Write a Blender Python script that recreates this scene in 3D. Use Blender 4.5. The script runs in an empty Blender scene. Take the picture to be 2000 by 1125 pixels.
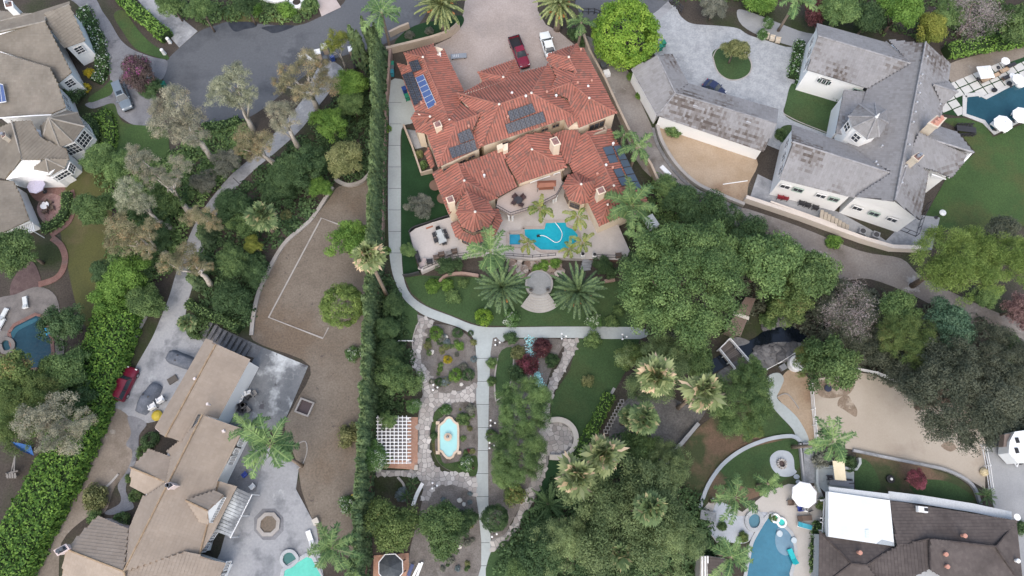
import bpy, math, random
import numpy as np
from mathutils import Vector, Matrix
sc = bpy.context.scene
COL = sc.collection
R = random.Random(11)
# ---------------------------------------------------------------- camera, sky, sun, exposure
CAM_H, TILT, FPX = 95.0, math.radians(18.5), 1333.33
cd = bpy.data.cameras.new('camera'); cam = bpy.data.objects.new('camera', cd); COL.objects.link(cam)
cd.lens = 24; cd.sensor_width = 36; cd.clip_end = 3000; cd.clip_start = 0.5
cam.location = (0, 0, CAM_H); cam.rotation_euler = (TILT, 0, 0); sc.camera = cam
SUN_EL, SUN_AZ = math.radians(54), math.radians(190)      # azimuth clockwise from +Y
w = bpy.data.worlds.new('World'); sc.world = w; w.use_nodes = True
nt = w.node_tree; bg = nt.nodes['Background']
sky = nt.nodes.new('ShaderNodeTexSky'); sky.sky_type = 'NISHITA'; sky.sun_disc = False
sky.sun_elevation = SUN_EL; sky.sun_rotation = SUN_AZ; sky.dust_density = 4.0; sky.air_density = 1.2; sky.ozone_density = 1.5
nt.links.new(sky.outputs[0], bg.inputs[0]); bg.inputs[1].default_value = 0.15
sd = bpy.data.lights.new('sun', 'SUN'); sun = bpy.data.objects.new('sun', sd); COL.objects.link(sun)
sd.energy = 1.0; sd.angle = math.radians(100); sd.color = (1.0, 0.93, 0.84)
tosun = Vector((math.sin(SUN_AZ)*math.cos(SUN_EL), math.cos(SUN_AZ)*math.cos(SUN_EL), math.sin(SUN_EL)))
sun.rotation_euler = tosun.to_track_quat('Z', 'Y').to_euler(); sun.location = (0, -60, 160)
sc.view_settings.view_transform = 'Standard'; sc.view_settings.look = 'None'
sc.view_settings.exposure = 0.68; sc.view_settings.gamma = 1.0
sc.render.engine = 'CYCLES'; sc.cycles.use_denoising = True; sc.cycles.max_bounces = 6; sc.cycles.diffuse_bounces = 3
sc.cycles.glossy_bounces = 2; sc.cycles.transmission_bounces = 3; sc.cycles.transparent_max_bounces = 6
# ---------------------------------------------------------------- survey: where a sight line of the photo meets height z
CT, ST = math.cos(TILT), math.sin(TILT)
def P(px, py, z=0.0):
    u = (px-1000)/FPX; v = (562.5-py)/FPX
    t = (CAM_H-z)/(CT-v*ST)
    return Vector((u*t, (ST+v*CT)*t, z))
def mpp(px, py, z=0.0):
    return (P(px+1, py, z)-P(px, py, z)).length
# ---------------------------------------------------------------- materials
MATS = {}
def mat(name, c1, c2=None, s=0.3, c3=None, s3=0.08, t3=.55, fine=.12, fs=6.0, rough=.9, bump=0.0, spec=.3, metal=0.0, emit=0, c4=None, s4=.5, t4=.62, w4=.05):
    """noise-mottled surface: c1/c2 blended at scale s, blotches of c3 at scale s3, stains of c4 at scale s4, fine grain at fs"""
    if name in MATS: return MATS[name]
    m = bpy.data.materials.new(name); m.use_nodes = True; N = m.node_tree.nodes; L = m.node_tree.links
    b = N['Principled BSDF']; b.inputs['Roughness'].default_value = rough; b.inputs['Specular IOR Level'].default_value = spec
    b.inputs['Metallic'].default_value = metal
    g = N.new('ShaderNodeNewGeometry')
    def noise(sc_, det=4, r=.55):
        n = N.new('ShaderNodeTexNoise'); n.inputs['Scale'].default_value = sc_; n.inputs['Detail'].default_value = det
        n.inputs['Roughness'].default_value = r; L.new(g.outputs['Position'], n.inputs['Vector']); return n.outputs['Fac']
    def ramp(f, a, b_):
        r = N.new('ShaderNodeMapRange'); r.inputs[1].default_value = a; r.inputs[2].default_value = b_; L.new(f, r.inputs[0]); return r.outputs[0]
    def mix(f, a, b_, mode='MIX'):
        x = N.new('ShaderNodeMix'); x.data_type = 'RGBA'; x.blend_type = mode
        if isinstance(f, float): x.inputs[0].default_value = f
        else: L.new(f, x.inputs[0])
        for i, v in ((6, a), (7, b_)):
            if isinstance(v, tuple): x.inputs[i].default_value = (*v, 1)
            else: L.new(v, x.inputs[i])
        return x.outputs[2]
    col = mix(ramp(noise(s), .38, .62), c1, c2 or c1)
    if c3: col = mix(ramp(noise(s3, 5, .6), t3, t3+.12), col, c3)
    if c4: col = mix(ramp(noise(s4, 6, .7), t4, t4+w4), col, c4)
    if fine:
        f = noise(fs, 3, .7); r = N.new('ShaderNodeMapRange'); r.inputs[1].default_value = .3; r.inputs[2].default_value = .7
        r.inputs[3].default_value = 1-fine; r.inputs[4].default_value = 1+fine; L.new(f, r.inputs[0])
        x = N.new('ShaderNodeVectorMath'); x.operation = 'SCALE'; L.new(col, x.inputs[0]); L.new(r.outputs[0], x.inputs[3]); col = x.outputs[0]
        if bump:
            bp = N.new('ShaderNodeBump'); bp.inputs['Strength'].default_value = bump; bp.inputs['Distance'].default_value = .1
            L.new(f, bp.inputs['Height']); L.new(bp.outputs[0], b.inputs['Normal'])
    L.new(col, b.inputs['Base Color'])
    MATS[name] = m; return m
def vmat(name, cols, rough=.8, trans=0.0, objvar=.12, spec=.2, fine=0.0):
    """colour picked by the per-face value 'v' through a ramp; each object a little lighter or darker"""
    if name in MATS: return MATS[name]
    m = bpy.data.materials.new(name); m.use_nodes = True; N = m.node_tree.nodes; L = m.node_tree.links
    b = N['Principled BSDF']; b.inputs['Roughness'].default_value = rough; b.inputs['Specular IOR Level'].default_value = spec
    a = N.new('ShaderNodeAttribute'); a.attribute_name = 'v'
    r = N.new('ShaderNodeValToRGB'); e = r.color_ramp.elements
    for i, (p, c) in enumerate(cols):
        if i < 2: el = e[i]; el.position = p
        else: el = e.new(p)
        el.color = (*c, 1)
    L.new(a.outputs['Fac'], r.inputs[0]); col = r.outputs[0]
    oi = N.new('ShaderNodeObjectInfo'); mr = N.new('ShaderNodeMapRange')
    mr.inputs[3].default_value = 1-objvar; mr.inputs[4].default_value = 1+objvar; L.new(oi.outputs['Random'], mr.inputs[0])
    x = N.new('ShaderNodeVectorMath'); x.operation = 'SCALE'; L.new(col, x.inputs[0]); L.new(mr.outputs[0], x.inputs[3]); col = x.outputs[0]
    if fine:
        g = N.new('ShaderNodeNewGeometry'); n = N.new('ShaderNodeTexNoise'); n.inputs['Scale'].default_value = .35; n.inputs['Detail'].default_value = 4
        L.new(g.outputs['Position'], n.inputs['Vector']); q = N.new('ShaderNodeMapRange'); q.inputs[1].default_value = .3; q.inputs[2].default_value = .7
        q.inputs[3].default_value = 1-fine; q.inputs[4].default_value = 1+fine; L.new(n.outputs['Fac'], q.inputs[0])
        y = N.new('ShaderNodeVectorMath'); y.operation = 'SCALE'; L.new(col, y.inputs[0]); L.new(q.outputs[0], y.inputs[3]); col = y.outputs[0]
    L.new(col, b.inputs['Base Color'])
    if trans:
        t = N.new('ShaderNodeBsdfTranslucent'); L.new(col, t.inputs[0]); ms = N.new('ShaderNodeMixShader'); ms.inputs[0].default_value = trans
        L.new(b.outputs[0], ms.inputs[1]); L.new(t.outputs[0], ms.inputs[2]); L.new(ms.outputs[0], N['Material Output'].inputs[0])
    MATS[name] = m; return m
def flat(name, c, rough=.6, metal=0.0, spec=.4):
    return mat(name, c, tuple(min(1, x*1.12) for x in c), s=1.3, fine=.05, fs=9, rough=rough, metal=metal, spec=spec)
# ---------------------------------------------------------------- objects
def link(name, data, parent=None):
    o = bpy.data.objects.new(name, data); COL.objects.link(o)
    if parent is not None: o.parent = parent; o.matrix_parent_inverse = Matrix.Translation(-parent.location) if parent.parent is None and parent.rotation_euler.z == 0 and parent.scale.x == 1 else Matrix()
    return o
def mesh(name, verts, faces, m, parent=None, vals=None, smooth=False, local=False):
    me = bpy.data.meshes.new(name); me.from_pydata([tuple(v) for v in verts], [], faces); me.materials.append(m)
    if vals is not None:
        at = me.attributes.new('v', 'FLOAT', 'FACE'); at.data.foreach_set('value', vals)
    if smooth: me.polygons.foreach_set('use_smooth', [True]*len(me.polygons))
    o = bpy.data.objects.new(name, me); COL.objects.link(o)
    if parent is not None:
        o.parent = parent
        if not local:
            o.matrix_parent_inverse = Matrix.Translation(-parent.location) if parent.parent is None else Matrix()
    return o
def T(o, label, cat, group=None, kind=None):
    o['label'] = label
    if cat: o['category'] = cat
    if group: o['group'] = group
    if kind: o['kind'] = kind
    return o
def thing(name, loc, label, cat, group=None, rz=0, scale=1):
    o = bpy.data.objects.new(name, None); COL.objects.link(o); o.location = loc; o.rotation_euler = (0, 0, rz); o.scale = (scale,)*3
    o.empty_display_size = .3
    return T(o, label, cat, group)
def copy_tree(o, parent=None):
    c = o.copy(); COL.objects.link(c)
    if parent is not None: c.parent = parent
    for ch in o.children: copy_tree(ch, c)
    return c
class MB:
    """collects boxes, prisms, tubes; build() links them as one mesh object"""
    def __init__(s): s.v = []; s.f = []; s.a = []
    def add(s, vs, fs, val=.5):
        n = len(s.v); s.v += [Vector(x) for x in vs]; s.f += [tuple(i+n for i in f) for f in fs]; s.a += [val]*len(fs); return s
    def box(s, c, d, rz=0, val=.5, tap=1.0):
        cx, cy, cz = c; hx, hy, hz = d[0]/2, d[1]/2, d[2]/2; ca, sa = math.cos(rz), math.sin(rz); vs = []
        for z, k in ((-hz, 1.0), (hz, tap)):
            for x, y in ((-hx, -hy), (hx, -hy), (hx, hy), (-hx, hy)):
                x *= k; y *= k; vs.append((cx+x*ca-y*sa, cy+x*sa+y*ca, cz+z))
        return s.add(vs, [(3, 2, 1, 0), (4, 5, 6, 7), (0, 1, 5, 4), (1, 2, 6, 5), (2, 3, 7, 6), (3, 0, 4, 7)], val)
    def prism(s, pts, z0, z1, val=.5, bottom=False):
        if sum(pts[i][0]*pts[(i+1) % len(pts)][1]-pts[(i+1) % len(pts)][0]*pts[i][1] for i in range(len(pts))) < 0: pts = pts[::-1]
        n = len(pts); vs = [(p[0], p[1], z0) for p in pts]+[(p[0], p[1], z1) for p in pts]
        fs = [tuple(range(n, 2*n))]+[(i, (i+1) % n, n+(i+1) % n, n+i) for i in range(n)]
        if bottom: fs.append(tuple(range(n-1, -1, -1)))
        return s.add(vs, fs, val)
    def tube(s, pts, rad, n=6, val=.5, cap=True):
        pts = [Vector(p) for p in pts]; k = len(pts); rad = rad if isinstance(rad, (list, tuple)) else [rad]*k; vs = []
        for i, p in enumerate(pts):
            d = (pts[min(i+1, k-1)]-pts[max(i-1, 0)]).normalized(); a = Vector((0, 0, 1)) if abs(d.z) < .9 else Vector((1, 0, 0))
            u = d.cross(a).normalized(); v = d.cross(u)
            vs += [p+(u*math.cos(2*math.pi*j/n)+v*math.sin(2*math.pi*j/n))*rad[i] for j in range(n)]
        fs = [(i*n+j, i*n+(j+1) % n, (i+1)*n+(j+1) % n, (i+1)*n+j) for i in range(k-1) for j in range(n)]
        if cap: fs += [tuple(range(n-1, -1, -1)), tuple((k-1)*n+j for j in range(n))]
        return s.add(vs, fs, val)
    def bar(s, a, b, wd, ht, val=.5):
        """rectangular bar between two points"""
        a, b = Vector(a), Vector(b); d = (b-a).normalized(); up = Vector((0, 0, 1)) if abs(d.z) < .95 else Vector((1, 0, 0))
        u = d.cross(up).normalized()*wd/2; v = u.cross(d).normalized()*ht/2
        vs = [p+x for p in (a, b) for x in (-u-v, u-v, u+v, -u+v)]
        return s.add(vs, [(0, 1, 2, 3), (7, 6, 5, 4), (0, 4, 5, 1), (1, 5, 6, 2), (2, 6, 7, 3), (3, 7, 4, 0)], val)
    def lathe(s, c, prof, n=16, val=.5):
        vs = [(c[0]+r*math.cos(2*math.pi*j/n), c[1]+r*math.sin(2*math.pi*j/n), c[2]+z) for r, z in prof for j in range(n)]
        k = len(prof); fs = [(i*n+j, i*n+(j+1) % n, (i+1)*n+(j+1) % n, (i+1)*n+j) for i in range(k-1) for j in range(n)]
        return s.add(vs, fs+[tuple((k-1)*n+j for j in range(n))], val)
    def build(s, name, m, parent=None, smooth=False, local=False):
        return mesh(name, s.v, s.f, m, parent, s.a, smooth, local)
def smooth(pts, closed=True, k=4):
    n = len(pts); out = []
    for i in range(n if closed else n-1):
        g = (lambda j: pts[j % n]) if closed else (lambda j: pts[max(0, min(n-1, j))])
        p0, p1, p2, p3 = g(i-1), g(i), g(i+1), g(i+2)
        for q in range(k):
            t = q/k; out.append(tuple(.5*(2*b+(c-a)*t+(2*a-5*b+4*c-d)*t*t+(3*b-a-3*c+d)*t**3) for a, b, c, d in zip(p0, p1, p2, p3)))
    if not closed: out.append(pts[-1])
    return out
def W(pts, z=0.0): return [P(p[0], p[1], z) for p in pts]
def patch(name, pts, z, m, curve=True, kind='structure', thick=0.0, label=None, parent=None, sub=False):
    """sheet of ground cover; with thick > 0 a slab whose top is at z"""
    q = W(smooth(pts) if curve else pts, z); b = MB(); b.prism(q, z-max(thick, .003), z)
    o = b.build(name, m, parent)
    if not sub and parent is None: o['kind'] = kind
    if label: o['label'] = label
    return o
def strip(name, pts, z, wd, ht, m, curve=True, k=4, parent=None, label=None, cat=None, group=None, gap=0):
    """kerb, low wall or edging along a line on the ground"""
    q = W(smooth(pts, False, k) if curve else pts, z); b = MB(); n = len(q); L_, R_ = [], []
    for i in range(n):
        d = (q[min(i+1, n-1)]-q[max(i-1, 0)]); d.z = 0; d.normalize(); s_ = Vector((-d.y, d.x, 0))*wd/2; L_.append(q[i]+s_); R_.append(q[i]-s_)
    up = Vector((0, 0, ht))
    for i in range(n-1):
        b.add([L_[i], L_[i+1], R_[i+1], R_[i], L_[i]+up, L_[i+1]+up, R_[i+1]+up, R_[i]+up], [(7, 6, 5, 4), (0, 1, 5, 4), (2, 3, 7, 6)]+([(3, 0, 4, 7)] if i == 0 else [])+([(1, 2, 6, 5)] if i == n-2 else []), R.random())
    o = b.build(name, m, parent)
    if label: T(o, label, cat, group)
    return o
def inset(q, d):
    """polygon moved inwards by d (any orientation)"""
    n = len(q); A = sum(q[i].x*q[(i+1) % n].y-q[(i+1) % n].x*q[i].y for i in range(n)); sg = 1 if A > 0 else -1; out = []
    for i in range(n):
        e1 = (q[i]-q[i-1]); e2 = (q[(i+1) % n]-q[i]); e1.z = e2.z = 0; e1.normalize(); e2.normalize()
        n1 = Vector((-e1.y, e1.x, 0))*sg; n2 = Vector((-e2.y, e2.x, 0))*sg; b = n1+n2
        b = b/max(.35, 1+n1.dot(n2)); out.append(q[i]+b*d)
    return out
# ---------------------------------------------------------------- roofs
def plane_fit(q):
    A = np.array([[p.x, p.y, 1] for p in q]); z = np.array([p.z for p in q]); return np.linalg.lstsq(A, z, rcond=None)[0]
def scan(poly, a):
    xs = []
    for i in range(len(poly)):
        (a0, b0), (a1, b1) = poly[i], poly[(i+1) % len(poly)]
        if (a0 <= a) != (a1 <= a): xs.append(b0+(b1-b0)*(a-a0)/(a1-a0))
    xs.sort(); return list(zip(xs[::2], xs[1::2]))
STYLE = {'barrel': (.42, .5), 'flat': (.36, .42), 'shake': (.34, .4)}
def roof(parent, faces, style, m_tile, m_base, m_ridge, name='roof_slope', ridge_w=.24, lift=0.0, stain=1.0):
    """faces: lists of (px, py, z). One roof_slope slab per face with its courses of tiles as a child, ridge tiles on convex shared edges"""
    edges = {}
    for f in faces:
        q = [P(x, y, z+lift) for x, y, z in f]; a, b, c = plane_fit(q)
        cen = sum((p for p in q), Vector())/len(q)
        nrm = Vector((-a, -b, 1)).normalized(); dn = Vector((a, b, 0))
        if dn.length < .03: dn = Vector((0, -1, 0)); 
        else: dn = -dn.normalized()
        dn = Vector((dn.x, dn.y, a*dn.x+b*dn.y)).normalized(); ac = dn.cross(nrm).normalized()
        q = [Vector((p.x, p.y, a*p.x+b*p.y+c)) for p in q]; n = len(q)
        Az = sum(q[i].x*q[(i+1) % n].y-q[(i+1) % n].x*q[i].y for i in range(n))
        idx = list(range(n)) if Az > 0 else list(range(n-1, -1, -1)); qq = [q[i] for i in idx]
        th = nrm*.16
        s = mesh(name, [p-nrm*.03 for p in qq]+[p-nrm*.03-th for p in qq], [tuple(range(n)), tuple(range(2*n-1, n-1, -1))]+[(i, n+i, n+(i+1) % n, (i+1) % n) for i in range(n)], m_base, parent)
        pitch, ln = STYLE[style]; loc = [((p-cen).dot(ac), (p-cen).dot(dn)) for p in qq]
        lo = min(p[0] for p in loc); hi = max(p[0] for p in loc); vs = []; fs = []; vl = []; aa = lo+pitch/2
        while aa < hi:
            colv = R.random()
            for b0, b1 in scan(loc, aa):
                if b1-b0 < .12: continue
                k0 = math.floor(b0/ln)*ln
                while k0 < b1-.05:
                    s0, s1 = max(k0, b0), min(k0+ln, b1); k0 += ln
                    if s1-s0 < .08: continue
                    o = cen+ac*aa; n0 = len(vs); v = .7*R.random()+.3*colv if style != 'barrel' else (.4+.3*colv+.25*R.random() if R.random() > .16 else .1+.25*R.random())
                    if style == 'barrel':
                        hw = .15; h = .1
                        for sv, e in ((s0, .0), (s1, .035)):
                            vs += [o+dn*sv-ac*hw+nrm*(e-.02), o+dn*sv-ac*hw*.55+nrm*(h*.8+e), o+dn*sv+ac*hw*.55+nrm*(h*.8+e), o+dn*sv+ac*hw+nrm*(e-.02)]
                        fs += [(n0, n0+4, n0+5, n0+1), (n0+1, n0+5, n0+6, n0+2), (n0+2, n0+6, n0+7, n0+3), (n0+4, n0+7, n0+6, n0+5)]; vl += [v]*4
                    else:
                        pc = o+dn*s0; st_ = math.sin(pc.x*.23+1.3*math.sin(pc.y*.31+2))*math.cos(pc.y*.27+pc.x*.11)+.4*math.sin(pc.x*.9)*math.sin(pc.y*.8)
                        v = .55+.25*R.random()-.55*max(0, st_)*stain*(.2+R.random()*1.1)*(1 if int(k0/ln) % 2 else .45)
                        hw = pitch/2-.003; e = R.uniform(.02, .036)
                        vs += [o+dn*s0-ac*hw+nrm*-.01, o+dn*s0+ac*hw+nrm*-.01, o+dn*s1+ac*hw+nrm*e, o+dn*s1-ac*hw+nrm*e, o+dn*s1+ac*hw-nrm*.03, o+dn*s1-ac*hw-nrm*.03]
                        fs += [(n0+3, n0+2, n0+1, n0), (n0+5, n0+4, n0+2, n0+3)]; vl += [v]*2
            aa += pitch
        if fs:
            t = mesh('tile_courses', vs, fs, m_tile, s, vl); t['kind'] = 'stuff'
        for i in range(len(f)):
            A_, B_ = f[i], f[(i+1) % len(f)]; edges.setdefault(tuple(sorted((A_[:2], B_[:2]))), []).append(((A_, B_), cen, nrm))
    for (pa, pb), use in edges.items():
        if len(use) != 2: continue
        (A_, B_), c1, n1 = use[0]; _, c2, n2 = use[1]
        mid = (P(A_[0], A_[1], A_[2])+P(B_[0], B_[1], B_[2]))/2
        if (c2-c1).dot(n1) > .05: continue            # valley
        a, b = P(A_[0], A_[1], A_[2]+lift), P(B_[0], B_[1], B_[2]+lift); d = (b-a); L_ = d.length
        if L_ < .6: continue
        d.normalize(); u = d.cross(Vector((0, 0, 1))).normalized(); up = u.cross(d); rb = MB(); k = max(1, int(L_/.45)); hw = ridge_w/2
        for i in range(k):
            p0, p1 = a+d*(L_*i/k), a+d*(L_*(i+1)/k+.03); vs = []
            for p, e in ((p0, .02), (p1, 0)): vs += [p-u*hw+up*(e-.02), p-u*hw*.55+up*(.13+e), p+u*hw*.55+up*(.13+e), p+u*hw+up*(e-.02)]
            rb.add(vs, [(0, 4, 5, 1), (1, 5, 6, 2), (2, 6, 7, 3), (3, 2, 1, 0), (4, 7, 6, 5)], R.random())
        rb.build('ridge_tiles', m_ridge, parent)
def block(parent, pts, ztop, zbot, m, ins=.22, name='wall'):
    """storey of outer walls under an eave outline traced at ztop"""
    q = inset(W(pts, ztop), ins); b = MB(); b.prism(q, zbot, ztop-.12); return b.build(name, m, parent)
def panel(parent, pts, m, th=.2, name='gable_wall'):
    """flat upright wall piece through 3-D survey points (px, py, z)"""
    q = [P(*p) for p in pts]; n = (q[1]-q[0]).cross(q[2]-q[0]).normalized(); n.z = 0; n.normalize(); k = len(q)
    return mesh(name, [p+n*th/2 for p in q]+[p-n*th/2 for p in q], [tuple(range(k)), tuple(range(2*k-1, k-1, -1))]+[(i, k+i, k+(i+1) % k, (i+1) % k) for i in range(k)], m, parent)
def window(parent, A, B, t, zc, wd, ht, cols=2, rows=2, frame=None, glass=None, out=.06, name='window'):
    """framed window on the wall through A, B (px, py, z); t along it"""
    a, b = P(*A), P(*B); a.z = b.z = 0; d = (b-a).normalized(); n = Vector((d.y, -d.x, 0)); c = a+(b-a)*t; c.z = zc
    if n.dot(Vector((0, 0, CAM_H))-c) < 0: n = -n
    up = Vector((0, 0, 1)); frame = frame or M_white; fb = MB(); c = c+n*out
    def slab(b_, x0, x1, z0, z1, o0, o1): b_.add([c+d*x+up*z+n*o for o in (o0, o1) for x, z in ((x0, z0), (x1, z0), (x1, z1), (x0, z1))], [(4, 5, 6, 7), (3, 2, 1, 0), (0, 1, 5, 4), (1, 2, 6, 5), (2, 3, 7, 6), (3, 0, 4, 7)])
    hw, hh, f = wd/2, ht/2, .09
    slab(fb, -hw-f, hw+f, -hh-f, -hh, -.05, .1); slab(fb, -hw-f, hw+f, hh, hh+f, -.05, .1); slab(fb, -hw-f, -hw, -hh, hh, -.05, .1); slab(fb, hw, hw+f, -hh, hh, -.05, .1)
    o = fb.build(name, frame, parent); pb = MB(); slab(pb, -hw, hw, -hh, hh, -.05, .02); pb.build('pane', glass or M_glass, o)
    for i in range(1, cols):
        mb = MB(); x = -hw+wd*i/cols; slab(mb, x-.03, x+.03, -hh, hh, .022, .06); mb.build('muntin', frame, o)
    for i in range(1, rows):
        mb = MB(); z = -hh+ht*i/rows; slab(mb, -hw, hw, z-.03, z+.03, .024, .064); mb.build('muntin', frame, o)
    return o
def slope_rect(parent, name, corners, z0, m, off=.16, th=.06):
    """flat panel lying parallel to a roof: four (px,py,z)"""
    q = [P(x, y, z+off) for x, y, z in corners]; n = (q[1]-q[0]).cross(q[3]-q[0]).normalized(); n = n if n.z > 0 else -n
    return q, n
M_white = flat('white_paint', (.74, .75, .75)); M_glass = mat('dark_glass', (.03, .035, .045), (.05, .06, .075), s=.8, fine=0, rough=.12, spec=.6)
M_metal = flat('grey_metal', (.35, .36, .38), .45, .6); M_black = flat('black_plastic', (.02, .02, .022), .5); M_dkmetal = flat('dark_metal', (.05, .05, .055), .5)
# ================================================================ THE GROUND
m_soil = mat('soil', (.05, .042, .035), (.075, .064, .054), s=.12, c3=(.03, .042, .016), s3=.06, t3=.5, fine=.35, fs=4, c4=(.13, .11, .09), s4=.4, t4=.66)
m_asph = mat('asphalt', (.1, .108, .12), (.12, .128, .14), s=.05, c3=(.08, .087, .098), s3=.12, t3=.5, fine=.1, fs=3, c4=(.145, .153, .165), s4=.14, t4=.6, w4=.1)
m_wet = mat('wet_asphalt', (.028, .032, .042), (.045, .05, .06), s=.8, fine=.1, rough=.5)
m_stamp = mat('stamped_concrete', (.16, .165, .18), (.21, .215, .23), s=.35, c3=(.1, .105, .115), s3=.5, t3=.58, fine=.14, fs=5, c4=(.29, .29, .29), s4=.25, t4=.64)
m_conc = mat('pale_concrete', (.4, .445, .445), (.35, .385, .385), s=.2, c3=(.31, .34, .345), s3=.12, t3=.56, fine=.06, fs=3, c4=(.2, .22, .22), s4=.3, t4=.68, w4=.04)
m_conc2 = mat('worn_concrete', (.33, .34, .355), (.27, .28, .295), s=.15, c3=(.19, .2, .215), s3=.3, t3=.52, fine=.1, fs=3, c4=(.43, .45, .46), s4=.2, t4=.6, w4=.1)
m_peel = mat('peeling_slab', (.14, .15, .16), (.2, .21, .22), s=.3, c3=(.5, .53, .54), s3=.2, t3=.5, fine=.1, fs=4, c4=(.09, .09, .1), s4=.5, t4=.6)
m_drive = mat('grey_drive', (.26, .27, .28), (.31, .32, .33), s=.2, c3=(.2, .21, .22), s3=.1, fine=.08)
m_field = mat('dry_field', (.158, .134, .108), (.192, .165, .135), s=.25, c3=(.148, .115, .085), s3=.07, t3=.52, fine=.22, fs=4, c4=(.095, .08, .072), s4=.8, t4=.6, w4=.1)
m_dirt = mat('packed_dirt', (.2, .17, .14), (.26, .225, .19), s=.2, c3=(.15, .125, .1), s3=.12, t3=.52, fine=.16, fs=4, c4=(.3, .28, .25), s4=.3, t4=.62)
m_track = mat('dirt_track', (.19, .17, .155), (.25, .235, .22), s=.15, c3=(.13, .115, .1), s3=.14, t3=.52, fine=.16, fs=3.5, c4=(.32, .31, .3), s4=.2, t4=.62)
m_sandy = mat('sandy_soil', (.33, .25, .17), (.38, .3, .22), s=.25, c3=(.26, .18, .12), s3=.1, t3=.54, fine=.12, fs=4, c4=(.2, .15, .11), s4=.5, t4=.66)
m_arena = mat('arena_sand', (.39, .345, .285), (.43, .385, .325), s=.15, c3=(.33, .28, .23), s3=.1, fine=.05, c4=(.2, .15, .115), s4=.12, t4=.61, w4=.05)
m_red = mat('reddish_dirt', (.115, .082, .055), (.16, .108, .075), s=.22, c3=(.05, .066, .03), s3=.14, t3=.44, fine=.2, fs=5)
m_lawn = mat('lawn', (.037, .073, .027), (.046, .086, .032), s=.25, c3=(.05, .08, .03), s3=.16, t3=.5, fine=.28, fs=5, c4=(.1, .085, .045), s4=.16, t4=.66, w4=.12)
m_lawn2 = mat('bright_lawn', (.042, .08, .026), (.052, .095, .03), s=.2, c3=(.065, .085, .03), s3=.13, t3=.5, fine=.28, fs=5, c4=(.12, .1, .055), s4=.17, t4=.64, w4=.14)
m_dlawn = mat('tired_lawn', (.085, .088, .03), (.07, .075, .028), s=.2, c3=(.12, .1, .05), s3=.1, fine=.2, fs=5)
m_dklawn = mat('deep_green_lawn', (.014, .044, .016), (.018, .054, .02), s=.3, fine=.18, fs=5)
m_gravel = mat('gravel', (.135, .122, .112), (.18, .167, .155), s=.6, c3=(.085, .076, .066), s3=.25, t3=.55, fine=.3, fs=7, bump=.3)
m_court = mat('pink_pavers', (.33, .285, .26), (.38, .33, .305), s=.25, c3=(.28, .25, .235), s3=.06, fine=.14, fs=4)
m_cobble = mat('grey_cobble', (.3, .32, .34), (.37, .39, .41), s=.9, c3=(.25, .265, .285), s3=.2, fine=.16, fs=3.5, c4=(.44, .45, .46), s4=.8, t4=.63)
m_rock = mat('rock', (.15, .15, .152), (.21, .21, .21), s=.4, c3=(.09, .09, .092), s3=.3, fine=.2, fs=3, bump=.4)
m_stone = vmat('flagstone', [(0, (.3, .275, .26)), (.5, (.4, .38, .36)), (1, (.48, .46, .44))], objvar=.18, fine=.15)
m_mortar = mat('mortar', (.2, .195, .19), (.25, .245, .24), s=.5, fine=.15)
m_kerb = mat('kerb_concrete', (.33, .31, .29), (.38, .365, .345), s=.4, c3=(.3, .28, .26), s3=.3, fine=.1)
m_brick = mat('brick_red', (.17, .095, .082), (.21, .125, .108), s=1.5, c3=(.14, .1, .09), s3=.6, fine=.25, fs=7)
m_cream = mat('cream_stucco', (.72, .6, .46), (.77, .66, .52), s=.5, fine=.04)
m_wallp = mat('pink_block_wall', (.3, .21, .18), (.36, .26, .22), s=.6, fine=.12)
m_tan_wall = mat('tan_block_wall', (.42, .34, .27), (.47, .39, .31), s=.6, fine=.1)

g = patch('ground', [(-900, -900), (2900, -900), (2900, 1500), (-900, 1500)], 0, m_soil, False)
far = MB().prism([(-1500, -800), (1500, -800), (1500, 2500), (-1500, 2500)], -.06, -.05); o = far.build('terrain', m_soil); o['kind'] = 'structure'
NS = [0]
def S(name, pts, lay, m, curve=True, **k):
    NS[0] += 1; return patch(name, pts, .02+.012*lay+.00009*NS[0], m, curve, **k)
# --- streets and drives
S('road', [(700, -14), (665, 12), (625, 33), (578, 50), (500, 46), (450, 42), (420, 50), (390, 61), (352, 92), (325, 120), (319, 150), (325, 185), (350, 222), (395, 243), (440, 243), (480, 232), (520, 208), (560, 175), (600, 145), (640, 120), (690, 103), (745, 88), (790, 66), (818, 48), (840, -14)], 1, m_asph)
for i, q in enumerate(([(446, 42), (470, 41), (500, 46), (498, 53), (478, 57), (462, 62), (452, 56)], [(511, 54), (540, 49), (574, 50), (560, 58), (535, 65), (522, 60)])):
    S('wet_gutter_stain', q, 2, m_wet, sub=False)
S('upper_driveway', [(262, -8), (302, -8), (386, 61), (350, 93)], 2, m_conc2, False)
S('stamped_driveway', [(130, -8), (180, -8), (200, 22), (216, 45), (236, 78), (262, 98), (300, 112), (327, 120), (319, 152), (300, 170), (308, 205), (300, 222), (290, 248), (262, 244), (243, 234), (230, 222), (222, 205), (217, 175), (214, 145), (206, 100), (192, 70), (172, 35), (150, 8)], 3, m_stamp)
S('front_path', [(166, 204), (185, 196), (218, 183), (224, 200), (200, 207), (180, 212)], 4, m_stamp)
S('long_driveway', [(630, 120), (590, 195), (545, 250), (500, 300), (455, 338), (420, 378), (390, 420), (366, 470), (345, 530), (330, 580), (312, 625), (296, 662), (266, 715), (246, 758), (216, 796), (250, 812), (290, 826), (340, 800), (400, 720), (398, 668), (370, 648), (362, 625), (366, 595), (376, 560), (392, 520), (404, 470), (420, 425), (444, 388), (475, 352), (508, 322), (540, 296), (588, 252), (618, 212), (645, 178), (672, 138)], 2, m_conc2)
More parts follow.
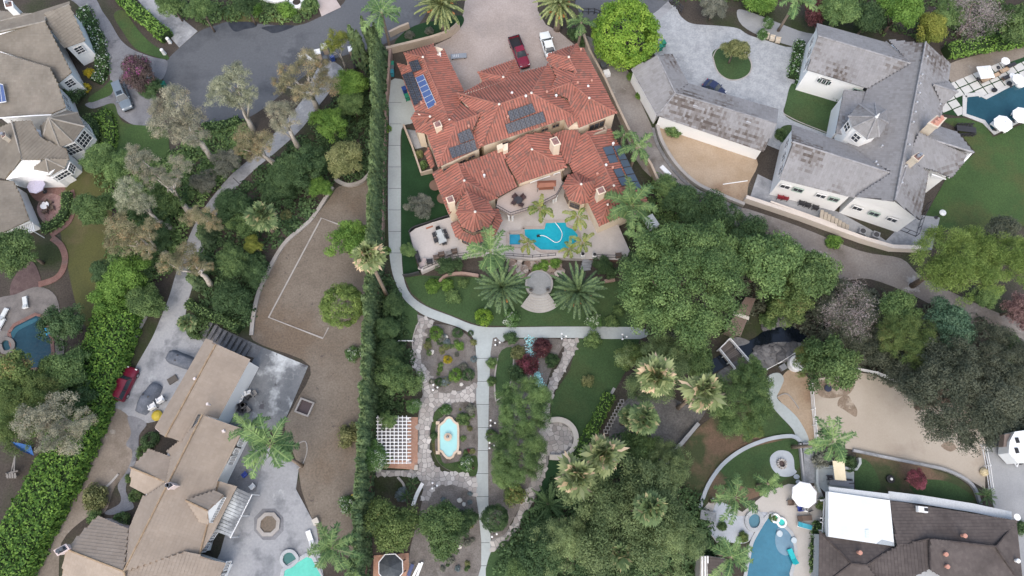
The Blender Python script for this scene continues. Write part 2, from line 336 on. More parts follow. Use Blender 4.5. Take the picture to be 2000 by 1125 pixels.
for a, b in (((455, 347), (478, 369)),):
    strip('expansion_joint', [a, b], .05, .12, .004, mat('joint_filler', (.07, .07, .075), fine=.1), False)['kind'] = 'structure'
S('side_driveway', [(762, 158), (806, 168), (812, 222), (806, 240), (784, 253), (783, 330), (784, 410), (784, 480), (788, 540), (802, 575), (832, 598), (880, 617), (935, 637), (1000, 639), (1100, 638), (1250, 640), (1250, 662), (1120, 660), (1005, 660), (985, 666), (966, 684), (957, 715), (957, 800), (957, 960), (957, 1140), (930, 1140), (930, 960), (930, 800), (930, 700), (924, 660), (900, 641), (855, 626), (822, 612), (790, 585), (770, 545), (761, 500), (758, 430), (758, 330), (760, 240)], 3, m_conc)
for y in range(200, 520, 42): strip('expansion_joint', [(759, y), (784, y)], .057, .06, .004, mat('joint_filler', (.2, .2, .2)), False)['kind'] = 'structure'
for y in range(700, 1120, 45): strip('expansion_joint', [(931, y), (956, y)], .057, .06, .004, mat('joint_filler', (.2, .2, .2)), False)['kind'] = 'structure'
S('motor_court', [(912, -20), (1052, -20), (1050, 20), (1066, 48), (1092, 62), (1128, 92), (1150, 120), (1040, 200), (930, 215), (890, 170), (850, 88), (880, 74), (900, 52)], 3, m_court, False)
S('lane', [(1140, -16), (1320, -16), (1300, 10), (1265, 40), (1180, 45), (1135, 30)], 1, m_asph)
S('driveway_apron', [(1258, 45), (1305, 2), (1314, 14), (1284, 42)], 4, m_conc2, False)
S('cobbled_court', [(1262, 42), (1312, 10), (1330, 32), (1352, 46), (1400, 50), (1440, 55), (1462, 68), (1500, 80), (1545, 92), (1572, 70), (1580, 90), (1565, 130), (1552, 175), (1534, 205), (1532, 222), (1560, 236), (1630, 262), (1620, 300), (1540, 300), (1400, 230), (1320, 170), (1280, 110)], 3, m_cobble)
S('north_drive', [(1440, 20), (1470, 25), (1560, 60), (1600, 70), (1580, 95), (1500, 76), (1450, 50)], 4, m_drive)
S('dirt_track', [(1140, 70), (1180, 90), (1235, 150), (1252, 200), (1270, 240), (1292, 290), (1340, 350), (1400, 393), (1460, 408), (1560, 442), (1680, 490), (1760, 505), (1800, 540), (1900, 590), (2010, 640), (2010, 680), (1900, 640), (1790, 580), (1700, 545), (1640, 545), (1560, 500), (1430, 450), (1330, 385), (1255, 330), (1215, 250), (1180, 170), (1130, 100)], 1, m_track)
S('asphalt_yard', [(1925, 868), (1960, 850), (2010, 850), (2010, 1140), (1990, 1140), (1984, 1020), (1940, 990)], 3, m_drive, False)
# --- lawns, fields, beds
S('lawn', [(222, 30), (240, 62), (264, 94), (300, 110), (330, 116), (320, 100), (300, 88), (280, 70), (262, 48), (240, 20)], 4, m_lawn2)
S('lawn', [(174, 190), (200, 172), (218, 156), (219, 182), (196, 194), (176, 200)], 4, m_lawn2)
S('lawn', [(196, 214), (222, 202), (232, 226), (250, 242), (320, 250), (330, 280), (325, 330), (260, 340), (225, 300), (218, 250)], 4, m_lawn2)
S('lawn', [(430, 18), (470, 14), (540, 30), (566, 44), (500, 42), (440, 40)], 4, m_dlawn)
S('side_lawn', [(130, 340), (190, 330), (215, 345), (220, 400), (212, 480), (215, 540), (190, 590), (172, 640), (150, 600), (128, 500), (118, 440)], 2, m_dlawn)
S('dry_field', [(725, 340), (700, 362), (662, 364), (642, 390), (600, 442), (555, 482), (512, 555), (496, 610), (490, 655), (512, 674), (606, 715), (575, 790), (556, 835), (580, 905), (590, 960), (612, 1020), (628, 1060), (690, 1095), (690, 1140), (712, 1140), (735, 600), (748, 400)], 2, m_field)
S('mulch_bed', [(430, 400), (560, 330), (655, 355), (640, 388), (590, 445), (552, 480), (510, 552), (494, 610), (470, 640), (400, 600), (395, 500)], 1, m_soil)
S('dirt_yard', [(216, 798), (252, 814), (256, 850), (258, 900), (250, 925), (225, 950), (205, 1000), (170, 1010), (120, 1060), (110, 1140), (55, 1140), (110, 1040), (160, 930), (185, 850)], 2, m_dirt)
S('stamped_path', [(250, 812), (286, 826), (272, 850), (270, 880), (262, 910), (252, 930), (246, 960), (262, 990), (240, 1000), (214, 1006), (205, 1000), (232, 985), (236, 970), (230, 948), (246, 922), (256, 900), (258, 880), (246, 868), (256, 846)], 4, m_stamp)
S('peeling_slab', [(508, 676), (602, 715), (558, 818), (540, 840), (440, 830), (430, 800), (478, 735)], 4, m_peel, False)
S('stone_terrace', [(430, 640), (420, 628), (385, 654), (400, 672), (500, 700), (512, 678)], 4, m_rock, False)
S('pool_patio', [(470, 900), (520, 870), (585, 905), (578, 955), (618, 1030), (634, 1140), (400, 1140), (430, 1080), (452, 1000)], 4, m_conc2, False)
S('lawn', [(784, 253), (800, 250), (845, 345), (872, 395), (900, 400), (885, 425), (800, 458), (815, 520), (822, 536), (788, 541), (783, 480), (783, 330)], 4, m_dklawn, False)
S('lawn', [(790, 542), (822, 538), (900, 540), (1000, 545), (1240, 550), (1250, 639), (1100, 637), (1000, 637), (935, 635), (880, 615), (832, 596), (804, 573)], 4, m_lawn, False)
S('lawn', [(768, 555), (786, 582), (818, 614), (812, 640), (805, 664), (770, 664)], 4, m_lawn)
S('lawn', [(1130, 662), (1250, 662), (1236, 700), (1200, 765), (1150, 855), (1130, 866), (1100, 830), (1076, 818), (1076, 795), (1085, 765), (1112, 725)], 4, m_lawn, False)
S('lawn', [(974, 694), (1002, 678), (1003, 705), (1000, 740), (988, 768), (968, 782)], 5, m_lawn)
S('lawn', [(1070, 900), (1105, 895), (1140, 870), (1120, 940), (1075, 985), (1045, 1000)], 3, m_dklawn)
S('lawn', [(958, 1080), (985, 1068), (1010, 1048), (1060, 1000), (1080, 1140), (958, 1140)], 3, m_lawn)
S('gravel_bed', [(834, 638), (880, 636), (918, 660), (929, 690), (930, 758), (890, 768), (850, 770), (832, 752), (818, 715), (818, 672)], 4, m_gravel)
S('gravel_bed', [(852, 800), (868, 786), (900, 784), (930, 784), (930, 930), (900, 928), (862, 910), (846, 880), (842, 840)], 4, m_gravel)
S('gravel_bed', [(822, 990), (836, 958), (860, 945), (900, 950), (930, 970), (930, 1140), (800, 1140)], 4, m_gravel)
S('gravel_bed', [(958, 690), (985, 670), (1020, 662), (1100, 664), (1092, 690), (1072, 735), (1060, 790), (1062, 880), (1040, 940), (1010, 1000), (958, 1050)], 3, m_gravel)
S('dirt_strip', [(735, 925), (790, 922), (815, 930), (818, 980), (760, 1000), (732, 985)], 3, m_soil)
S('sandy_patch', [(1284, 250), (1330, 262), (1400, 280), (1478, 310), (1462, 360), (1452, 400), (1400, 378), (1350, 345), (1305, 295)], 2, m_sandy)
S('lawn', [(1545, 165), (1560, 168), (1640, 200), (1640, 235), (1626, 262), (1590, 252), (1542, 232), (1532, 218), (1536, 195)], 5, m_lawn)
S('lawn', [(1521, 258), (1530, 246), (1548, 246), (1545, 270), (1525, 278)], 5, m_lawn)
S('lawn', [(1835, 232), (1882, 230), (1922, 242), (1940, 268), (2010, 236), (2010, 440), (1900, 450), (1832, 450), (1808, 420), (1850, 345), (1905, 298), (1868, 250)], 3, m_lawn2, False)
S('dirt_path', [(1850, 130), (1900, 110), (2010, 88), (2010, 112), (1920, 140), (1868, 168)], 3, m_dirt)
isl = S('round_lawn', [(1391, 108), (1400, 95), (1425, 90), (1448, 98), (1465, 120), (1464, 140), (1448, 153), (1425, 155), (1402, 140)], 5, m_lawn)
S('riding_arena', [(1580, 742), (1625, 735), (1662, 726), (1700, 730), (1760, 755), (1860, 760), (1925, 860), (1924, 955), (1880, 930), (1800, 905), (1720, 890), (1664, 878), (1600, 866), (1588, 800)], 3, m_arena, False)
m_dung = mat('churned_dirt', (.21, .165, .125), (.27, .215, .165), s=.5, c3=(.38, .33, .27), s3=.7, t3=.5, fine=.25)
for pp in ([(1592, 752), (1610, 742), (1640, 745), (1668, 748), (1660, 768), (1640, 775), (1618, 778), (1600, 772)], [(1640, 778), (1655, 772), (1665, 785), (1674, 800), (1672, 814), (1660, 808), (1648, 800), (1636, 792)], [(1768, 760), (1790, 752), (1806, 770), (1800, 790), (1782, 784)], [(1838, 870), (1855, 862), (1868, 874), (1858, 882), (1846, 878)]): S('churned_dirt', pp, 4, m_dung)
S('sandy_bank', [(1525, 740), (1545, 722), (1582, 742), (1590, 800), (1592, 860), (1560, 860), (1545, 810), (1515, 770)], 3, m_sandy)
S('tired_lawn', [(1365, 985), (1380, 930), (1420, 880), (1470, 860), (1530, 850), (1562, 860), (1575, 955), (1540, 945), (1500, 962), (1450, 980), (1380, 995)], 2, m_red)
S('tired_lawn', [(1330, 900), (1360, 840), (1420, 800), (1500, 780), (1535, 815), (1556, 855), (1470, 858), (1410, 890), (1372, 950), (1345, 990)], 2, m_red)
S('lawn', [(1500, 785), (1518, 800), (1550, 850), (1525, 850), (1480, 852), (1470, 820)], 3, m_lawn)
S('lawn', [(1405, 915), (1440, 885), (1500, 866), (1560, 860), (1566, 905), (1510, 950), (1450, 950)], 3, m_lawn)
S('tired_lawn', [(1672, 885), (1720, 892), (1800, 910), (1865, 930), (1900, 955), (1918, 988), (1800, 975), (1670, 962)], 3, m_red, False)
S('lawn', [(1672, 900), (1700, 905), (1720, 950), (1700, 960), (1672, 958)], 4, m_lawn); S('lawn', [(1780, 940), (1850, 940), (1905, 975), (1850, 975), (1790, 965)], 4, m_lawn)
S('dirt_slope', [(1250, 640), (1300, 650), (1400, 640), (1425, 660), (1380, 700), (1340, 690), (1270, 670)], 2, m_soil)
S('mulched_slope', [(1190, 860), (1215, 790), (1270, 760), (1340, 790), (1380, 800), (1320, 880), (1290, 930), (1250, 900)], 2, mat('grey_mulch', (.1, .098, .095), (.14, .135, .13), s=.6, fine=.3, fs=4))
# --- creek with rocky banks
m_creek = mat('dark_water', (.006, .009, .014), (.012, .018, .03), s=.15, fine=0, rough=.08, spec=.5)
S('creek_water', [(1368, 712), (1395, 700), (1430, 678), (1470, 662), (1500, 642), (1540, 635), (1580, 660), (1570, 672), (1520, 668), (1490, 682), (1460, 698), (1425, 712), (1390, 730), (1372, 728)], 2, m_creek)
S('rock_bank', [(1400, 730), (1440, 706), (1480, 690), (1500, 672), (1530, 668), (1575, 672), (1560, 690), (1545, 700), (1500, 720), (1470, 740), (1420, 745)], 3, m_rock)
S('rock_bank', [(1490, 636), (1510, 615), (1535, 605), (1545, 632), (1515, 640), (1498, 645)], 3, m_rock); S('rock_bank', [(1420, 665), (1440, 658), (1465, 668), (1440, 676)], 3, m_rock)
S('winding_path', [(1500, 735), (1520, 728), (1531, 740), (1524, 760), (1518, 778), (1540, 798), (1562, 822), (1580, 860), (1560, 862), (1548, 838), (1520, 808), (1498, 780), (1492, 760)], 5, m_conc)
# --- terraces of the lower right house
S('pool_terrace', [(1368, 1000), (1392, 972), (1420, 985), (1450, 1000), (1500, 960), (1540, 945), (1578, 950), (1600, 948), (1612, 980), (1602, 1020), (1590, 1050), (1600, 1140), (1545, 1140), (1520, 1030), (1490, 1005), (1450, 1040), (1400, 1060), (1385, 1040)], 4, mat('salmon_concrete', (.47, .45, .42), (.42, .4, .37), s=.3, fine=.05), False)
S('rock_terrace', [(1392, 1002), (1402, 982), (1425, 988), (1442, 1008), (1490, 1000), (1500, 1006), (1478, 1030), (1462, 1058), (1430, 1060), (1390, 1045)], 5, mat('pale_rock', (.4, .43, .47), (.46, .49, .53), s=.3, c3=(.3, .32, .35), s3=.25, fine=.08))
S('patio', [(1590, 912), (1668, 915), (1668, 962), (1612, 962), (1594, 945)], 4, m_conc, False)
S('fire_pit_pad', [(1506, 890), (1520, 880), (1540, 882), (1550, 895), (1552, 915), (1556, 922), (1545, 930), (1525, 930), (1510, 918), (1504, 903)], 5, mat('blue_grey_stone', (.36, .4, .44), (.41, .45, .49), s=.4, fine=.06))
for x, y, r in ((1556, 931, 6), (1559, 941, 5)): S('stepping_stone', [(x+r*math.cos(a), y+r*.8*math.sin(a)) for a in (0, 1, 2, 3, 4, 5)], 5, mat('blue_grey_stone', (.36, .4, .44)))
# --- white house pool terrace
def in_poly(p, q):
    c = False
    for i in range(len(q)):
        a, b = q[i], q[i-1]
        if (a[1] > p[1]) != (b[1] > p[1]) and p[0] < (b[0]-a[0])*(p[1]-a[1])/(b[1]-a[1])+a[0]: c = not c
    return c
def clip_half(poly, p, n):
    out = []
    for i in range(len(poly)):
        a, b = poly[i], poly[(i+1) % len(poly)]; da, db = (a-p).dot(n), (b-p).dot(n)
        if da <= 0: out.append(a)
        if (da < 0) != (db < 0) and da != db: out.append(a+(b-a)*(da/(da-db)))
    return out
def flagstones(name, px, z, size, m=None, curve=True, label=None, hmin=.02):
    base = patch(name, px, z, m_mortar, curve, label=label); q = W(smooth(px) if curve else px, z); qq = [(p.x, p.y) for p in q]
    x0, x1 = min(p[0] for p in qq), max(p[0] for p in qq); y0, y1 = min(p[1] for p in qq), max(p[1] for p in qq); pts = {}
    nx, ny = int((x1-x0)/size)+2, int((y1-y0)/size)+2
    for i in range(-1, nx+1):
        for j in range(-1, ny+1): pts[i, j] = Vector((x0+(i+.5+R.uniform(-.42, .42))*size, y0+(j+.5+R.uniform(-.42, .42))*size))
    cells = []
    for (i, j), c in pts.items():
        if not in_poly(c, qq): continue
        cell = [c+Vector((a, b))*size*.95 for a, b in ((-1, -1), (1, -1), (1, 1), (-1, 1))]
        for di in (-2, -1, 0, 1, 2):
            for dj in (-2, -1, 0, 1, 2):
                o = pts.get((i+di, j+dj))
                if o is None or (di == dj == 0): continue
                d = o-c; cell = clip_half(cell, c+d*.5-d.normalized()*.035, d.normalized())
                if len(cell) < 3: break
            if len(cell) < 3: break
        if len(cell) >= 3: cells.append(cell)
    for cell in cells[:300]:
        b = MB(); b.prism([(p.x, p.y) for p in cell], z-.002, z+hmin+R.random()*.025, R.random()); b.build('stone', m or m_stone, base)
    if len(cells) > 300:
        b = MB()
        for cell in cells[300:]: b.prism([(p.x, p.y) for p in cell], z-.002, z+hmin+R.random()*.025, R.random())
        o = b.build('stones', m or m_stone, base); o['kind'] = 'stuff'
    return base
flagstones('flagstone_path', [(815, 614), (817, 634), (810, 660), (805, 685), (802, 705), (812, 725), (822, 745), (826, 770), (820, 790), (817, 815), (817, 919), (734, 918), (734, 930), (815, 930), (822, 941), (827, 956), (820, 978), (838, 978), (848, 956), (865, 945), (895, 947), (920, 960), (930, 969), (930, 934), (900, 926), (866, 924), (848, 907), (839, 881), (840, 840), (848, 805), (865, 791), (895, 785), (930, 783), (930, 748), (900, 763), (865, 770), (848, 765), (842, 735), (832, 720), (820, 703), (824, 670), (830, 644), (850, 627)], .075, .62, curve=False)
flagstones('garden_flagstone_walk', [(1101, 662), (1130, 662), (1122, 690), (1106, 720), (1092, 745), (1080, 770), (1074, 795), (1074, 830), (1072, 870), (1071, 905), (1058, 940), (1046, 970), (1030, 1000), (1015, 1025), (1000, 1050), (975, 1072), (958, 1078), (958, 1055), (985, 1045), (1002, 1020), (1018, 985), (1030, 955), (1045, 925), (1054, 895), (1056, 860), (1058, 825), (1058, 795), (1066, 762), (1078, 735), (1095, 705), (1102, 685)], .075, .62, curve=False)
flagstones('round_seat_floor', [(1072, 824), (1094, 824), (1112, 835), (1119, 856), (1112, 877), (1094, 888), (1072, 888), (1058, 880), (1056, 840)], .08, .62)
# round seat wall, lily of arcs
def arc(cx, cy, rx, ry, a0, a1, n=16): return [(cx+rx*math.cos(math.radians(a0+(a1-a0)*i/n)), cy-ry*math.sin(math.radians(a0+(a1-a0)*i/n))) for i in range(n+1)]
m_seat = mat('pale_cast_stone', (.5, .47, .42), (.56, .53, .48), s=.5, fine=.05)
strip('seat_wall', [(1073, 821)]+arc(1088, 857, 37, 37, 88, -88)+[(1073, 893)], .05, .7, .5, m_seat, False, label='cream horseshoe seat wall around the round flagstone floor', cat='wall')
# edging, kerbs and low walls
def kerb(pts, label, name='garden_kerb', wd=.22, ht=.16, m=None, z=.03, curve=True, cat='kerb', group=None): return strip(name, pts, z, wd, ht, m or m_kerb, curve, label=label, cat=cat, group=group)
kerb([(665, 440), (628, 426), (525, 620), (631, 661), (642, 640)], 'pale concrete border outlining the four-sided court on the dry field', 'court_border', .22, .1, curve=False)
kerb([(650, 366), (612, 425), (590, 446), (552, 482), (512, 556), (497, 610), (492, 655)], 'low curved concrete kerb along the west side of the dry field', wd=.55, ht=.3)
kerb([(655, 352), (680, 363), (708, 356), (724, 338)], 'curved pale retaining kerb under the olive tree by the cypress hedge', 'retaining_wall', .5, .5, cat='wall')
kerb([(286, 618), (262, 665), (240, 710), (222, 750), (207, 790)], 'low pale wall beside the long driveway below the laurel hedge', 'retaining_wall', .45, .5, cat='wall')
kerb([(205, 794), (168, 850), (140, 930), (110, 1010), (75, 1110)], 'narrow kerb between laurel hedge and dirt yard', wd=.2, ht=.1)
kerb([(808, 702), (806, 668), (812, 642), (818, 630)], 'thin kerb beside the flagstone path at the small lawn', wd=.15)
kerb([(1001, 678), (1003, 705), (999, 740), (988, 768), (968, 784)], 'thin pale kerb round the small sickle lawn', wd=.18)
kerb([(972, 700), (966, 740), (968, 784)], 'thin pale kerb on the west edge of the sickle lawn', wd=.18)
kerb([(1200, 758), (1170, 812), (1140, 866)], 'straight concrete mow strip along the right lawn edge', wd=.4, ht=.06, curve=False)
kerb([(1282, 247), (1292, 280), (1320, 325), (1360, 362), (1410, 385), (1452, 402)], 'pale curved retaining wall below the sandy patch', 'retaining_wall', .5, .7, cat='wall')
kerb([(1275, 250), (1285, 284), (1314, 330), (1354, 368), (1406, 392), (1448, 409)], 'grey drain channel beside the curved retaining wall', 'drain_channel', .5, .12, m=m_rock, cat='channel')
kerb([(1366, 992), (1382, 948), (1410, 908), (1450, 878), (1500, 858), (1545, 852), (1562, 862)], 'long curved stone kerb across the tired lawn', wd=.5, ht=.3, m=mat('blue_grey_stone', (.36, .4, .44)))
kerb([(1362, 828), (1330, 866), (1306, 890), (1290, 935)], 'angled pale wall on the slope beside the mulch', 'retaining_wall', .5, .8, m=m_conc2, curve=False, cat='wall')
kerb([(1664, 880), (1740, 896), (1800, 908), (1850, 920), (1895, 946), (1912, 985)], 'stone edging between riding arena and red lawn', 'retaining_wall', .35, .5, m=m_conc2, cat='wall')
kerb([(1560, 798), (1538, 770), (1518, 775)], 'short kerb by the winding concrete path', wd=.15)
kerb([(1392, 112), (1401, 96), (1425, 89), (1449, 97), (1466, 120), (1465, 141), (1448, 154), (1424, 156), (1402, 141), (1392, 112)], 'thin stone ring round the island lawn in the cobbled court', wd=.16, ht=.1)
kerb([(1530, 222), (1560, 238), (1626, 264)], 'thin edging of the courtyard lawn at the white house', wd=.15, ht=.08)
kerb([(800, 457), (808, 448), (840, 437), (878, 424)], 'dark metal edge of the terrace beside the lawn', wd=.12, ht=.9, m=M_dkmetal, cat='railing', name='terrace_fence')
kerb([(788, 541), (800, 540), (820, 535)], 'dark low gate fence across the lawn end', wd=.1, ht=1.1, m=M_dkmetal, curve=False, cat='fence', name='low_fence')
kerb([(858, 552), (872, 540), (900, 535), (935, 540)], 'curved pinkish garden wall below the terrace', 'garden_wall', .4, .5, m=m_wallp, cat='wall')
kerb([(775, 667), (808, 667)], 'white pipe rail closing the small lawn', wd=.12, ht=.5, m=M_white, curve=False, cat='rail', name='pipe_rail')
kerb([(1180, 551), (1200, 548)], 'short brick wall at the lawn end under the big tree', 'garden_wall', .4, .6, m=m_wallp, curve=False, cat='wall')
kerb([(777, 932), (788, 945), (792, 960)], 'short curved white kerb by the spiky plants', wd=.3, ht=.25)
kerb([(826, 944), (815, 965), (807, 988)], 'white painted curved seat by the flagstone path', wd=.45, ht=.4, m=M_white, name='curved_seat', cat='seat')
kerb([(140, 372), (144, 400), (136, 432), (112, 452), (100, 460)], 'red brick kerb curving round the oval patio', 'brick_kerb', .8, .12, m=m_brick)
kerb([(102, 465), (120, 480), (128, 505), (122, 530), (106, 546), (76, 556)], 'red brick kerb snaking down to the pool', 'brick_kerb', .9, .12, m=m_brick)
kerb([(232, 926), (220, 940), (208, 952), (205, 960)], 'pale curved kerb by the wispy shrub', wd=.3)
kerb([(580, 868), (596, 862), (600, 880), (592, 905), (580, 918)], 'thin curved edging near the queen palm', wd=.12, ht=.08)
# --- hedge-side walls and fences
strip('boundary_wall', [(765, 108), (762, 150), (756, 210), (752, 300), (750, 420), (748, 478)], 0, .4, 1.7, m_wallp, False, label='pinkish block wall between cypress hedge and side driveway', cat='wall')
strip('boundary_fence', [(743, 560), (737, 640), (733, 760), (730, 900), (724, 1000), (718, 1140)], 0, .3, 1.9, mat('brown_fence', (.12, .075, .06), (.16, .1, .08), fine=.15), False, label='brown board fence along the lower cypress hedge', cat='fence')
strip('garden_wall', [(757, 105), (800, 95), (850, 82), (880, 70), (897, 55)], 0, .45, 1.6, m_tan_wall, True, label='tan block wall curving between palm lawn and motor court', cat='wall')
strip('garden_wall', [(762, 72), (782, 62), (800, 55)], 0, .35, 1.3, m_tan_wall, False, label='short tan wall at the head of the palm lawn', cat='wall')
S('palm_lawn', [(770, 98), (776, 75), (810, 50), (860, 38), (900, 30), (905, 45), (885, 66), (850, 80), (800, 93)], 4, m_dklawn)
strip('boundary_wall', [(1132, 60), (1150, 110), (1180, 165), (1205, 220), (1225, 262), (1268, 330), (1284, 366)], 0, .35, 1.6, m_tan_wall, False, label='block wall between red roofed house and dirt track', cat='wall')
# ================================================================ BUILDINGS
tile_red = vmat('red_barrel_tile', [(0, (.19, .12, .1)), (.2, (.235, .12, .098)), (.35, (.29, .12, .092)), (.7, (.35, .138, .104)), (1, (.38, .165, .13))], rough=.75, objvar=.1, fine=.12)
base_red = mat('red_pan_tile', (.215, .1, .08), (.19, .108, .09), s=1.2, c3=(.12, .085, .075), s3=.5, t3=.55, fine=.25, fs=4)
ridge_red = vmat('red_ridge_tile', [(0, (.3, .125, .095)), (1, (.36, .17, .13))], objvar=.05)
tile_grey = vmat('grey_flat_tile', [(0, (.095, .08, .072)), (.3, (.15, .136, .128)), (.6, (.24, .238, .242)), (1, (.295, .296, .305))], objvar=.06, fine=.08)
base_grey = mat('grey_roof_base', (.1, .1, .105), (.08, .08, .085), s=.5, fine=.15)
ridge_grey = vmat('grey_ridge', [(0, (.24, .24, .25)), (1, (.33, .33, .34))])
tile_tan = vmat('tan_flat_tile', [(0, (.235, .19, .145)), (.4, (.29, .24, .192)), (1, (.345, .293, .245))], objvar=.07, fine=.1)
base_tan = mat('tan_roof_base', (.25, .19, .14), (.3, .23, .17), s=.5, fine=.15)
ridge_tan = vmat('tan_ridge', [(0, (.28, .2, .13)), (1, (.36, .27, .18))])
tile_moss = vmat('mossy_shake', [(0, (.125, .11, .09)), (.3, (.165, .145, .12)), (.75, (.205, .185, .155)), (1, (.24, .22, .19))], objvar=.16, fine=.16)
base_moss = mat('shake_base', (.16, .13, .09), (.2, .17, .12), s=.5, fine=.15)
ridge_moss = vmat('shake_ridge', [(0, (.26, .24, .21)), (1, (.34, .32, .29))])
tile_brn = vmat('dark_brown_shake', [(0, (.05, .042, .04)), (.5, (.085, .072, .068)), (1, (.125, .108, .1))], objvar=.06, fine=.2)
base_brn = mat('brown_roof_base', (.07, .06, .056), (.08, .07, .065), s=.5, fine=.1)
ridge_brn = vmat('brown_ridge', [(0, (.05, .042, .04)), (1, (.075, .063, .06))])
m_stucco_w = mat('white_stucco', (.86, .87, .86), (.83, .84, .84), s=.4, fine=.03)
m_pinkst = mat('pale_pink_stucco', (.62, .52, .5), (.66, .57, .55), s=.5, fine=.05)
def V(d, z): return lambda *k: [(d[n][0], d[n][1], d[n][2] if len(d[n]) > 2 else z) for n in k]
def chimney(parent, top, z, zb, m, cap=None, pots=0, k=1.0):
    """square stack whose top outline is traced at z"""
    q = W(top, z); cn = sum(q, Vector())/len(q); b = MB(); b.prism([cn+(p-cn)*.86 for p in q], zb, z-.25); o = b.build('chimney', m, parent)
    c = MB(); c.prism(q, z-.25, z, bottom=True); c.build('chimney_cap', m, o); c = MB(); c.prism([cn+(p-cn)*.74 for p in q], z, z+.06); c.build('flue_cover', cap or m_brick, o)
    for i in range(max(1, pots)):
        off = (q[1]-q[0])*(.3*(i-(pots-1)/2)) if pots > 1 else Vector()
        c = MB(); c.lathe((cn+off)[:2]+(z+.06,) if False else (cn.x+off.x, cn.y+off.y, z+.06), [(.22, 0), (.2, .3), (.26, .32), (.24, .42)], 10); c.build('chimney_pot', cap or M_metal, o)
    return o
def vent(parent, px, py, z, m=None, n='roof_vent', r=.14, h=.45):
    c = P(px, py, z); b = MB(); b.lathe((c.x, c.y, c.z-.3), [(r, 0), (r, h+.3), (r*1.5, h+.32), (r*1.2, h+.45)], 8); return b.build(n, m or M_white, parent)
def solar(parent, name, quad, nx, ny, m, fm, off=.2, gap=.02):
    """array of framed panels; quad = 4 (px,py,z) corners in order along the top then back"""
    a, b, c, d = [P(x, y, z+off) for x, y, z in quad]; n = (b-a).cross(d-a).normalized(); n = n if n.z > 0 else -n
    pt = lambda u, v: a*(1-u)*(1-v)+b*u*(1-v)+c*u*v+d*(1-u)*v
    for i in range(nx):
        for j in range(ny):
            u0, u1, v0, v1 = (i+gap)/nx, (i+1-gap)/nx, (j+gap)/ny, (j+1-gap)/ny
            def slab(e, h0, h1): 
                q = [pt(u0+e/nx, v0+e/ny), pt(u1-e/nx, v0+e/ny), pt(u1-e/nx, v1-e/ny), pt(u0+e/nx, v1-e/ny)]
                return MB().add([p+n*h0 for p in q]+[p+n*h1 for p in q], [(4, 5, 6, 7), (0, 1, 5, 4), (1, 2, 6, 5), (2, 3, 7, 6), (3, 0, 4, 7)])
            o = slab(0, -.03, .03).build(name, fm, parent); slab(.045, .03, .036).build('cell_sheet', m, o)
def cell_mat(name, c, line, s, lw=.06):
    """photovoltaic glass with a printed cell grid following the panel (object-independent, by position)"""
    m = bpy.data.materials.new(name); m.use_nodes = True; N = m.node_tree.nodes; L = m.node_tree.links; b = N['Principled BSDF']
    g = N.new('ShaderNodeNewGeometry'); mp = N.new('ShaderNodeMapping'); mp.inputs['Rotation'].default_value = (0, 0, math.radians(s[1])); L.new(g.outputs['Position'], mp.inputs['Vector'])
    br = N.new('ShaderNodeTexBrick'); br.offset = 0; br.inputs['Scale'].default_value = 1; br.inputs['Brick Width'].default_value = s[0]; br.inputs['Row Height'].default_value = s[0]; br.inputs['Mortar Size'].default_value = lw*s[0]
    br.inputs['Color1'].default_value = (*c, 1); br.inputs['Color2'].default_value = (*[x*1.15 for x in c], 1); br.inputs['Mortar'].default_value = (*line, 1)
    L.new(mp.outputs[0], br.inputs['Vector']); L.new(br.outputs['Color'], b.inputs['Base Color']); b.inputs['Roughness'].default_value = .25; return m
m_pv = cell_mat('pv_black', (.024, .03, .044), (.085, .09, .105), (.34, 22), .1); m_pvb = mat('pv_blue', (.06, .1, .24), (.07, .115, .26), s=.6, fine=.04, rough=.25)
m_pvg = mat('pv_slate', (.07, .1, .14), (.085, .115, .155), s=.6, fine=.05, rough=.3); m_alu = flat('aluminium', (.62, .63, .64), .4, .5)

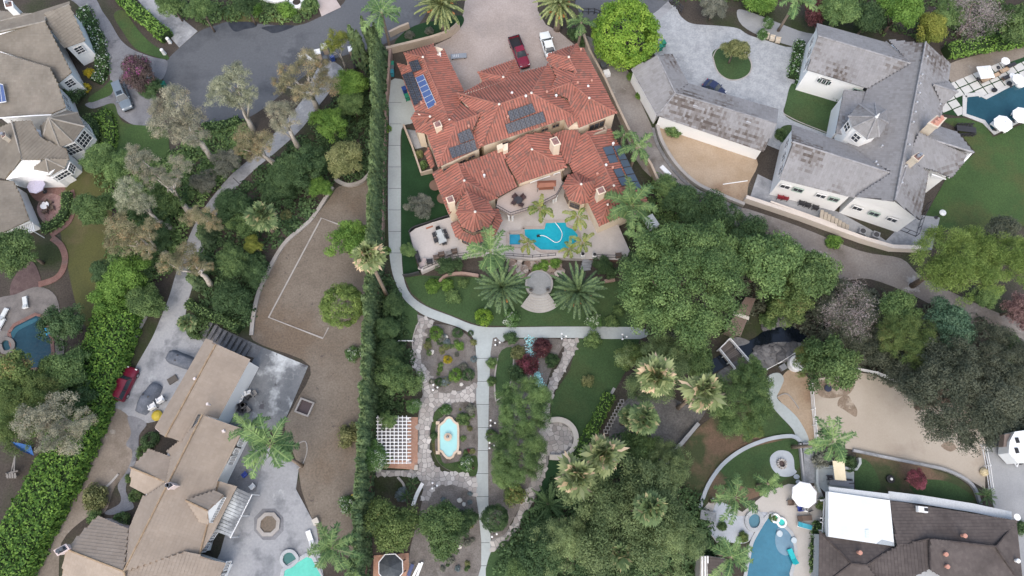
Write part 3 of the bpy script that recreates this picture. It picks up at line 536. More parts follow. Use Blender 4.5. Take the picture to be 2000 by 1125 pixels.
# ---------------- the red roofed house
HC = P(1000, 300); HC.z = 0
house = thing('red_roofed_house', HC, 'big cream house with red barrel tile roofs and solar panels', 'house')
D = dict(a=(789, 104, 5), b=(846, 86, 5), c=(826, 112, 6.9), n1=(856, 108, 5.2), e=(866, 92, 5), f=(906, 178, 5), v1=(898, 200, 5.9), d=(878, 235, 7.4),
 s1=(774, 122, 4.4), s2=(798, 128, 5), s3=(784, 144, 4.6), s4=(811, 217, 5), bt=(854, 223, 6.6), bp=(840, 228, 6.6), bw=(803, 232, 4.8), bs=(813, 258, 4.8), br=(833, 261, 5.6),
 x1=(892, 239, 8.3), x2=(937, 224, 8.7), sw=(856, 326, 6.6), sl=(849, 304, 6.4), k1=(922, 255, 8), k2=(938, 289, 7), k3=(932, 293, 6.8),
 mnw=(893, 182, 7.2), r1=(975, 204, 10), r2=(1038, 182, 10), mne=(1070, 125, 7.2), msw=(942, 286, 7.2), mse=(1119, 225, 7.4),
 t1=(1087, 152, 7.6), y1=(1075, 176.5, 8.6), y3=(1109, 195, 7.9), y2=(1114, 162, 9.0), q1=(1126, 141, 8.8), q0=(1111, 112, 8.8), qa=(1072, 105, 7), qb=(1126, 86, 7), qc=(1077, 130, 7.3), qd=(1067, 115, 7),
 ea=(1131, 93, 7), eb=(1139, 92, 6.8), ec=(1205, 221, 6.8), g1=(1151, 192, 9), g2=(1129, 174, 9), g4=(1113, 204, 7.9), g5=(1127, 236, 7.1), g6=(1131, 248, 6.9), g7=(1110, 249, 6.9), g8=(1102, 233, 7.3),
 p1=(933, 141, 5), p2=(1005, 116, 5), p3=(983, 151, 6.6), p4=(990, 167, 6.8), p5=(956, 161, 6.0), p6=(944, 165, 5), p7=(1016, 140, 5), p8=(1005, 146, 6.0),
 la=(844, 337, 4.2), lb=(858, 329, 4.7), lc=(894, 319, 5.9), ld=(907, 353, 6.1), le=(889, 401, 4.7), lf=(877, 419, 4.2), lg=(972, 387, 4.2), lh=(957, 393, 4.2), li=(911, 373, 5.7), lj=(958, 379, 4.5), lk=(915, 343, 5.3), ll=(901, 320, 5.8),
 ma=(928, 310, 5.9), mb=(968, 294, 5.9), mc=(992, 297, 5.8), md=(985, 314, 5.4), me=(1011, 365, 4.2), mf=(974, 384, 4.2),
 ca=(991, 282, 5.4), cb=(1027, 263, 6.7), cc=(1039, 292, 6.7), cd=(1013, 359, 4.7), ce=(987, 312, 5.2), cf=(1107, 327, 4.7), cg=(1073, 257, 5.5), ch=(1082, 270, 5.4),
 ra=(1080, 262, 5.5), rb=(1098, 254, 5.8), rc=(1128, 254, 5.8), rd=(1134, 264, 5.8), re=(1122, 293, 5.1), rf=(1112, 319, 4.5), rg=(1105, 320, 4.5),
 wa=(1143, 260, 6.1), wb=(1151, 266, 6.5), wc=(1199, 363, 6.3), wd=(1187, 400, 5.6), we=(1170, 442, 4.2), wf=(1148, 396, 4.2), wg=(1130, 360, 4.2), wh=(1119, 337, 4.2), wi=(1192, 250, 4.7), wj=(1267, 398, 4.5), wk=(1222, 420, 4.3))
v = V(D, 5)
roof(house, [v('a', 'b', 'c'), v('c', 'b', 'n1', 'e', 'f', 'v1', 'd'), v('a', 'c', 'd', 'x1', 'br', 'bt', 's4', 's3', 's2'), v('s1', 's2', 's3'),
 v('s4', 'bt', 'bp', 'bw'), v('bw', 'bp', 'bs'), v('bs', 'bp', 'bt', 'br'), v('d', 'v1', 'x2', 'x1'), v('x1', 'sw', 'sl', 'br'), v('x1', 'x2', 'k1', 'k2', 'k3', 'sw')], 'barrel', tile_red, base_red, ridge_red)
roof(house, [v('mnw', 'p6', 'p8', 'mne', 'r2', 'r1'), v('mnw', 'r1', 'msw', 'k2', 'k1', 'x2', 'v1'), v('r1', 'r2', 'mse', 'g8', 'msw'), v('r2', 'mne', 't1', 'y1', 'y3', 'mse'),
 v('qa', 'qb', 'q0'), v('qa', 'q0', 'q1', 'qc', 'qd'), v('qc', 'q1', 'y2', 'y1', 't1'), v('q0', 'qb', 'ea', 'eb', 'ec', 'g1', 'g2', 'y2', 'q1'), v('y1', 'y2', 'g2', 'g4', 'y3'),
 v('g2', 'g1', 'g5', 'mse', 'g4'), v('g1', 'ec', 'g6', 'g5'), v('g8', 'mse', 'g5', 'g7'), v('p1', 'p2', 'p3'), v('p1', 'p3', 'p4', 'p5', 'p6'), v('p2', 'p7', 'p8', 'p4', 'p3')], 'barrel', tile_red, base_red, ridge_red)
roof(house, [v('la', 'lb', 'lc', 'ld', 'le', 'lf'), v('lc', 'ld', 'lg', 'lj', 'lk', 'll'), v('ld', 'lg', 'lh', 'li', 'le'), v('ll', 'ma', 'mb', 'mc', 'md', 'me', 'mf', 'lj', 'lk'),
 v('ca', 'cb', 'cc', 'cd', 'ce'), v('cc', 'cf', 'cd'), v('cb', 'cg', 'ch', 'cf', 'cc'), v('ra', 'rb', 'rc', 'rd', 're', 'rf', 'rg'),
 v('wa', 'wi', 'wj', 'wc', 'wb'), v('rd', 'wa', 'wb', 'wc', 'wd', 'we', 'wf', 'wg', 'wh', 'rf', 're'), v('wc', 'wj', 'wk', 'wd'), v('wd', 'wk', 'we')], 'barrel', tile_red, base_red, ridge_red)
# towers
def spire(c, rim, zr, back=None):
    fs = []
    for i in range(len(rim)-(0 if back is None else 1)):
        p, q = rim[i], rim[(i+1) % len(rim)]; fs.append([(p[0], p[1], zr), (q[0], q[1], zr), c])
    return fs
rim = [(953, 392), (967, 419), (956, 442), (924, 453), (902, 443), (891, 417), (897, 397)]
roof(house, spire((928, 414, 8), rim, 6.0, 1)+[[(897, 397, 6), (928, 414, 8), (911, 373, 7.2)], [(911, 373, 7.2), (928, 414, 8), (953, 392, 6)]], 'barrel', tile_red, base_red, ridge_red)
outer = [(880, 436), (890, 463), (925, 478), (966, 462), (981, 431), (974, 409)]; inner = [(893, 430), (905, 451), (924, 460), (955, 450), (966, 427), (962, 406)]
roof(house, [[(outer[i][0], outer[i][1], 3.9), (outer[i+1][0], outer[i+1][1], 3.9), (inner[i+1][0], inner[i+1][1], 4.6), (inner[i][0], inner[i][1], 4.6)] for i in range(5)], 'barrel', tile_red, base_red, ridge_red)
block(house, rim, 6.0, 0, m_cream, .5, 'tower_wall'); block(house, outer+[(900, 410)], 3.9, 0, m_cream, .7, 'tower_wall')
rim2 = [(1166, 349), (1125, 338), (1109, 342), (1099, 364), (1111, 390), (1135, 399), (1148, 396)]
roof(house, spire((1135, 360, 6.4), rim2, 4.7, 1)+[[(1148, 396, 4.7), (1135, 360, 6.4), (1166, 349, 5.8)]], 'barrel', tile_red, base_red, ridge_red); block(house, rim2, 4.7, 0, m_cream, .5, 'tower_wall')
for c in ((928, 414, 8), (1135, 360, 6.4), (983, 151, 6.6), (1039, 292, 6.7), (907, 353, 6.1), (826, 112, 6.9), (1111, 112, 8.8), (1038, 182, 10), (975, 204, 10), (1151, 192, 9), (1199, 363, 6.3), (840, 228, 6.6), (1187, 400, 5.6), (856, 108, 5.3), (990, 167, 6.8), (878, 235, 7.4)):
    p = P(c[0], c[1], c[2]+.1); b = MB(); b.lathe(p, [(.17, 0), (.2, .1), (.12, .2), (.07, .3)], 8); b.build('roof_finial', mat('mortar_cap', (.7, .66, .6)), house)
v2 = lambda *k: [D[n][:2] for n in k]
block(house, v2('a', 'b', 'e', 'f', 'v1', 'd', 's4'), 4.9, 0, m_cream); block(house, v2('s4', 'd', 'x1', 'sw', 'sl', 'br'), 5.6, 0, m_cream); block(house, v2('bw', 'bs', 'br', 's4'), 4.7, 0, m_cream)
block(house, v2('sw', 'x1', 'x2', 'k2', 'k3'), 6.6, 0, m_cream, .25); block(house, v2('mnw', 'mne', 'mse', 'g8', 'msw'), 6.85, 0, m_cream, .4); block(house, v2('qa', 'qb', 'eb', 'ec', 'g6', 'g7', 'g8', 'y1'), 6.75, 0, m_cream, .22)
block(house, v2('p1', 'p2', 'p7', 'p6'), 4.9, 0, m_cream); block(house, v2('la', 'lc', 'll', 'lg', 'lh', 'lf'), 4.1, 0, m_cream); block(house, v2('ll', 'mb', 'mc', 'me', 'mf'), 4.1, 0, m_cream, .6)
block(house, v2('ca', 'cb', 'cg', 'cf', 'cd', 'ce'), 4.6, 0, m_cream, .22); block(house, v2('rd', 'wa', 'wi', 'wj', 'wk', 'we', 'wf', 'wh'), 4.2, 0, m_cream, .22)
for top, z, zb in (([(846, 240), (859, 235), (864, 246), (850, 251)], 8.2, 4), ([(1073, 271), (1087, 266), (1096, 281), (1082, 286)], 8.3, 4), ([(1164, 369), (1178, 363), (1184, 375), (1169, 381)], 7.6, 3.5), ([(870, 386), (884, 381), (889, 394), (875, 398)], 7.2, 3.5)):
    chimney(house, top, z, zb, m_cream, mat('chimney_cover', (.26, .16, .15)))
# parapet boxes on the upper south wall
for q, z0, z1 in (([(970, 284), (981, 279), (983, 288), (972, 293)], 4.5, 6.8), ([(981, 283), (992, 279), (992, 292), (983, 296)], 4.5, 6.6)):
    b = MB(); b.prism(W(q, z1), z0, z1); b.build('parapet', m_cream, house)
brn = flat('brown_frame', (.2, .14, .1)); zt = 6.3
for A, B, ts in (((942, 290, 7.0), (1098, 236, 7.0), (.28, .62, .78, .92)), ((860, 330, 6.4), (930, 297, 6.4), (.15, .6, .85))):
    for t in ts: window(house, (A[0], A[1]-2, A[2]), (B[0], B[1]-2, B[2]), t, A[2]-1.0, 1.0, .8, 2, 1, brn, out=.02)
window(house, (1131, 246, 6.8), (1205, 219, 6.8), .5, 5.0, 2.4, 1.7, 3, 1, brn, out=.0); window(house, (1013, 358, 4.6), (1107, 326, 4.6), .45, 2.9, 3.0, 1.3, 3, 1, M_white, out=.0)
window(house, (1013, 358, 4.6), (1107, 326, 4.6), .8, 2.9, .9, 1.5, 1, 2, M_white, out=.0); window(house, (974, 384, 4.2), (1011, 364, 4.2), .5, 2.6, 3.2, 1.4, 4, 1, brn, out=.0)
for i in (1, 2, 3):
    window(house, (*outer[i-1], 3.9), (*outer[i], 3.9), .5, 2.2, 1.4, 1.2, 2, 1, brn, out=-.5); window(house, (*rim[i], 6.0), (*rim[i+1], 6.0), .5, 5.2, 1.5, .7, 2, 1, brn, out=-.3)
for a in ((1101, 378, 4.6), ): window(house, (1099, 364, 4.6), (1111, 390, 4.6), .5, 2.8, 1.2, 1.4, 2, 2, brn, out=-.3); window(house, (1111, 390, 4.6), (1135, 399, 4.6), .5, 2.8, 1.4, 1.4, 2, 2, brn, out=-.3)
# south-east balcony, gutter, downpipes
b = MB(); b.prism(W([(1142, 262), (1180, 248), (1184, 256), (1146, 270)], 4.6), 4.3, 4.6); o = b.build('balcony', m_cream, house)
b = MB(); q = W([(1142, 262), (1146, 270), (1184, 256), (1180, 248)], 5.5)
for i in range(3): b.bar(q[i], q[i+1], .25, .9)
b.build('balcony_parapet', mat('brownish_stucco', (.33, .26, .2)), o)
# big upper terrace with railing
m_tile = mat('pinkish_terrace', (.4, .33, .29), (.44, .37, .33), s=.5, c3=(.36, .3, .27), s3=.2, fine=.07, fs=5)
tp = [(969, 405), (997, 421), (1036, 409), (1057, 400), (1086, 385), (1098, 364), (1095, 334), (1011, 366), (972, 388)]
terr = MB().prism(W(tp, 3.4), 3.05, 3.4, bottom=True).build('upper_terrace', m_tile, house)
q = W(tp[:6], 3.4); rl = MB()
for i in range(5):
    L_ = (q[i+1]-q[i]); rl.bar(q[i]+Vector((0, 0, 1)), q[i+1]+Vector((0, 0, 1)), .09, .07); rl.bar(q[i]+Vector((0, 0, .12)), q[i+1]+Vector((0, 0, .12)), .05, .05)
    k = int(L_.length/.35)
    for j in range(k+1): p = q[i]+L_*(j/k); rl.bar(p, p+Vector((0, 0, 1)), .03, .03)
rl.build('terrace_railing', M_dkmetal, terr)
for x, y in ((994, 419), (1001, 419), (1062, 396), (1082, 384), (1087, 381)):
    p = P(x, y, 3.05); MB().lathe((p.x, p.y, 0), [(.26, 0), (.26, .15), (.17, .2), (.15, 2.6), (.24, 2.75), (.24, 3.05)], 10).build('terrace_column', M_white, house)
# solar arrays
zf = lambda *k: k
solar(house, 'solar_panel', [(798, 121, 5.6), (816, 116, 6.6), (824, 135, 6.6), (806, 142, 5.6)], 2, 2, m_pv, M_dkmetal)
solar(house, 'solar_panel', [(785, 146, 4.75), (805, 139, 5.7), (827, 196, 5.7), (809, 207, 4.9)], 2, 6, m_pv, M_dkmetal)
solar(house, 'blue_solar_panel', [(811, 152, 5.75), (827, 145, 6.6), (853, 203, 6.8), (836, 213, 5.9)], 1, 6, m_pvb, m_alu, .24, .01)
solar(house, 'solar_panel', [(893, 261, 7.9), (917, 250, 8.1), (927, 271, 7.5), (899, 281, 7.4)], 3, 1, m_pv, M_dkmetal); solar(house, 'solar_panel', [(876, 289, 7.2), (927, 272, 7.5), (932, 293, 6.9), (883, 310, 6.8)], 5, 1, m_pv, M_dkmetal)
solar(house, 'solar_panel', [(991, 217, 9.4), (1039, 201, 9.4), (1047, 219, 8.5), (997, 238, 8.5)], 5, 1, m_pv, M_dkmetal); solar(house, 'solar_panel', [(986, 243, 8.35), (1060, 217, 8.5), (1067, 238, 7.7), (993, 262, 7.5)], 8, 1, m_pv, M_dkmetal)
solar(house, 'slate_solar_panel', [(1176, 288, 5.7), (1196, 284, 5.1), (1208, 317, 5.1), (1191, 320, 5.7)], 1, 2, m_pvg, M_dkmetal); solar(house, 'slate_solar_panel', [(1197, 285, 5.0), (1212, 283, 4.7), (1254, 368, 4.6), (1236, 371, 5.1)], 1, 6, m_pvg, M_dkmetal)
solar(house, 'slate_solar_panel', [(1197, 331, 5.8), (1213, 327, 5.2), (1230, 361, 5.2), (1214, 364, 5.8)], 1, 2, m_pvg, M_dkmetal)
for x, y, z in ((1000, 185, 8.8), (1027, 191, 9.6), (1068, 183, 8.6), (1086, 190, 8.2), (1148, 172, 7.7), (1155, 161, 7.4), (1128, 165, 8.6), (943, 338, 5.2), (946, 345, 5.1), (845, 161, 6.2), (824, 204, 5.3), (851, 207, 6.5), (916, 249, 8.1), (992, 231, 8.7), (1183, 325, 5.9), (1196, 330, 5.6), (1197, 283, 5.2), (905, 410, 5.6), (1166, 342, 5.6), (860, 109, 5.3), (1134, 100, 7.1)):
    vent(house, x, y, z+.05, mat('terracotta', (.5, .26, .2)) if R.random() < .5 else M_white)
b = MB(); b.prism(W([(1095, 325), (1112, 318), (1116, 336), (1102, 343)], 3.5), 3.0, 3.5); b.build('passage_roof', flat('passage_brown', (.13, .1, .08)), house)
# --- pool terrace in front of it
ZT = 1.0
pool_terrace = patch('pool_deck', [(800, 455), (812, 446), (845, 434), (880, 424), (905, 470), (960, 480), (975, 400), (1090, 345), (1150, 405), (1172, 444), (1206, 436), (1230, 490), (1222, 508), (1160, 506), (1085, 503), (1040, 507), (990, 502), (940, 496), (880, 506), (823, 532), (808, 490)], ZT, mat('pale_deck', (.44, .41, .39), (.49, .46, .44), s=.3, c3=(.38, .35, .33), s3=.2, fine=.07, fs=4), False, thick=1.2)
for pts, l in (([(823, 532), (880, 508), (940, 498)], 'red brick retaining wall at the west end of the pool deck'), ([(1150, 509), (1222, 511)], 'red brick retaining wall at the east end of the pool deck')):
    strip('retaining_wall', pts, 0, .35, .95, m_brick, False, label=l, cat='wall')
def rail(pts, z, label, ht=1.0, m=None, sp=1.3, cat='railing', name='deck_railing'):
    q = W(pts, z); t = thing(name, q[0], label, cat); m = m or M_dkmetal; tb = MB()
    for i in range(len(q)-1):
        for h in (.12, ht): tb.bar(q[i]+Vector((0, 0, h)), q[i+1]+Vector((0, 0, h)), .06, .06)
        d = q[i+1]-q[i]; k = max(1, round(d.length/sp))
        for j in range(k+(i == len(q)-2)):
            p = q[i]+d*(j/k); MB().bar(p, p+Vector((0, 0, ht)), .07, .07).build('post', m, t)
    tb.build('rail', m, t); return t
rail([(800, 456), (806, 480), (822, 528), (880, 503), (940, 493)], ZT, 'dark railing round the west end of the pool deck'); rail([(985, 499), (1040, 503), (1085, 499)], ZT, 'dark railing above the rockery behind the pool')
rail([(1165, 502), (1220, 504)], ZT, 'dark railing at the east end of the pool deck')
m_cop = mat('coping_stone', (.36, .31, .28), (.41, .36, .33), s=.8, fine=.1)
def pool(name, pts, z, m, label=None, cop=None, cw=.5, curve=True, k=4, ch=.1):
    o = patch(name, pts, z+.03, m, curve); q = smooth(pts, True, k) if curve else pts
    if cop: strip('pool_coping', q+[q[0]], z+.005, cw, ch, cop, False)['kind'] = 'structure'
    return o
def water(name, a, b): return mat(name, a, b, s=.25, c3=tuple(x*.82 for x in a), s3=.15, fine=.07, fs=2.2, rough=.06, spec=.5, bump=.25)
pool('pool_water', [(1021, 445), (1062, 445), (1065, 433), (1105, 432), (1109, 441), (1121, 446), (1131, 457), (1132, 470), (1114, 486), (1105, 492), (1056, 491), (1043, 482), (1036, 474), (1022, 461)], ZT, water('turquoise_water', (.012, .33, .44), (.02, .39, .49)), cop=m_cop, curve=False)
pool('spa_water', [(994, 455), (1017, 455), (1019, 458), (1019, 479), (1016, 482), (994, 482), (992, 479), (992, 458)], ZT, water('spa_blue', (.02, .26, .42), (.03, .3, .46)), cop=m_cop, curve=False, ch=.3)
q = smooth([(1084, 434), (1094, 447), (1098, 458), (1094, 470), (1084, 473), (1070, 464), (1060, 460), (1052, 461)], False, 5); T(MB().tube(W(q, ZT+.12), .05, 6).build('pool_hose', M_white), 'white cleaner hose looping across the turquoise pool', 'hose')
p = P(1051, 461, ZT+.1); b = MB(); b.box((p.x, p.y, p.z+.08), (.4, .35, .2), .4, tap=.7); b.box((p.x+.2, p.y, p.z+.04), (.1, .5, .14), .4); T(b.build('pool_cleaner', M_black), 'small dark cleaner robot at the hose end in the pool', 'pool cleaner')

# ---------------- the white house with grey roof
wh = thing('white_house', P(1700, 250), 'white two-storey house with grey tiled roofs and octagonal tower', 'house')
G = dict(a=(1595, 46, 5.6), b=(1730, 82, 5.6), c=(1778, 124, 8.2), d=(1598, 70, 8.2), e=(1695, 172, 5.8), f=(1575, 137, 5.6), n=(1808, 82, 9.2), s=(1748, 391, 9.2), j=(1740, 338, 8.2),
 g=(1857, 125, 5.8), h=(1852, 160, 5.8), i=(1840, 213, 5.8), k=(1667, 387, 5.8), l=(1547, 243, 5.6), m=(1548, 277, 8.2), o=(1523, 350, 5.6), p=(1657, 283, 5.8), q=(1790, 263, 8.4), r=(1838, 248, 6), t=(1870, 257, 6), u=(1902, 298, 8.2), w=(1853, 352, 5.8), x=(1776, 312, 8.9), y=(1797, 430, 5.8), z=(1815, 335, 6.6))
v = V(G, 6)
roof(wh, [v('a', 'b', 'c', 'd'), v('d', 'c', 'e', 'f'), v('b', 'n', 's', 'k', 'j', 'p', 'e', 'c'), v('n', 'g', 'h', 'i', 'r', 'q', 'x', 's'), v('l', 'p', 'j', 'm'), v('m', 'j', 'k', 'o'), v('q', 'r', 't', 'u'), v('q', 'u', 'w', 'z', 'x'), v('s', 'x', 'z', 'y')], 'flat', tile_grey, base_grey, ridge_grey, stain=1.3)
roof(wh, [[(1823, 165, 8), (1855, 159, 6.3), (1871, 180, 7.2)], [(1823, 165, 8), (1871, 180, 7.2), (1841, 208, 6)]], 'flat', tile_grey, base_grey, ridge_grey, stain=1.3)
rim = [(1657, 227), (1677, 203), (1708, 202), (1730, 215), (1735, 240), (1717, 267), (1693, 272), (1665, 249)]
roof(wh, spire((1712, 228, 11.2), rim, 8.6), 'flat', tile_grey, base_grey, ridge_grey, stain=1.3); block(wh, rim, 8.6, 3, m_stucco_w, .35, 'tower_wall')
p = P(1712, 228, 11.2); MB().lathe(p, [(.25, 0), (.12, .3), (.16, .4), (.03, .9)], 8).build('roof_finial', M_white, wh)
roof(wh, [[(1648, 177, 5.2), (1695, 178, 5.4), (1690, 205, 5.4), (1660, 222, 5.3), (1646, 262, 5.2), (1632, 259, 5.1)]], 'flat', tile_grey, base_grey, ridge_grey, stain=1.3)
v2 = lambda *k: [G[n][:2] for n in k]
block(wh, v2('a', 'b', 'e', 'f'), 5.5, 0, m_stucco_w, .35); block(wh, v2('b', 'n', 'g', 'i', 'y', 'k', 'e'), 5.6, 0, m_stucco_w, .4); block(wh, v2('l', 'p', 'k', 'o'), 5.5, 0, m_stucco_w, .35); block(wh, v2('q', 'r', 't', 'w', 'z'), 5.8, 0, m_stucco_w, .4)
block(wh, [(1648, 177), (1695, 178), (1690, 240), (1632, 259)], 5.1, 0, m_stucco_w, .3)
panel(wh, [(1596, 50, 5.4), (1599, 72, 7.9), (1577, 136, 5.4)], m_stucco_w); panel(wh, [(1549, 246, 5.4), (1550, 278, 7.9), (1526, 348, 5.4)], m_stucco_w); panel(wh, [(1669, 385, 5.6), (1748, 388, 8.9), (1795, 427, 5.6)], m_stucco_w); panel(wh, [(1868, 262, 5.8), (1899, 298, 7.9), (1853, 348, 5.6)], m_stucco_w)
panel(wh, [(1816, 346, 5.6), (1820, 340, 7.0), (1848, 350, 5.6)], m_stucco_w)
chimney(wh, [(1812, 240), (1830, 225), (1850, 230), (1832, 250)], 10.6, 5, mat('limestone', (.52, .45, .36), (.58, .52, .43), s=.6, fine=.1), mat('terracotta', (.5, .26, .2)), 3); chimney(wh, [(1781, 305), (1794, 297), (1806, 303), (1794, 316)], 10.8, 6, mat('limestone', (.56, .47, .37)), None, 2)
gr = flat('green_shutter', (.35, .45, .4))
for A, B, ts, zc in (((1525, 352, 5.4), (1667, 389, 5.4), (.12, .3, .62, .8), 3.6), ((1669, 391, 5.4), (1795, 432, 5.4), (.15, .42, .7), 3.2), ((1577, 139, 5.4), (1694, 174, 5.4), (.3, .34, .38, .9), 4.0)):
    for i, t in enumerate(ts): window(wh, A, B, t, zc, 1.3, .9, 2, 1, gr if i % 2 else M_white, out=-.25)
for A, B in (((1595, 48, 5.4), (1575, 138, 5.4)), ((1547, 245, 5.4), (1523, 350, 5.4))):
    for t in (.25, .5, .75): window(wh, A, B, t, 4.0, 1.4, 1.6, 2, 2, M_white, out=-.25)
for i in (6, 7): window(wh, (*rim[i], 8.6), (*rim[(i+1) % 8], 8.6), .5, 7.2, 1.0, 1.5, 2, 2, M_white, out=-.2)
for x, y, z in ((1810, 112, 8.9), (1800, 147, 9.2), (1796, 165, 9.2), (1795, 183, 9.2), (1790, 201, 9.2), (1787, 220, 9.2), (1783, 240, 9.2), (1775, 284, 9.2), (1767, 326, 9.2), (1761, 358, 9.2), (1745, 104, 6.6), (1722, 286, 7.6), (1710, 317, 7.8), (1713, 323, 7.7), (1835, 205, 6.2), (1840, 272, 7), (1855, 345, 5.9), (1637, 365, 5.9)): vent(wh, x, y, z, m_alu, r=.1, h=.15)
for q in ([(1593, 304, 7.2), (1601, 306, 7.2), (1599, 311, 7), (1591, 309, 7)], [(1675, 330, 7.2), (1683, 332, 7.2), (1681, 337, 7), (1673, 335, 7)], [(1835, 294, 7.1), (1842, 296, 7.1), (1840, 301, 6.9), (1833, 299, 6.9)]):
    qq = [P(x, y, z+.12) for x, y, z in q]; MB().add([p for p in qq]+[p+Vector((0, 0, .2)) for p in qq], [(4, 5, 6, 7), (0, 1, 5, 4), (1, 2, 6, 5), (2, 3, 7, 6), (3, 0, 4, 7)]).build('skylight', m_alu, wh)
# long lower terrace south of it, with pale wall and shadowed slots
S('south_terrace', [(1465, 385), (1480, 340), (1525, 362), (1560, 385), (1640, 415), (1700, 448), (1730, 470), (1760, 440), (1800, 420), (1836, 425), (1820, 488), (1790, 492), (1720, 484), (1620, 450), (1540, 420)], 5, m_conc2, False)
strip('terrace_wall', [(1452, 392), (1530, 418), (1560, 428), (1625, 452), (1680, 472), (1735, 488), (1790, 490)], 0, .6, 1.4, mat('cream_wall', (.6, .54, .48), (.64, .58, .52), s=.4, fine=.06), False, label='cream terrace wall south of the white house above the dirt track', cat='wall')
strip('terrace_wall', [(1500, 400), (1600, 436), (1628, 447)], 0, .3, 1.2, mat('cream_wall', (.6, .54, .48)), False, label='pale parapet in front of the row of terrace chairs', cat='wall')
st = thing('terrace_stairs', P(1630, 432), 'broad tan steps beside the white south wall', 'stairs')
for i in range(8):
    a, b = P(1606+i*7, 411+i*4.0, .1+.12*(8-i)), P(1602+i*7, 436+i*3.6, .1+.12*(8-i)); MB().bar(a, b, .5, .25).build('step', mat('tan_step', (.42, .37, .3), (.36, .32, .27), s=1), st)
# white garage with grey roof
ga = thing('white_garage', P(1400, 220), 'long white garage with angled grey tiled roof beside the cobbled court', 'garage')
K = dict(a=(1233, 135, 3.2), b=(1283, 108, 5.2), c=(1319, 182, 5.4), d=(1283, 227, 3.2), e=(1313, 106, 3.4), f=(1345, 163, 3.6), g=(1520, 213, 3.6), h=(1517, 242, 5.2), i=(1492, 296, 3.2)); v = V(K, 3)
roof(ga, [v('a', 'b', 'c', 'd'), v('b', 'e', 'f', 'c'), v('c', 'f', 'g', 'h'), v('c', 'h', 'i', 'd')], 'flat', tile_grey, base_grey, ridge_grey, stain=1.3)
v2 = lambda *k: [K[n][:2] for n in k]
block(ga, v2('a', 'b', 'e', 'f', 'c', 'd'), 3.2, 0, m_stucco_w, .3); block(ga, v2('c', 'f', 'g', 'i', 'd'), 3.2, 0, m_stucco_w, .3)
panel(ga, [(1519, 216, 3.3), (1515, 242, 5.0), (1492, 293, 3.1)], m_stucco_w)
for x, y in ((1358, 206), (1462, 238)):
    qq = [P(x+a, y+b, 4.7) for a, b in ((-4, -3), (5, -1), (4, 3), (-5, 1))]; MB().add(qq+[p+Vector((0, 0, .2)) for p in qq], [(4, 5, 6, 7), (0, 1, 5, 4), (1, 2, 6, 5), (2, 3, 7, 6), (3, 0, 4, 7)]).build('skylight', m_alu, ga)

# ---------------- the tan roofed house
th = thing('tan_roofed_house', P(330, 960), 'large house with tan flat tile roofs, dormer and white windows', 'house')
E = dict(a=(395, 810, 7.0), b=(485, 842, 4.2), b2=(470, 853, 4.2), c=(427, 940, 4.2), c2=(463, 950, 3.4), d=(420, 1037, 3.4), e=(390, 1083, 3.8), f=(365, 1077, 4.6), g=(242, 1116, 7.0), h=(362, 857, 4.4), i=(323, 880, 4.2), j=(333, 892, 5), k=(328, 943, 5.6), l=(277, 967, 4.2), m=(250, 1033, 4.6), n=(293, 877, 3.8), o=(255, 913, 5.2), p=(255, 950, 3.8), q=(290, 968, 3.8), r=(192, 1007, 3.8), s=(128, 1072, 6.2), t=(118, 1145, 3.8), u=(250, 1145, 6), w=(440, 1102, 3.6), x=(420, 1145, 3.6)); v = V(E, 4)
roof(th, [v('a', 'b', 'b2', 'c', 'e', 'f', 'g'), v('c', 'c2', 'd', 'e'), v('a', 'h', 'i', 'j', 'k', 'q', 'l', 'm', 'g'), v('o', 'n', 'j', 'k'), v('o', 'k', 'q', 'p'), v('s', 'r', 'm', 'g'), v('s', 'g', 'u', 't'), v('g', 'f', 'w', 'x', 'u')], 'flat', tile_tan, base_tan, ridge_tan, stain=.12)
v2 = lambda *k: [E[n][:2] for n in k]
block(th, v2('a', 'b', 'b2', 'c', 'e', 'g', 'm', 'l', 'i', 'h'), 4.0, 0, m_stucco_w, .4); block(th, v2('n', 'j', 'k', 'q', 'p', 'o'), 3.7, 0, m_pinkst, .3); block(th, v2('r', 'm', 'g', 'u', 't', 's'), 3.7, 0, m_pinkst, .3); block(th, v2('g', 'f', 'w', 'x', 'u'), 3.5, 0, m_stucco_w, .3)
panel(th, [(396, 812, 6.7), (484, 842, 4.1), (362, 858, 4.2)], m_stucco_w)
roof(th, [[(363, 977, 6.2), (420, 957, 5.0), (438, 968, 5.0), (405, 997, 6.4)], [(363, 977, 6.2), (405, 997, 6.4), (407, 1024, 5.0), (390, 1020, 4.8)]], 'flat', tile_tan, base_tan, ridge_tan, 'dormer_roof', stain=.12)
block(th, [(385, 976), (432, 968), (407, 1022), (390, 1015)], 4.9, 3, m_stucco_w, .25, 'dormer_wall'); panel(th, [(434, 970, 4.9), (405, 998, 6.2), (407, 1022, 4.9)], m_stucco_w)
window(th, (436, 969, 4.8), (409, 1022, 4.8), .28, 4.2, 1.5, 1.0, 5, 3, out=-.1); window(th, (436, 969, 4.8), (409, 1022, 4.8), .75, 4.2, 1.5, 1.0, 5, 3, out=-.1)
for t in (.12, .3, .5): window(th, (470, 855, 4.1), (427, 942, 4.1), t, 2.6, 1.3, 1.5, 3, 4, out=-.3)
for t in (.3, .65): window(th, (420, 1038, 3.3), (390, 1085, 3.3), t, 2.2, 1.6, 1.4, 4, 3, out=-.3)
for t in (.2, .6): window(th, (440, 1103, 3.5), (420, 1145, 3.5), t, 2.2, 1.5, 1.4, 4, 3, out=-.2)
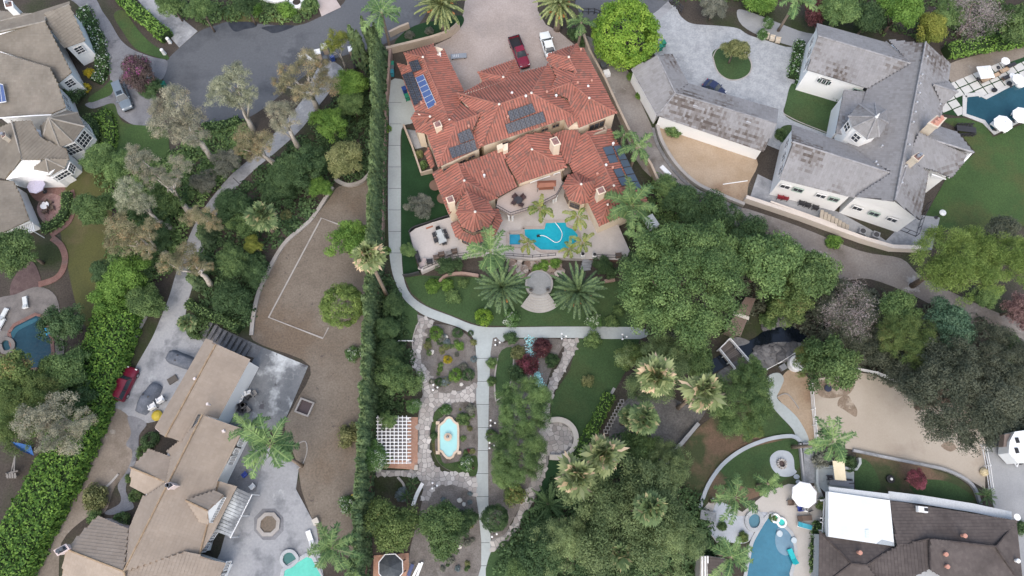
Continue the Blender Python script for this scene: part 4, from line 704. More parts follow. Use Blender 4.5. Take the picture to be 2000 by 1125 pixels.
chimney(th, [(322, 944), (332, 941), (341, 948), (328, 957)], 8.0, 4, m_pinkst, M_glass, 2); chimney(th, [(104, 1075), (128, 1062), (136, 1072), (112, 1086)], 6.8, 0, m_pinkst, M_glass, 2)
for x, y, z in ((382, 882, 5.6), (302, 1035, 5.6), (331, 987, 5.4), (303, 1076, 4.9), (437, 842, 5.2), (170, 1106, 5.2), (308, 1106, 5.2), (385, 860, 6.0)):
    c = P(x, y, z+.1); MB().box((c.x, c.y, c.z), (.6, .6, .5), .5, tap=.5).build('roof_vent', mat('pale_vent', (.62, .56, .55)), th)
tg = thing('tan_roofed_garage', P(390, 770), 'garage with tan tile roof beside the parked red car', 'garage')
gar = [[(402, 662, 4.8), (422, 672, 6.2), (323, 853, 6.2), (302, 835, 4.8)], [(422, 672, 6.2), (488, 704, 4.2), (427, 818, 4.2), (388, 808, 5.2), (361, 862, 5.2), (323, 853, 6.2)]]
roof(tg, gar, 'flat', tile_tan, base_tan, ridge_tan, stain=.12); block(tg, [(402, 662), (488, 704), (427, 818), (361, 862), (302, 835)], 4.2, 0, m_stucco_w, .15)
panel(tg, [(304, 836, 4.6), (323, 851, 6.0), (361, 861, 4.6)], m_pinkst); panel(tg, [(403, 663, 4.6), (422, 673, 6.0), (487, 704, 4.1)], m_pinkst)
for x, y in ((383, 741), (408, 790)): vent(tg, x, y, 5.9, mat('pale_vent', (.62, .56, .55)))

# ---------------- the mossy shingled house
mh = thing('mossy_shingle_house', P(60, 210), 'rambling white house with mossy brown shingle roofs and turret', 'house')
roof(mh, [[(-10, 100, 6), (-10, 64, 8), (88, 42, 8), (142, 144, 5), (112, 161, 5), (93, 128, 6)], [(88, 42, 8), (90, 30, 7.6), (135, 9, 7.6), (166, 79, 4.8), (128, 97, 4.8)], [(-10, 64, 8), (-10, 44, 7.4), (62, 27, 7.4), (133, 2, 7.6), (135, 9, 7.6), (90, 30, 7.6), (88, 42, 8)],
 [(-10, 20, 6.4), (62, 27, 7.4), (-10, 44, 7.4)], [(-10, 100, 7), (93, 128, 7), (112, 161, 6), (130, 211, 5), (100, 222, 5), (-10, 229, 5)], [(22, 235, 7.4), (60, 235, 6.6), (83, 272, 5.4), (130, 291, 4.6), (133, 310, 4.6), (43, 312, 5.6)], [(-10, 256, 5.6), (22, 235, 7.4), (43, 312, 5.6), (10, 350, 4.4), (-10, 344, 4.4)],
 [(90, 310, 5.4), (133, 310, 4.4), (127, 328, 3.8)], [(90, 310, 5.4), (127, 328, 3.8), (97, 345, 3.8)], [(90, 310, 5.4), (97, 345, 3.8), (50, 336, 3.8)],
 [(-10, 352, 4), (26, 354, 4), (40, 385, 4), (58, 430, 3.4), (24, 446, 3.4), (-10, 460, 3.4)]], 'shake', tile_moss, base_moss, ridge_moss, stain=.12)
rim = [(130, 215), (152, 220), (165, 247), (143, 277), (117, 288), (83, 272), (78, 247)]; roof(mh, spire((95, 230, 7.2), rim, 4.8, 1), 'shake', tile_moss, base_moss, ridge_moss, stain=.12); block(mh, rim, 4.8, 0, m_stucco_w, .3, 'turret_wall')
for i in (1, 2, 3): window(mh, (*rim[i], 4.8), (*rim[i+1], 4.8), .5, 3.2, 2.0, 2.2, 4, 3, out=-.2)
block(mh, [(-10, 62), (88, 42), (142, 144), (112, 161), (-10, 130)], 4.9, 0, m_stucco_w, .35); block(mh, [(88, 42), (135, 9), (166, 79), (128, 97)], 4.7, 0, m_stucco_w, .35); block(mh, [(-10, 110), (112, 161), (130, 211), (100, 222), (-10, 229)], 4.9, 0, m_stucco_w, .35)
block(mh, [(-10, 256), (22, 235), (83, 250), (130, 291), (133, 310), (97, 344), (10, 346), (-10, 340)], 4.3, 0, m_stucco_w, .35); block(mh, [(-10, 352), (26, 354), (58, 430), (-10, 458)], 3.4, 0, m_stucco_w, .35); block(mh, [(127, 328), (97, 345), (50, 336), (90, 310)], 3.8, 0, m_stucco_w, .25)
panel(mh, [(-10, 231, 4.9), (60, 226, 6.2), (100, 224, 4.9)], m_stucco_w); panel(mh, [(12, 350, 4.3), (44, 313, 5.5), (80, 312, 4.6), (60, 340, 3.9)], m_stucco_w)
window(mh, (127, 328, 3.8), (97, 345, 3.8), .5, 2.6, 2.2, 1.2, 4, 2, out=-.1); window(mh, (97, 345, 3.8), (50, 336, 3.8), .5, 2.6, 2.2, 1.2, 4, 2, out=-.1); window(mh, (133, 312, 4.4), (127, 328, 4.4), .5, 3.0, 1.2, 1.4, 3, 3, out=-.1)
for A, B, t in (((142, 145, 4.9), (112, 161, 4.9), .5), ((128, 98, 4.7), (166, 80, 4.7), .5), ((112, 161, 4.9), (130, 211, 4.9), .4), ((112, 161, 4.9), (130, 211, 4.9), .75)): window(mh, A, B, t, 3.4, 1.2, 1.4, 2, 3, out=-.25)
solar(mh, 'solar_panel', [(-8, 160, 6.6), (6, 164, 6.5), (13, 200, 5.7), (-4, 203, 5.7)], 2, 1, m_pvb, m_alu); chimney(mh, [(1, 262), (9, 256), (12, 265), (4, 271)], 7.4, 4, mat('limestone', (.56, .47, .37)))
chimney(mh, [(6, 0), (24, 2), (26, 14), (10, 16)], 9, 4, m_stucco_w)

# ---------------- the dark brown roofed house
dh = thing('brown_roofed_house', P(1800, 1080), 'low house with dark brown shingle roof and white flat roof corner', 'house')
Q = dict(a=(1738, 977, 3.4), b=(1985, 1017, 3.4), c=(1945, 1067, 5), d=(1815, 1052, 5), e=(1999, 1150, 3.4), f=(1817, 1112, 5), g=(1747, 1067, 3.8), h=(1600, 1037, 3.2), i=(1663, 1100, 4.6), j=(1692, 1103, 4.6), k=(1598, 1150, 3.2), l=(1730, 1150, 4.0), m=(1640, 1125, 4.3), n=(1618, 1048, 3.3), o=(1880, 1150, 4.2)); v = V(Q, 4)
roof(dh, [v('a', 'b', 'c', 'd', 'g'), v('b', 'e', 'c'), v('c', 'e', 'o', 'f', 'd'), v('h', 'i', 'k'), v('n', 'g', 'j', 'i', 'h'), v('g', 'd', 'f', 'l', 'j'), v('i', 'j', 'l', 'k')], 'shake', tile_brn, base_brn, ridge_brn, stain=.12); v2 = lambda *k: [Q[n][:2] for n in k]
block(dh, v2('a', 'b', 'e', 'k', 'h', 'g'), 3.2, 0, mat('grey_stucco', (.4, .42, .44)), .35)
fr = [(1618, 960), (1738, 977), (1747, 1067), (1618, 1048)]; wr = MB().prism(W(fr, 4.1), 3.2, 4.1).build('flat_roof', mat('white_membrane', (.74, .76, .76), (.69, .72, .73), s=.25, c3=(.62, .65, .66), s3=.2, fine=.03, c4=(.58, .6, .58), s4=.3, t4=.62, w4=.1), dh)
MB().prism(W([(1712, 1062), (1722, 1054), (1746, 1060), (1747, 1067)], 4.13), 4.1, 4.13).build('roof_walkway', mat('grey_membrane', (.36, .4, .42)), wr); MB().prism(W([(1690, 1034), (1698, 1034), (1698, 1052), (1690, 1052)], 4.2), 4.1, 4.2).build('skylight', mat('pale_skylight', (.6, .68, .68)), wr)
strip('roof_gutter', [(1735, 968), (1800, 976), (1900, 992), (1975, 1008)], 2.8, 1.1, .1, mat('grey_eave', (.5, .53, .55)), False, parent=dh); strip('roof_gutter', [(1618, 956), (1735, 970)], 3.6, .7, .2, mat('grey_eave', (.5, .53, .55)), False, parent=dh)
for x, y, z, m in ((1881, 1046, 4.9, mat('terracotta', (.5, .26, .2))), (1677, 1079, 4.3, mat('terracotta', (.5, .26, .2))), (1844, 1082, 4.9, mat('terracotta', (.5, .26, .2))), (1847, 1106, 4.7, mat('terracotta', (.5, .26, .2))), (1984, 1095, 3.9, None)): vent(dh, x, y, z, m, r=.2, h=.4)
c = P(1801, 995, 4.2); b = MB(); b.box((c.x, c.y, c.z), (1.3, .75, .5), -.12, tap=.9); o = b.build('roof_cooler', M_white, dh); MB().box((c.x+.35, c.y-.02, c.z+.26), (.45, .4, .04), -.12).build('grille', M_black, o)
c = P(1980, 1010, 3.6); MB().lathe(c, [(.05, 0), (.05, .5), (.3, .55), (.42, .66)], 12).build('satellite_dish', M_white, dh)
MB().prism(W([(1368, 1086), (1386, 1086), (1415, 1090), (1430, 1150), (1366, 1150)], 2.8), 0, 2.8).build('wall', m_kerb, T(thing('pool_cabana', P(1400, 1115), 'small brown roofed cabana beside the blue pool', 'cabana'), 'small brown roofed cabana beside the blue pool', 'cabana'))
cab = bpy.data.objects['pool_cabana']; roof(cab, [[(1384, 1086, 2.9), (1416, 1092, 2.9), (1432, 1150, 3.2), (1384, 1150, 3.2)]], 'shake', tile_brn, base_brn, ridge_brn, stain=.12)
for x in (1371, 1377, 1382): strip('white_trim', [(x, 1086), (x, 1150)], 2.82, .2, .15, M_white, False, parent=cab)
# ================================================================ PLANTS
NR = np.random.default_rng(5)
def leaf_data(name, cen, nrm, size, val, aspect=.6, m=None, tan=None, bend=0.0):
    """one mesh of small diamond leaves: centres, facing, half length, colour value"""
    n = len(cen); nrm = nrm/np.linalg.norm(nrm, axis=1, keepdims=True)
    r = NR.normal(size=(n, 3)) if tan is None else tan
    t = r-nrm*(r*nrm).sum(1, keepdims=True); t /= np.linalg.norm(t, axis=1, keepdims=True)+1e-9; b = np.cross(nrm, t)
    s = np.asarray(size).reshape(-1, 1)*np.ones((n, 1))
    vs = np.empty((n, 4, 3)); vs[:, 0] = cen-t*s; vs[:, 1] = cen+b*s*aspect-nrm*s*bend; vs[:, 2] = cen+t*s; vs[:, 3] = cen-b*s*aspect-nrm*s*bend
    me = bpy.data.meshes.new(name); me.vertices.add(n*4); me.vertices.foreach_set('co', vs.ravel()); me.loops.add(n*4); me.loops.foreach_set('vertex_index', np.arange(n*4))
    me.polygons.add(n); me.polygons.foreach_set('loop_start', np.arange(n)*4); me.polygons.foreach_set('loop_total', np.full(n, 4)); me.update()
    at = me.attributes.new('v', 'FLOAT', 'FACE'); at.data.foreach_set('value', np.clip(val, 0, 1).astype(np.float32)); me.materials.append(m); me.validate(); return me
def sph(n, zmin=-1.0):
    d = NR.normal(size=(int(n*3)+20, 3)); d /= np.linalg.norm(d, axis=1, keepdims=True); return d[d[:, 2] > zmin][:n]
def crown_mesh(name, nclump, cr, nleaf, leaf, zs=.75, shell=.62, up=.35, rough=.25, aspect=.6, spiky=0.0, zmin=-.55, lump=.2, lobes=0, lr=.36):
    """crown of unit radius: leaf clumps on a few big lobes (or through one lumpy ellipsoid), with gaps between the lobes"""
    if lobes:
        ld = sph(lobes, -.25); ld = ld[np.argsort(ld[:, 2])]; L_ = len(ld); lc = ld*(1-lr*1.0)*(.75+.3*NR.random((L_, 1)))*np.array([1, 1, zs]); ls = lr*(.7+.6*NR.random(L_)); lv = NR.random(L_)
        lc = np.concatenate([lc, [[0, 0, zs*.35]]]); ls = np.append(ls, lr*1.15); lv = np.append(lv, .5); w_ = ls**2/(ls**2).sum(); who = NR.choice(L_+1, nclump, p=w_)
        d = sph(nclump, -.3); k = len(d); who = who[:k]; cc = lc[who]+d*(ls[who]*(.72+.3*NR.random(k)))[:, None]*np.array([1, 1, .8]); vc = .5*lv[who]+.5*NR.random(k)
    else:
        d = sph(nclump, zmin); k = len(d); rr = (shell+(1-shell)*NR.random(k)**.6)*(1-cr*.75)*(1+lump*np.sin(d[:, 0]*3.1+NR.random()*6)*np.cos(d[:, 1]*2.7+NR.random()*6)); cc = d*rr[:, None]*np.array([1, 1, zs]); vc = NR.random(k)
    crs = cr*(.65+.7*NR.random(k)); per = np.maximum(4, (nleaf*crs**2/(crs**2).sum()).astype(int)); C, Nn, Vv, Tt = [], [], [], []
    for i in range(k):
        e = sph(per[i], -.75); e = e[:per[i]]; m_ = len(e); rad = crs[i]*(1-rough+rough*1.6*NR.random((m_, 1)))
        C.append(cc[i]+e*rad*np.array([1, 1, .85])); Nn.append(e*1.1+NR.normal(size=(m_, 3))*.5+np.array([0, 0, up])); Vv.append(vc[i]*.68+NR.random(m_)*.32); Tt.append(e+NR.normal(size=(m_, 3))*.35)
    C, Nn, Vv, Tt = map(np.concatenate, (C, Nn, Vv, Tt))
    if spiky: Nn = NR.normal(size=Nn.shape)*1.0+np.array([0, 0, .6])
    return leaf_data(name, C, Nn, leaf*(.7+.6*NR.random(len(C))), Vv, aspect, M_leaf, Tt if spiky else None, .15)
def LM(name, d, md, l, tr=.25, var=.14, x=None, k=1.75):
    f = lambda c: tuple(min(.8, v_*k*(1.08, 1, 1.05)[i]+.006) for i, v_ in enumerate(c)); d, md, l = f(d), f(md), f(l); return vmat(name, [(0, d), (.38, md), (.74, l), (.93, x or tuple(min(1, c*1.25) for c in l))], rough=.65, trans=tr, objvar=var, spec=.25)
M_leaf = LM('leaf_mid', (.018, .042, .012), (.046, .088, .028), (.094, .153, .05), var=.2, k=1.9)
M_dark = LM('leaf_dark', (.012, .03, .011), (.026, .056, .02), (.05, .092, .034), k=1.8); M_bright = LM('leaf_bright', (.03, .075, .014), (.065, .14, .022), (.115, .21, .04), k=1.6)
M_lime = LM('leaf_lime', (.05, .13, .012), (.12, .24, .025), (.2, .33, .045), k=1.15); M_olive = LM('leaf_olive', (.05, .065, .022), (.1, .125, .045), (.16, .18, .075), k=1.6); M_grey = LM('leaf_grey', (.045, .055, .04), (.085, .1, .075), (.13, .145, .11))
M_oak = LM('leaf_oak', (.018, .027, .016), (.042, .055, .034), (.075, .09, .058), k=1.8); M_euc = LM('leaf_eucalypt', (.1, .122, .082), (.185, .205, .142), (.275, .285, .2), x=(.38, .31, .21), k=1.4); M_eucg = LM('leaf_eucalypt_green', (.095, .12, .075), (.17, .2, .13), (.26, .29, .19), k=1.45)
M_eucb = LM('leaf_eucalypt_brown', (.085, .095, .05), (.16, .168, .09), (.24, .23, .13), x=(.42, .26, .13), k=1.35); M_yel = LM('leaf_yellowish', (.032, .06, .018), (.066, .11, .03), (.115, .165, .05), x=(.25, .17, .07), k=1.6); M_blue = LM('leaf_bluish', (.02, .05, .03), (.04, .09, .05), (.07, .13, .075))
M_teal = LM('leaf_bluegrey', (.07, .1, .1), (.12, .17, .17), (.18, .24, .24), k=1.2); M_purple = LM('leaf_purple', (.03, .028, .025), (.065, .055, .045), (.11, .075, .075), x=(.45, .1, .35), k=1.4); M_redf = LM('leaf_red', (.05, .04, .025), (.13, .05, .05), (.3, .08, .11), x=(.38, .16, .2), k=.85); M_burg = LM('leaf_burgundy', (.03, .015, .015), (.07, .025, .03), (.12, .05, .05), k=1.2)
M_bare = LM('leaf_bare', (.1, .09, .08), (.2, .18, .165), (.34, .32, .3), k=1.15); M_cyp = LM('leaf_cypress', (.016, .034, .014), (.035, .065, .026), (.07, .11, .042), .1, .2); M_wf = LM('leaf_white_flower', (.022, .06, .016), (.045, .1, .028), (.07, .14, .04), x=(.75, .78, .74)); M_pink = LM('leaf_pinkish', (.09, .05, .05), (.18, .12, .11), (.26, .19, .17), k=1.1)
M_field = LM('leaf_soft_green', (.045, .085, .02), (.095, .16, .035), (.16, .235, .06), k=1.55)
M_laurel = LM('leaf_laurel', (.02, .06, .01), (.045, .11, .015), (.085, .165, .025), k=1.5)
M_pepper = LM('leaf_pepper', (.032, .055, .022), (.068, .108, .042), (.125, .175, .072), var=.16, k=1.9)
M_gold = LM('leaf_gold', (.1, .12, .01), (.35, .33, .02), (.55, .45, .03), k=1.0); M_ylw = LM('leaf_lemon', (.06, .1, .012), (.13, .17, .03), (.22, .25, .05), k=1.3)
m_bark = mat('bark', (.13, .1, .08), (.19, .15, .12), s=3, fine=.2, fs=8); m_pale = mat('pale_bark', (.5, .45, .39), (.6, .56, .5), s=2, c3=(.3, .22, .17), s3=1.2, fine=.12, fs=8); m_pbark = mat('palm_bark', (.22, .17, .13), (.3, .24, .19), s=4, fine=.2, fs=10)
CR = {
 'big': [crown_mesh('crown_big', 380, .1, 70000, .0145, .62, .72, .4, .6, lobes=50, lr=.2) for _ in range(2)],
 'feather': [crown_mesh('crown_feather', 240, .1, 52000, .016, .6, .55, .4, .75, .4, lobes=17, lr=.27) for _ in range(3)],
 'mid': [crown_mesh('crown_mid', 110, .17, 17000, .032, .8, .58, .4, .45, lobes=8, lr=.42) for _ in range(6)],
 'round': [crown_mesh('crown_round', 190, .14, 22000, .029, .85, .86, .45, .3, lump=.06) for _ in range(2)],
 'pine': [crown_mesh('crown_pine', 170, .11, 36000, .032, .55, .55, .3, .5, .14, 1, lobes=12, lr=.34) for _ in range(2)],
 'sparse': [crown_mesh('crown_sparse', 40, .21, 5200, .034, .75, .5, .2, .7, lump=.45) for _ in range(3)],
 'shrub': [crown_mesh('crown_shrub', 34, .32, 3000, .075, .8, .5, .4, .45, lump=.25) for _ in range(3)],
 'ball': [crown_mesh('crown_ball', 60, .24, 3000, .06, .9, .9, .4, .2, lump=.03)],
 'bare': [crown_mesh('crown_bare', 80, .22, 5200, .04, .6, .5, .1, .9, .12, 1, lump=.4)],
}
def trunk_mesh(parent, base, top, r, limbs, m, spread, seed, name='trunk', tips=None, sub=0):
    """tapered trunk with forking limbs from base to the crown"""
    q = random.Random(seed); b = MB(); base, top = Vector(base), Vector(top); ax = top-base; mid = base+ax*.5+Vector((q.uniform(-.1, .1), q.uniform(-.1, .1), 0))*ax.length*.5
    b.tube([base, base+(mid-base)*.5, mid, base+ax*.8], [r*1.25, r, r*.8, r*.5], 7)
    for i in range(limbs):
        s = base+ax*q.uniform(.3, .75) if i else base+ax*.78; a = 2*math.pi*(i+q.random()*.6)/max(1, limbs); e = tips[i] if tips else top+Vector((math.cos(a)*spread*q.uniform(.5, .85), math.sin(a)*spread*q.uniform(.5, .85), q.uniform(-.1, .35)*spread))
        mm = (s+e)/2+Vector((q.uniform(-1, 1), q.uniform(-1, 1), q.uniform(-.3, .6)))*spread*.12; b.tube([s, mm, e], [r*.5, r*.34, r*.1], 5)
        for j in range(sub):
            e2 = mm+Vector((q.uniform(-1, 1), q.uniform(-1, 1), q.uniform(.1, .8)))*spread*.4; b.tube([mm, (mm+e2)/2+Vector((0, 0, .1*spread)), e2], [r*.26, r*.18, r*.06], 4)
    return b.build(name, m, parent, smooth=True)
TREES = 0
def tree(kind, cx, cy, rp, h, m, label, name='tree', cat='tree', group=None, base=None, bark=None, zs=1.0, show=True, limbs=5, ex=1.0):
    """cx, cy: where the photo shows the crown's centre; rp: crown radius in photo pixels; h: height in metres"""
    global TREES; TREES += 1; q = random.Random(TREES*7)
    vz = {'big': .62, 'feather': .6, 'mid': .8, 'round': .85, 'pine': .6, 'sparse': .75, 'shrub': .8, 'ball': .9, 'spiky': .7, 'bare': .6}[kind]*zs
    rad = rp*mpp(cx, cy, h*.7); zc = max(h-rad*vz, rad*vz*.35); c = P(cx, cy, zc); rad = rp*mpp(cx, cy, zc)
    bp = P(*base) if base else Vector((c.x, c.y, 0)); t = thing(name, bp, label, cat, group)
    o = bpy.data.objects.new('crown', q.choice(CR[kind])); COL.objects.link(o); o.parent = t; o.location = c-bp; o.scale = (rad*ex, rad, rad*zs*q.uniform(.93, 1.07)); o.rotation_euler = (0, 0, q.random()*6.28)
    if m is not M_leaf: o.material_slots[0].link = 'OBJECT'; o.material_slots[0].material = m
    if show: trunk_mesh(t, bp, (c.x, c.y, zc), max(.06, rad*.06), limbs, bark or m_bark, rad*.75, TREES)
    return t
def shrub(cx, cy, rp, m, label, kind='shrub', name='shrub', cat='shrub', group=None, h=None, zs=1.0, ex=1.0):
    rad = rp*mpp(cx, cy); return tree(kind, cx, cy, rp, h or rad*1.3, m, label, name, cat, group, show=False, zs=zs, ex=ex)
def gum(base, lobes, h, m, label, r=.4):
    """eucalypt: pale leaning trunk forking into limbs that each carry an open clump of foliage"""
    global TREES; TREES += 1; q = random.Random(TREES*13); bp = P(*base); t = thing('eucalyptus_tree', bp, label, 'tree'); tips = []
    for i, (x, y, rp) in enumerate(lobes):
        z = h*(.95-.12*(i % 3)); c = P(x, y, z); rad = rp*mpp(x, y, z); tips.append(c)
        o = bpy.data.objects.new('crown', q.choice(CR['sparse'])); COL.objects.link(o); o.parent = t; o.location = c-bp; o.scale = (rad*1.15, rad*1.15, rad); o.rotation_euler = (0, 0, q.random()*6.28)
        o.material_slots[0].link = 'OBJECT'; o.material_slots[0].material = m
    ctr = sum(tips, Vector())/len(tips); trunk_mesh(t, bp, bp+(ctr-bp)*.75, r, len(tips), m_pale, 3, TREES, tips=tips, sub=3); return t
# ---- palms
def feather_mesh(name, n, L_, m, droop=1.1, lw=.5, nl=22, e0=75, e1=-20, wid=.07, vee=.35, jitter=.3):
    """ring of feather fronds, each a curved rib with two rows of leaflets"""
    C, Nn, Vv, Tt, Sz = [], [], [], [], []
    for i in range(n):
        f = i/max(1, n-1); wob = 1 if n > 40 else 2.2; el = math.radians(e0+(e1-e0)*f+NR.normal()*5*wob); az = i*2.39996+NR.normal()*.15*wob; l = L_*(.75+.25*math.sin(math.pi*min(1, f*.8+.25)))*(1+NR.normal()*.06*wob)
        hd = np.array([math.cos(az), math.sin(az), 0]); sd_ = np.array([-math.sin(az), math.cos(az), 0]); vf = NR.random()*.6+(.3 if f < .25 else 0); p = np.zeros(3); ang = el; prev = p; st = l/nl
        for j in range(nl):
            u = j/nl; ang = el-droop*u**1.3; d = hd*math.cos(ang)+np.array([0, 0, math.sin(ang)]); nd = np.cross(d, sd_); nd = nd if nd[2] > 0 else -nd; p = p+d*st
            C.append(p.copy()); Nn.append(nd); Tt.append(d); Sz.append((st*.62, wid*.8)); Vv.append(.9)
            if u < .08: continue
            ll = lw*math.sin(math.pi*min(1, .12+u*.83))**.6*(1+NR.normal()*jitter*.3)
            for s_ in (-1, 1):
                t = sd_*s_*.85+d*.55+nd*vee*(.5+NR.normal()*jitter)-np.array([0, 0, .25]); t /= np.linalg.norm(t)
                C.append(p+t*ll*.5); Nn.append(np.cross(t, d)*s_+NR.normal(size=3)*.25); Tt.append(t); Sz.append((ll*.5, wid)); Vv.append(vf*.6+NR.random()*.4)
    return np.array(C), np.array(Nn), np.array(Tt), np.array(Sz), np.array(Vv)
def frond_data(name, C, Nn, Tt, Sz, Vv, m):
    n = len(C); nrm = Nn/np.linalg.norm(Nn, axis=1, keepdims=True); t = Tt/np.linalg.norm(Tt, axis=1, keepdims=True); b = np.cross(nrm, t); b /= np.linalg.norm(b, axis=1, keepdims=True)+1e-9
    vs = np.empty((n, 4, 3)); vs[:, 0] = C-t*Sz[:, :1]; vs[:, 1] = C+b*Sz[:, 1:]-t*Sz[:, :1]*.1; vs[:, 2] = C+t*Sz[:, :1]; vs[:, 3] = C-b*Sz[:, 1:]-t*Sz[:, :1]*.1
    me = bpy.data.meshes.new(name); me.from_pydata(vs.reshape(-1, 3).tolist(), [], np.arange(n*4).reshape(-1, 4).tolist()); at = me.attributes.new('v', 'FLOAT', 'FACE'); at.data.foreach_set('value', np.clip(Vv, 0, 1).astype(np.float32)); me.materials.append(m); return me
def fan_data(name, n, L_, m, brown=.3):
    C, Nn, Tt, Sz, Vv = [], [], [], [], []
    for i in range(n):
        f = i/(n-1); el = math.radians(80-135*f+NR.normal()*9); az = i*2.39996+NR.normal()*.35; hd = np.array([math.cos(az), math.sin(az), 0]); sd_ = np.array([-math.sin(az), math.cos(az), 0]); d = hd*math.cos(el)+np.array([0, 0, math.sin(el)]); nd = np.cross(d, sd_); nd = nd if nd[2] > 0 else -nd
        pl = L_*.5; p = d*pl; C.append(d*pl*.5); Nn.append(nd); Tt.append(d); Sz.append((pl*.5, .05)); Vv.append(.75); old = f > 1-brown and NR.random() < .75; fl = L_*.55*(1+NR.normal()*.2)
        for j in range(15):
            a = (j/14-.5)*3.6; t = d*math.cos(a)+sd_*math.sin(a)-np.array([0, 0, .25+.4*NR.random()])+nd*.15; t /= np.linalg.norm(t); ll = fl*(1-.25*abs(a)/1.8)*(.85+.3*NR.random()); tip = old or NR.random() < .12
            C.append(p+t*ll*.5); Nn.append(nd+NR.normal(size=3)*.35); Tt.append(t); Sz.append((ll*.5, .13)); Vv.append(.86+.14*NR.random() if tip else .05+.7*NR.random())
    return frond_data(name, *map(np.array, (C, Nn, Tt, Sz, Vv)), m)
M_queen = LM('palm_queen', (.03, .068, .026), (.065, .125, .045), (.12, .19, .065), .3); M_king = LM('palm_king', (.06, .11, .02), (.13, .2, .04), (.24, .3, .06), .25, x=(.36, .3, .1), k=1.3); M_date = LM('palm_date', (.02, .045, .022), (.045, .085, .04), (.08, .13, .05), .1, k=1.35); M_dateb = LM('palm_date_light', (.05, .075, .03), (.1, .14, .05), (.19, .22, .09), .15, k=1.6)
M_fan = vmat('palm_fan', [(0, (.11, .15, .06)), (.4, (.22, .28, .12)), (.78, (.36, .4, .2)), (.84, (.5, .38, .22)), (1, (.66, .52, .36))], rough=.6, trans=.2); M_fang = vmat('palm_fan_green', [(0, (.08, .13, .055)), (.5, (.16, .23, .1)), (.8, (.26, .32, .15)), (1, (.42, .36, .2))], rough=.6, trans=.2)
PALM = {'queen': [frond_data('queen_crown', *feather_mesh('q', k, 1.0, None, 1.5, .2, 26, 70, -8, .024, .3, .9), M_queen) for k in (13, 15, 18)], 'queen2': [frond_data('queen_crown', *feather_mesh('q', k, 1.0, None, 1.7, .19, 26, 65, -10, .024, .2, 1.0), M_queen) for k in (11, 13)], 'king': frond_data('king_crown', *feather_mesh('k', 9, 1.0, None, 1.7, .2, 18, 60, -10, .03, .1, .7), M_king),
 'date': frond_data('date_crown', *feather_mesh('d', 66, 1.0, None, .75, .075, 24, 82, -32, .045, .25, .08), M_date), 'dateb': frond_data('date_crown', *feather_mesh('d', 64, 1.0, None, .95, .08, 24, 82, -38, .036, .3, .2), M_dateb), 'cycad': frond_data('cycad_crown', *feather_mesh('c', 30, 1.0, None, .6, .1, 20, 70, 5, .02, .4, .3), M_dark),
 'fan': [fan_data('fan_crown', k, 1.0, M_fan) for k in (30, 36, 42)], 'fan2': [fan_data('fan_crown', k, 1.0, M_fang, .15) for k in (28, 36)]}

def palm(kind, cx, cy, rp, h, label, base=None, name=None, r=.2, skirt=False, group=None):
    global TREES; TREES += 1; q = random.Random(TREES*5); c = P(cx, cy, h); rad = rp*mpp(cx, cy, h); bp = P(*base) if base else Vector((c.x, c.y, 0))
    nm = name or {'queen': 'queen_palm', 'queen2': 'queen_palm', 'king': 'king_palm', 'date': 'date_palm', 'dateb': 'date_palm', 'fan': 'fan_palm', 'fan2': 'fan_palm', 'cycad': 'cycad'}[kind]; t = thing(nm, bp, label, 'palm' if kind != 'cycad' else 'plant', group)
    o = bpy.data.objects.new('crown', q.choice(PALM[kind]) if isinstance(PALM[kind], list) else PALM[kind]); COL.objects.link(o); o.parent = t; o.location = c-bp; o.scale = (rad,)*3; o.rotation_euler = (q.uniform(-.08, .08), q.uniform(-.08, .08), q.random()*6.28)
    if h > .8:
        b = MB(); mid = (bp+c)/2+Vector((q.uniform(-.2, .2), q.uniform(-.2, .2), 0)); b.tube([bp, bp+(mid-bp)*.5, mid, c-(c-mid)*.3, c+Vector((0, 0, .1))], [r*1.35, r, r*.95, r, r*.8], 9); b.build('trunk', m_pbark, t, smooth=True)
    if skirt:
        b = MB(); d = (c-bp).normalized()
        for i in range(60): a = q.random()*6.28; p = c-d*q.uniform(.2, min(3.5, h*.4)); w_ = Vector((math.cos(a), math.sin(a), 0)); b.bar(p+w_*r, p+w_*(r+.3)-Vector((0, 0, .4)), .12, .03, q.random())
        b.build('dead_frond_skirt', vmat('dead_frond', [(0, (.22, .12, .09)), (1, (.4, .27, .19))]), t)
    if kind in ('date', 'dateb'):
        b = MB()
        for i in range(14): a = q.random()*6.28; rr = rad*q.uniform(.3, .5); p = c+Vector((math.cos(a)*rr, math.sin(a)*rr, -.15*rad)); b.box(p, (.5, .35, .3), a, q.random(), .6)
        b.build('fruit_stalks', vmat('orange_fruit', [(0, (.4, .17, .06)), (1, (.5, .25, .1))]), t)
    return t
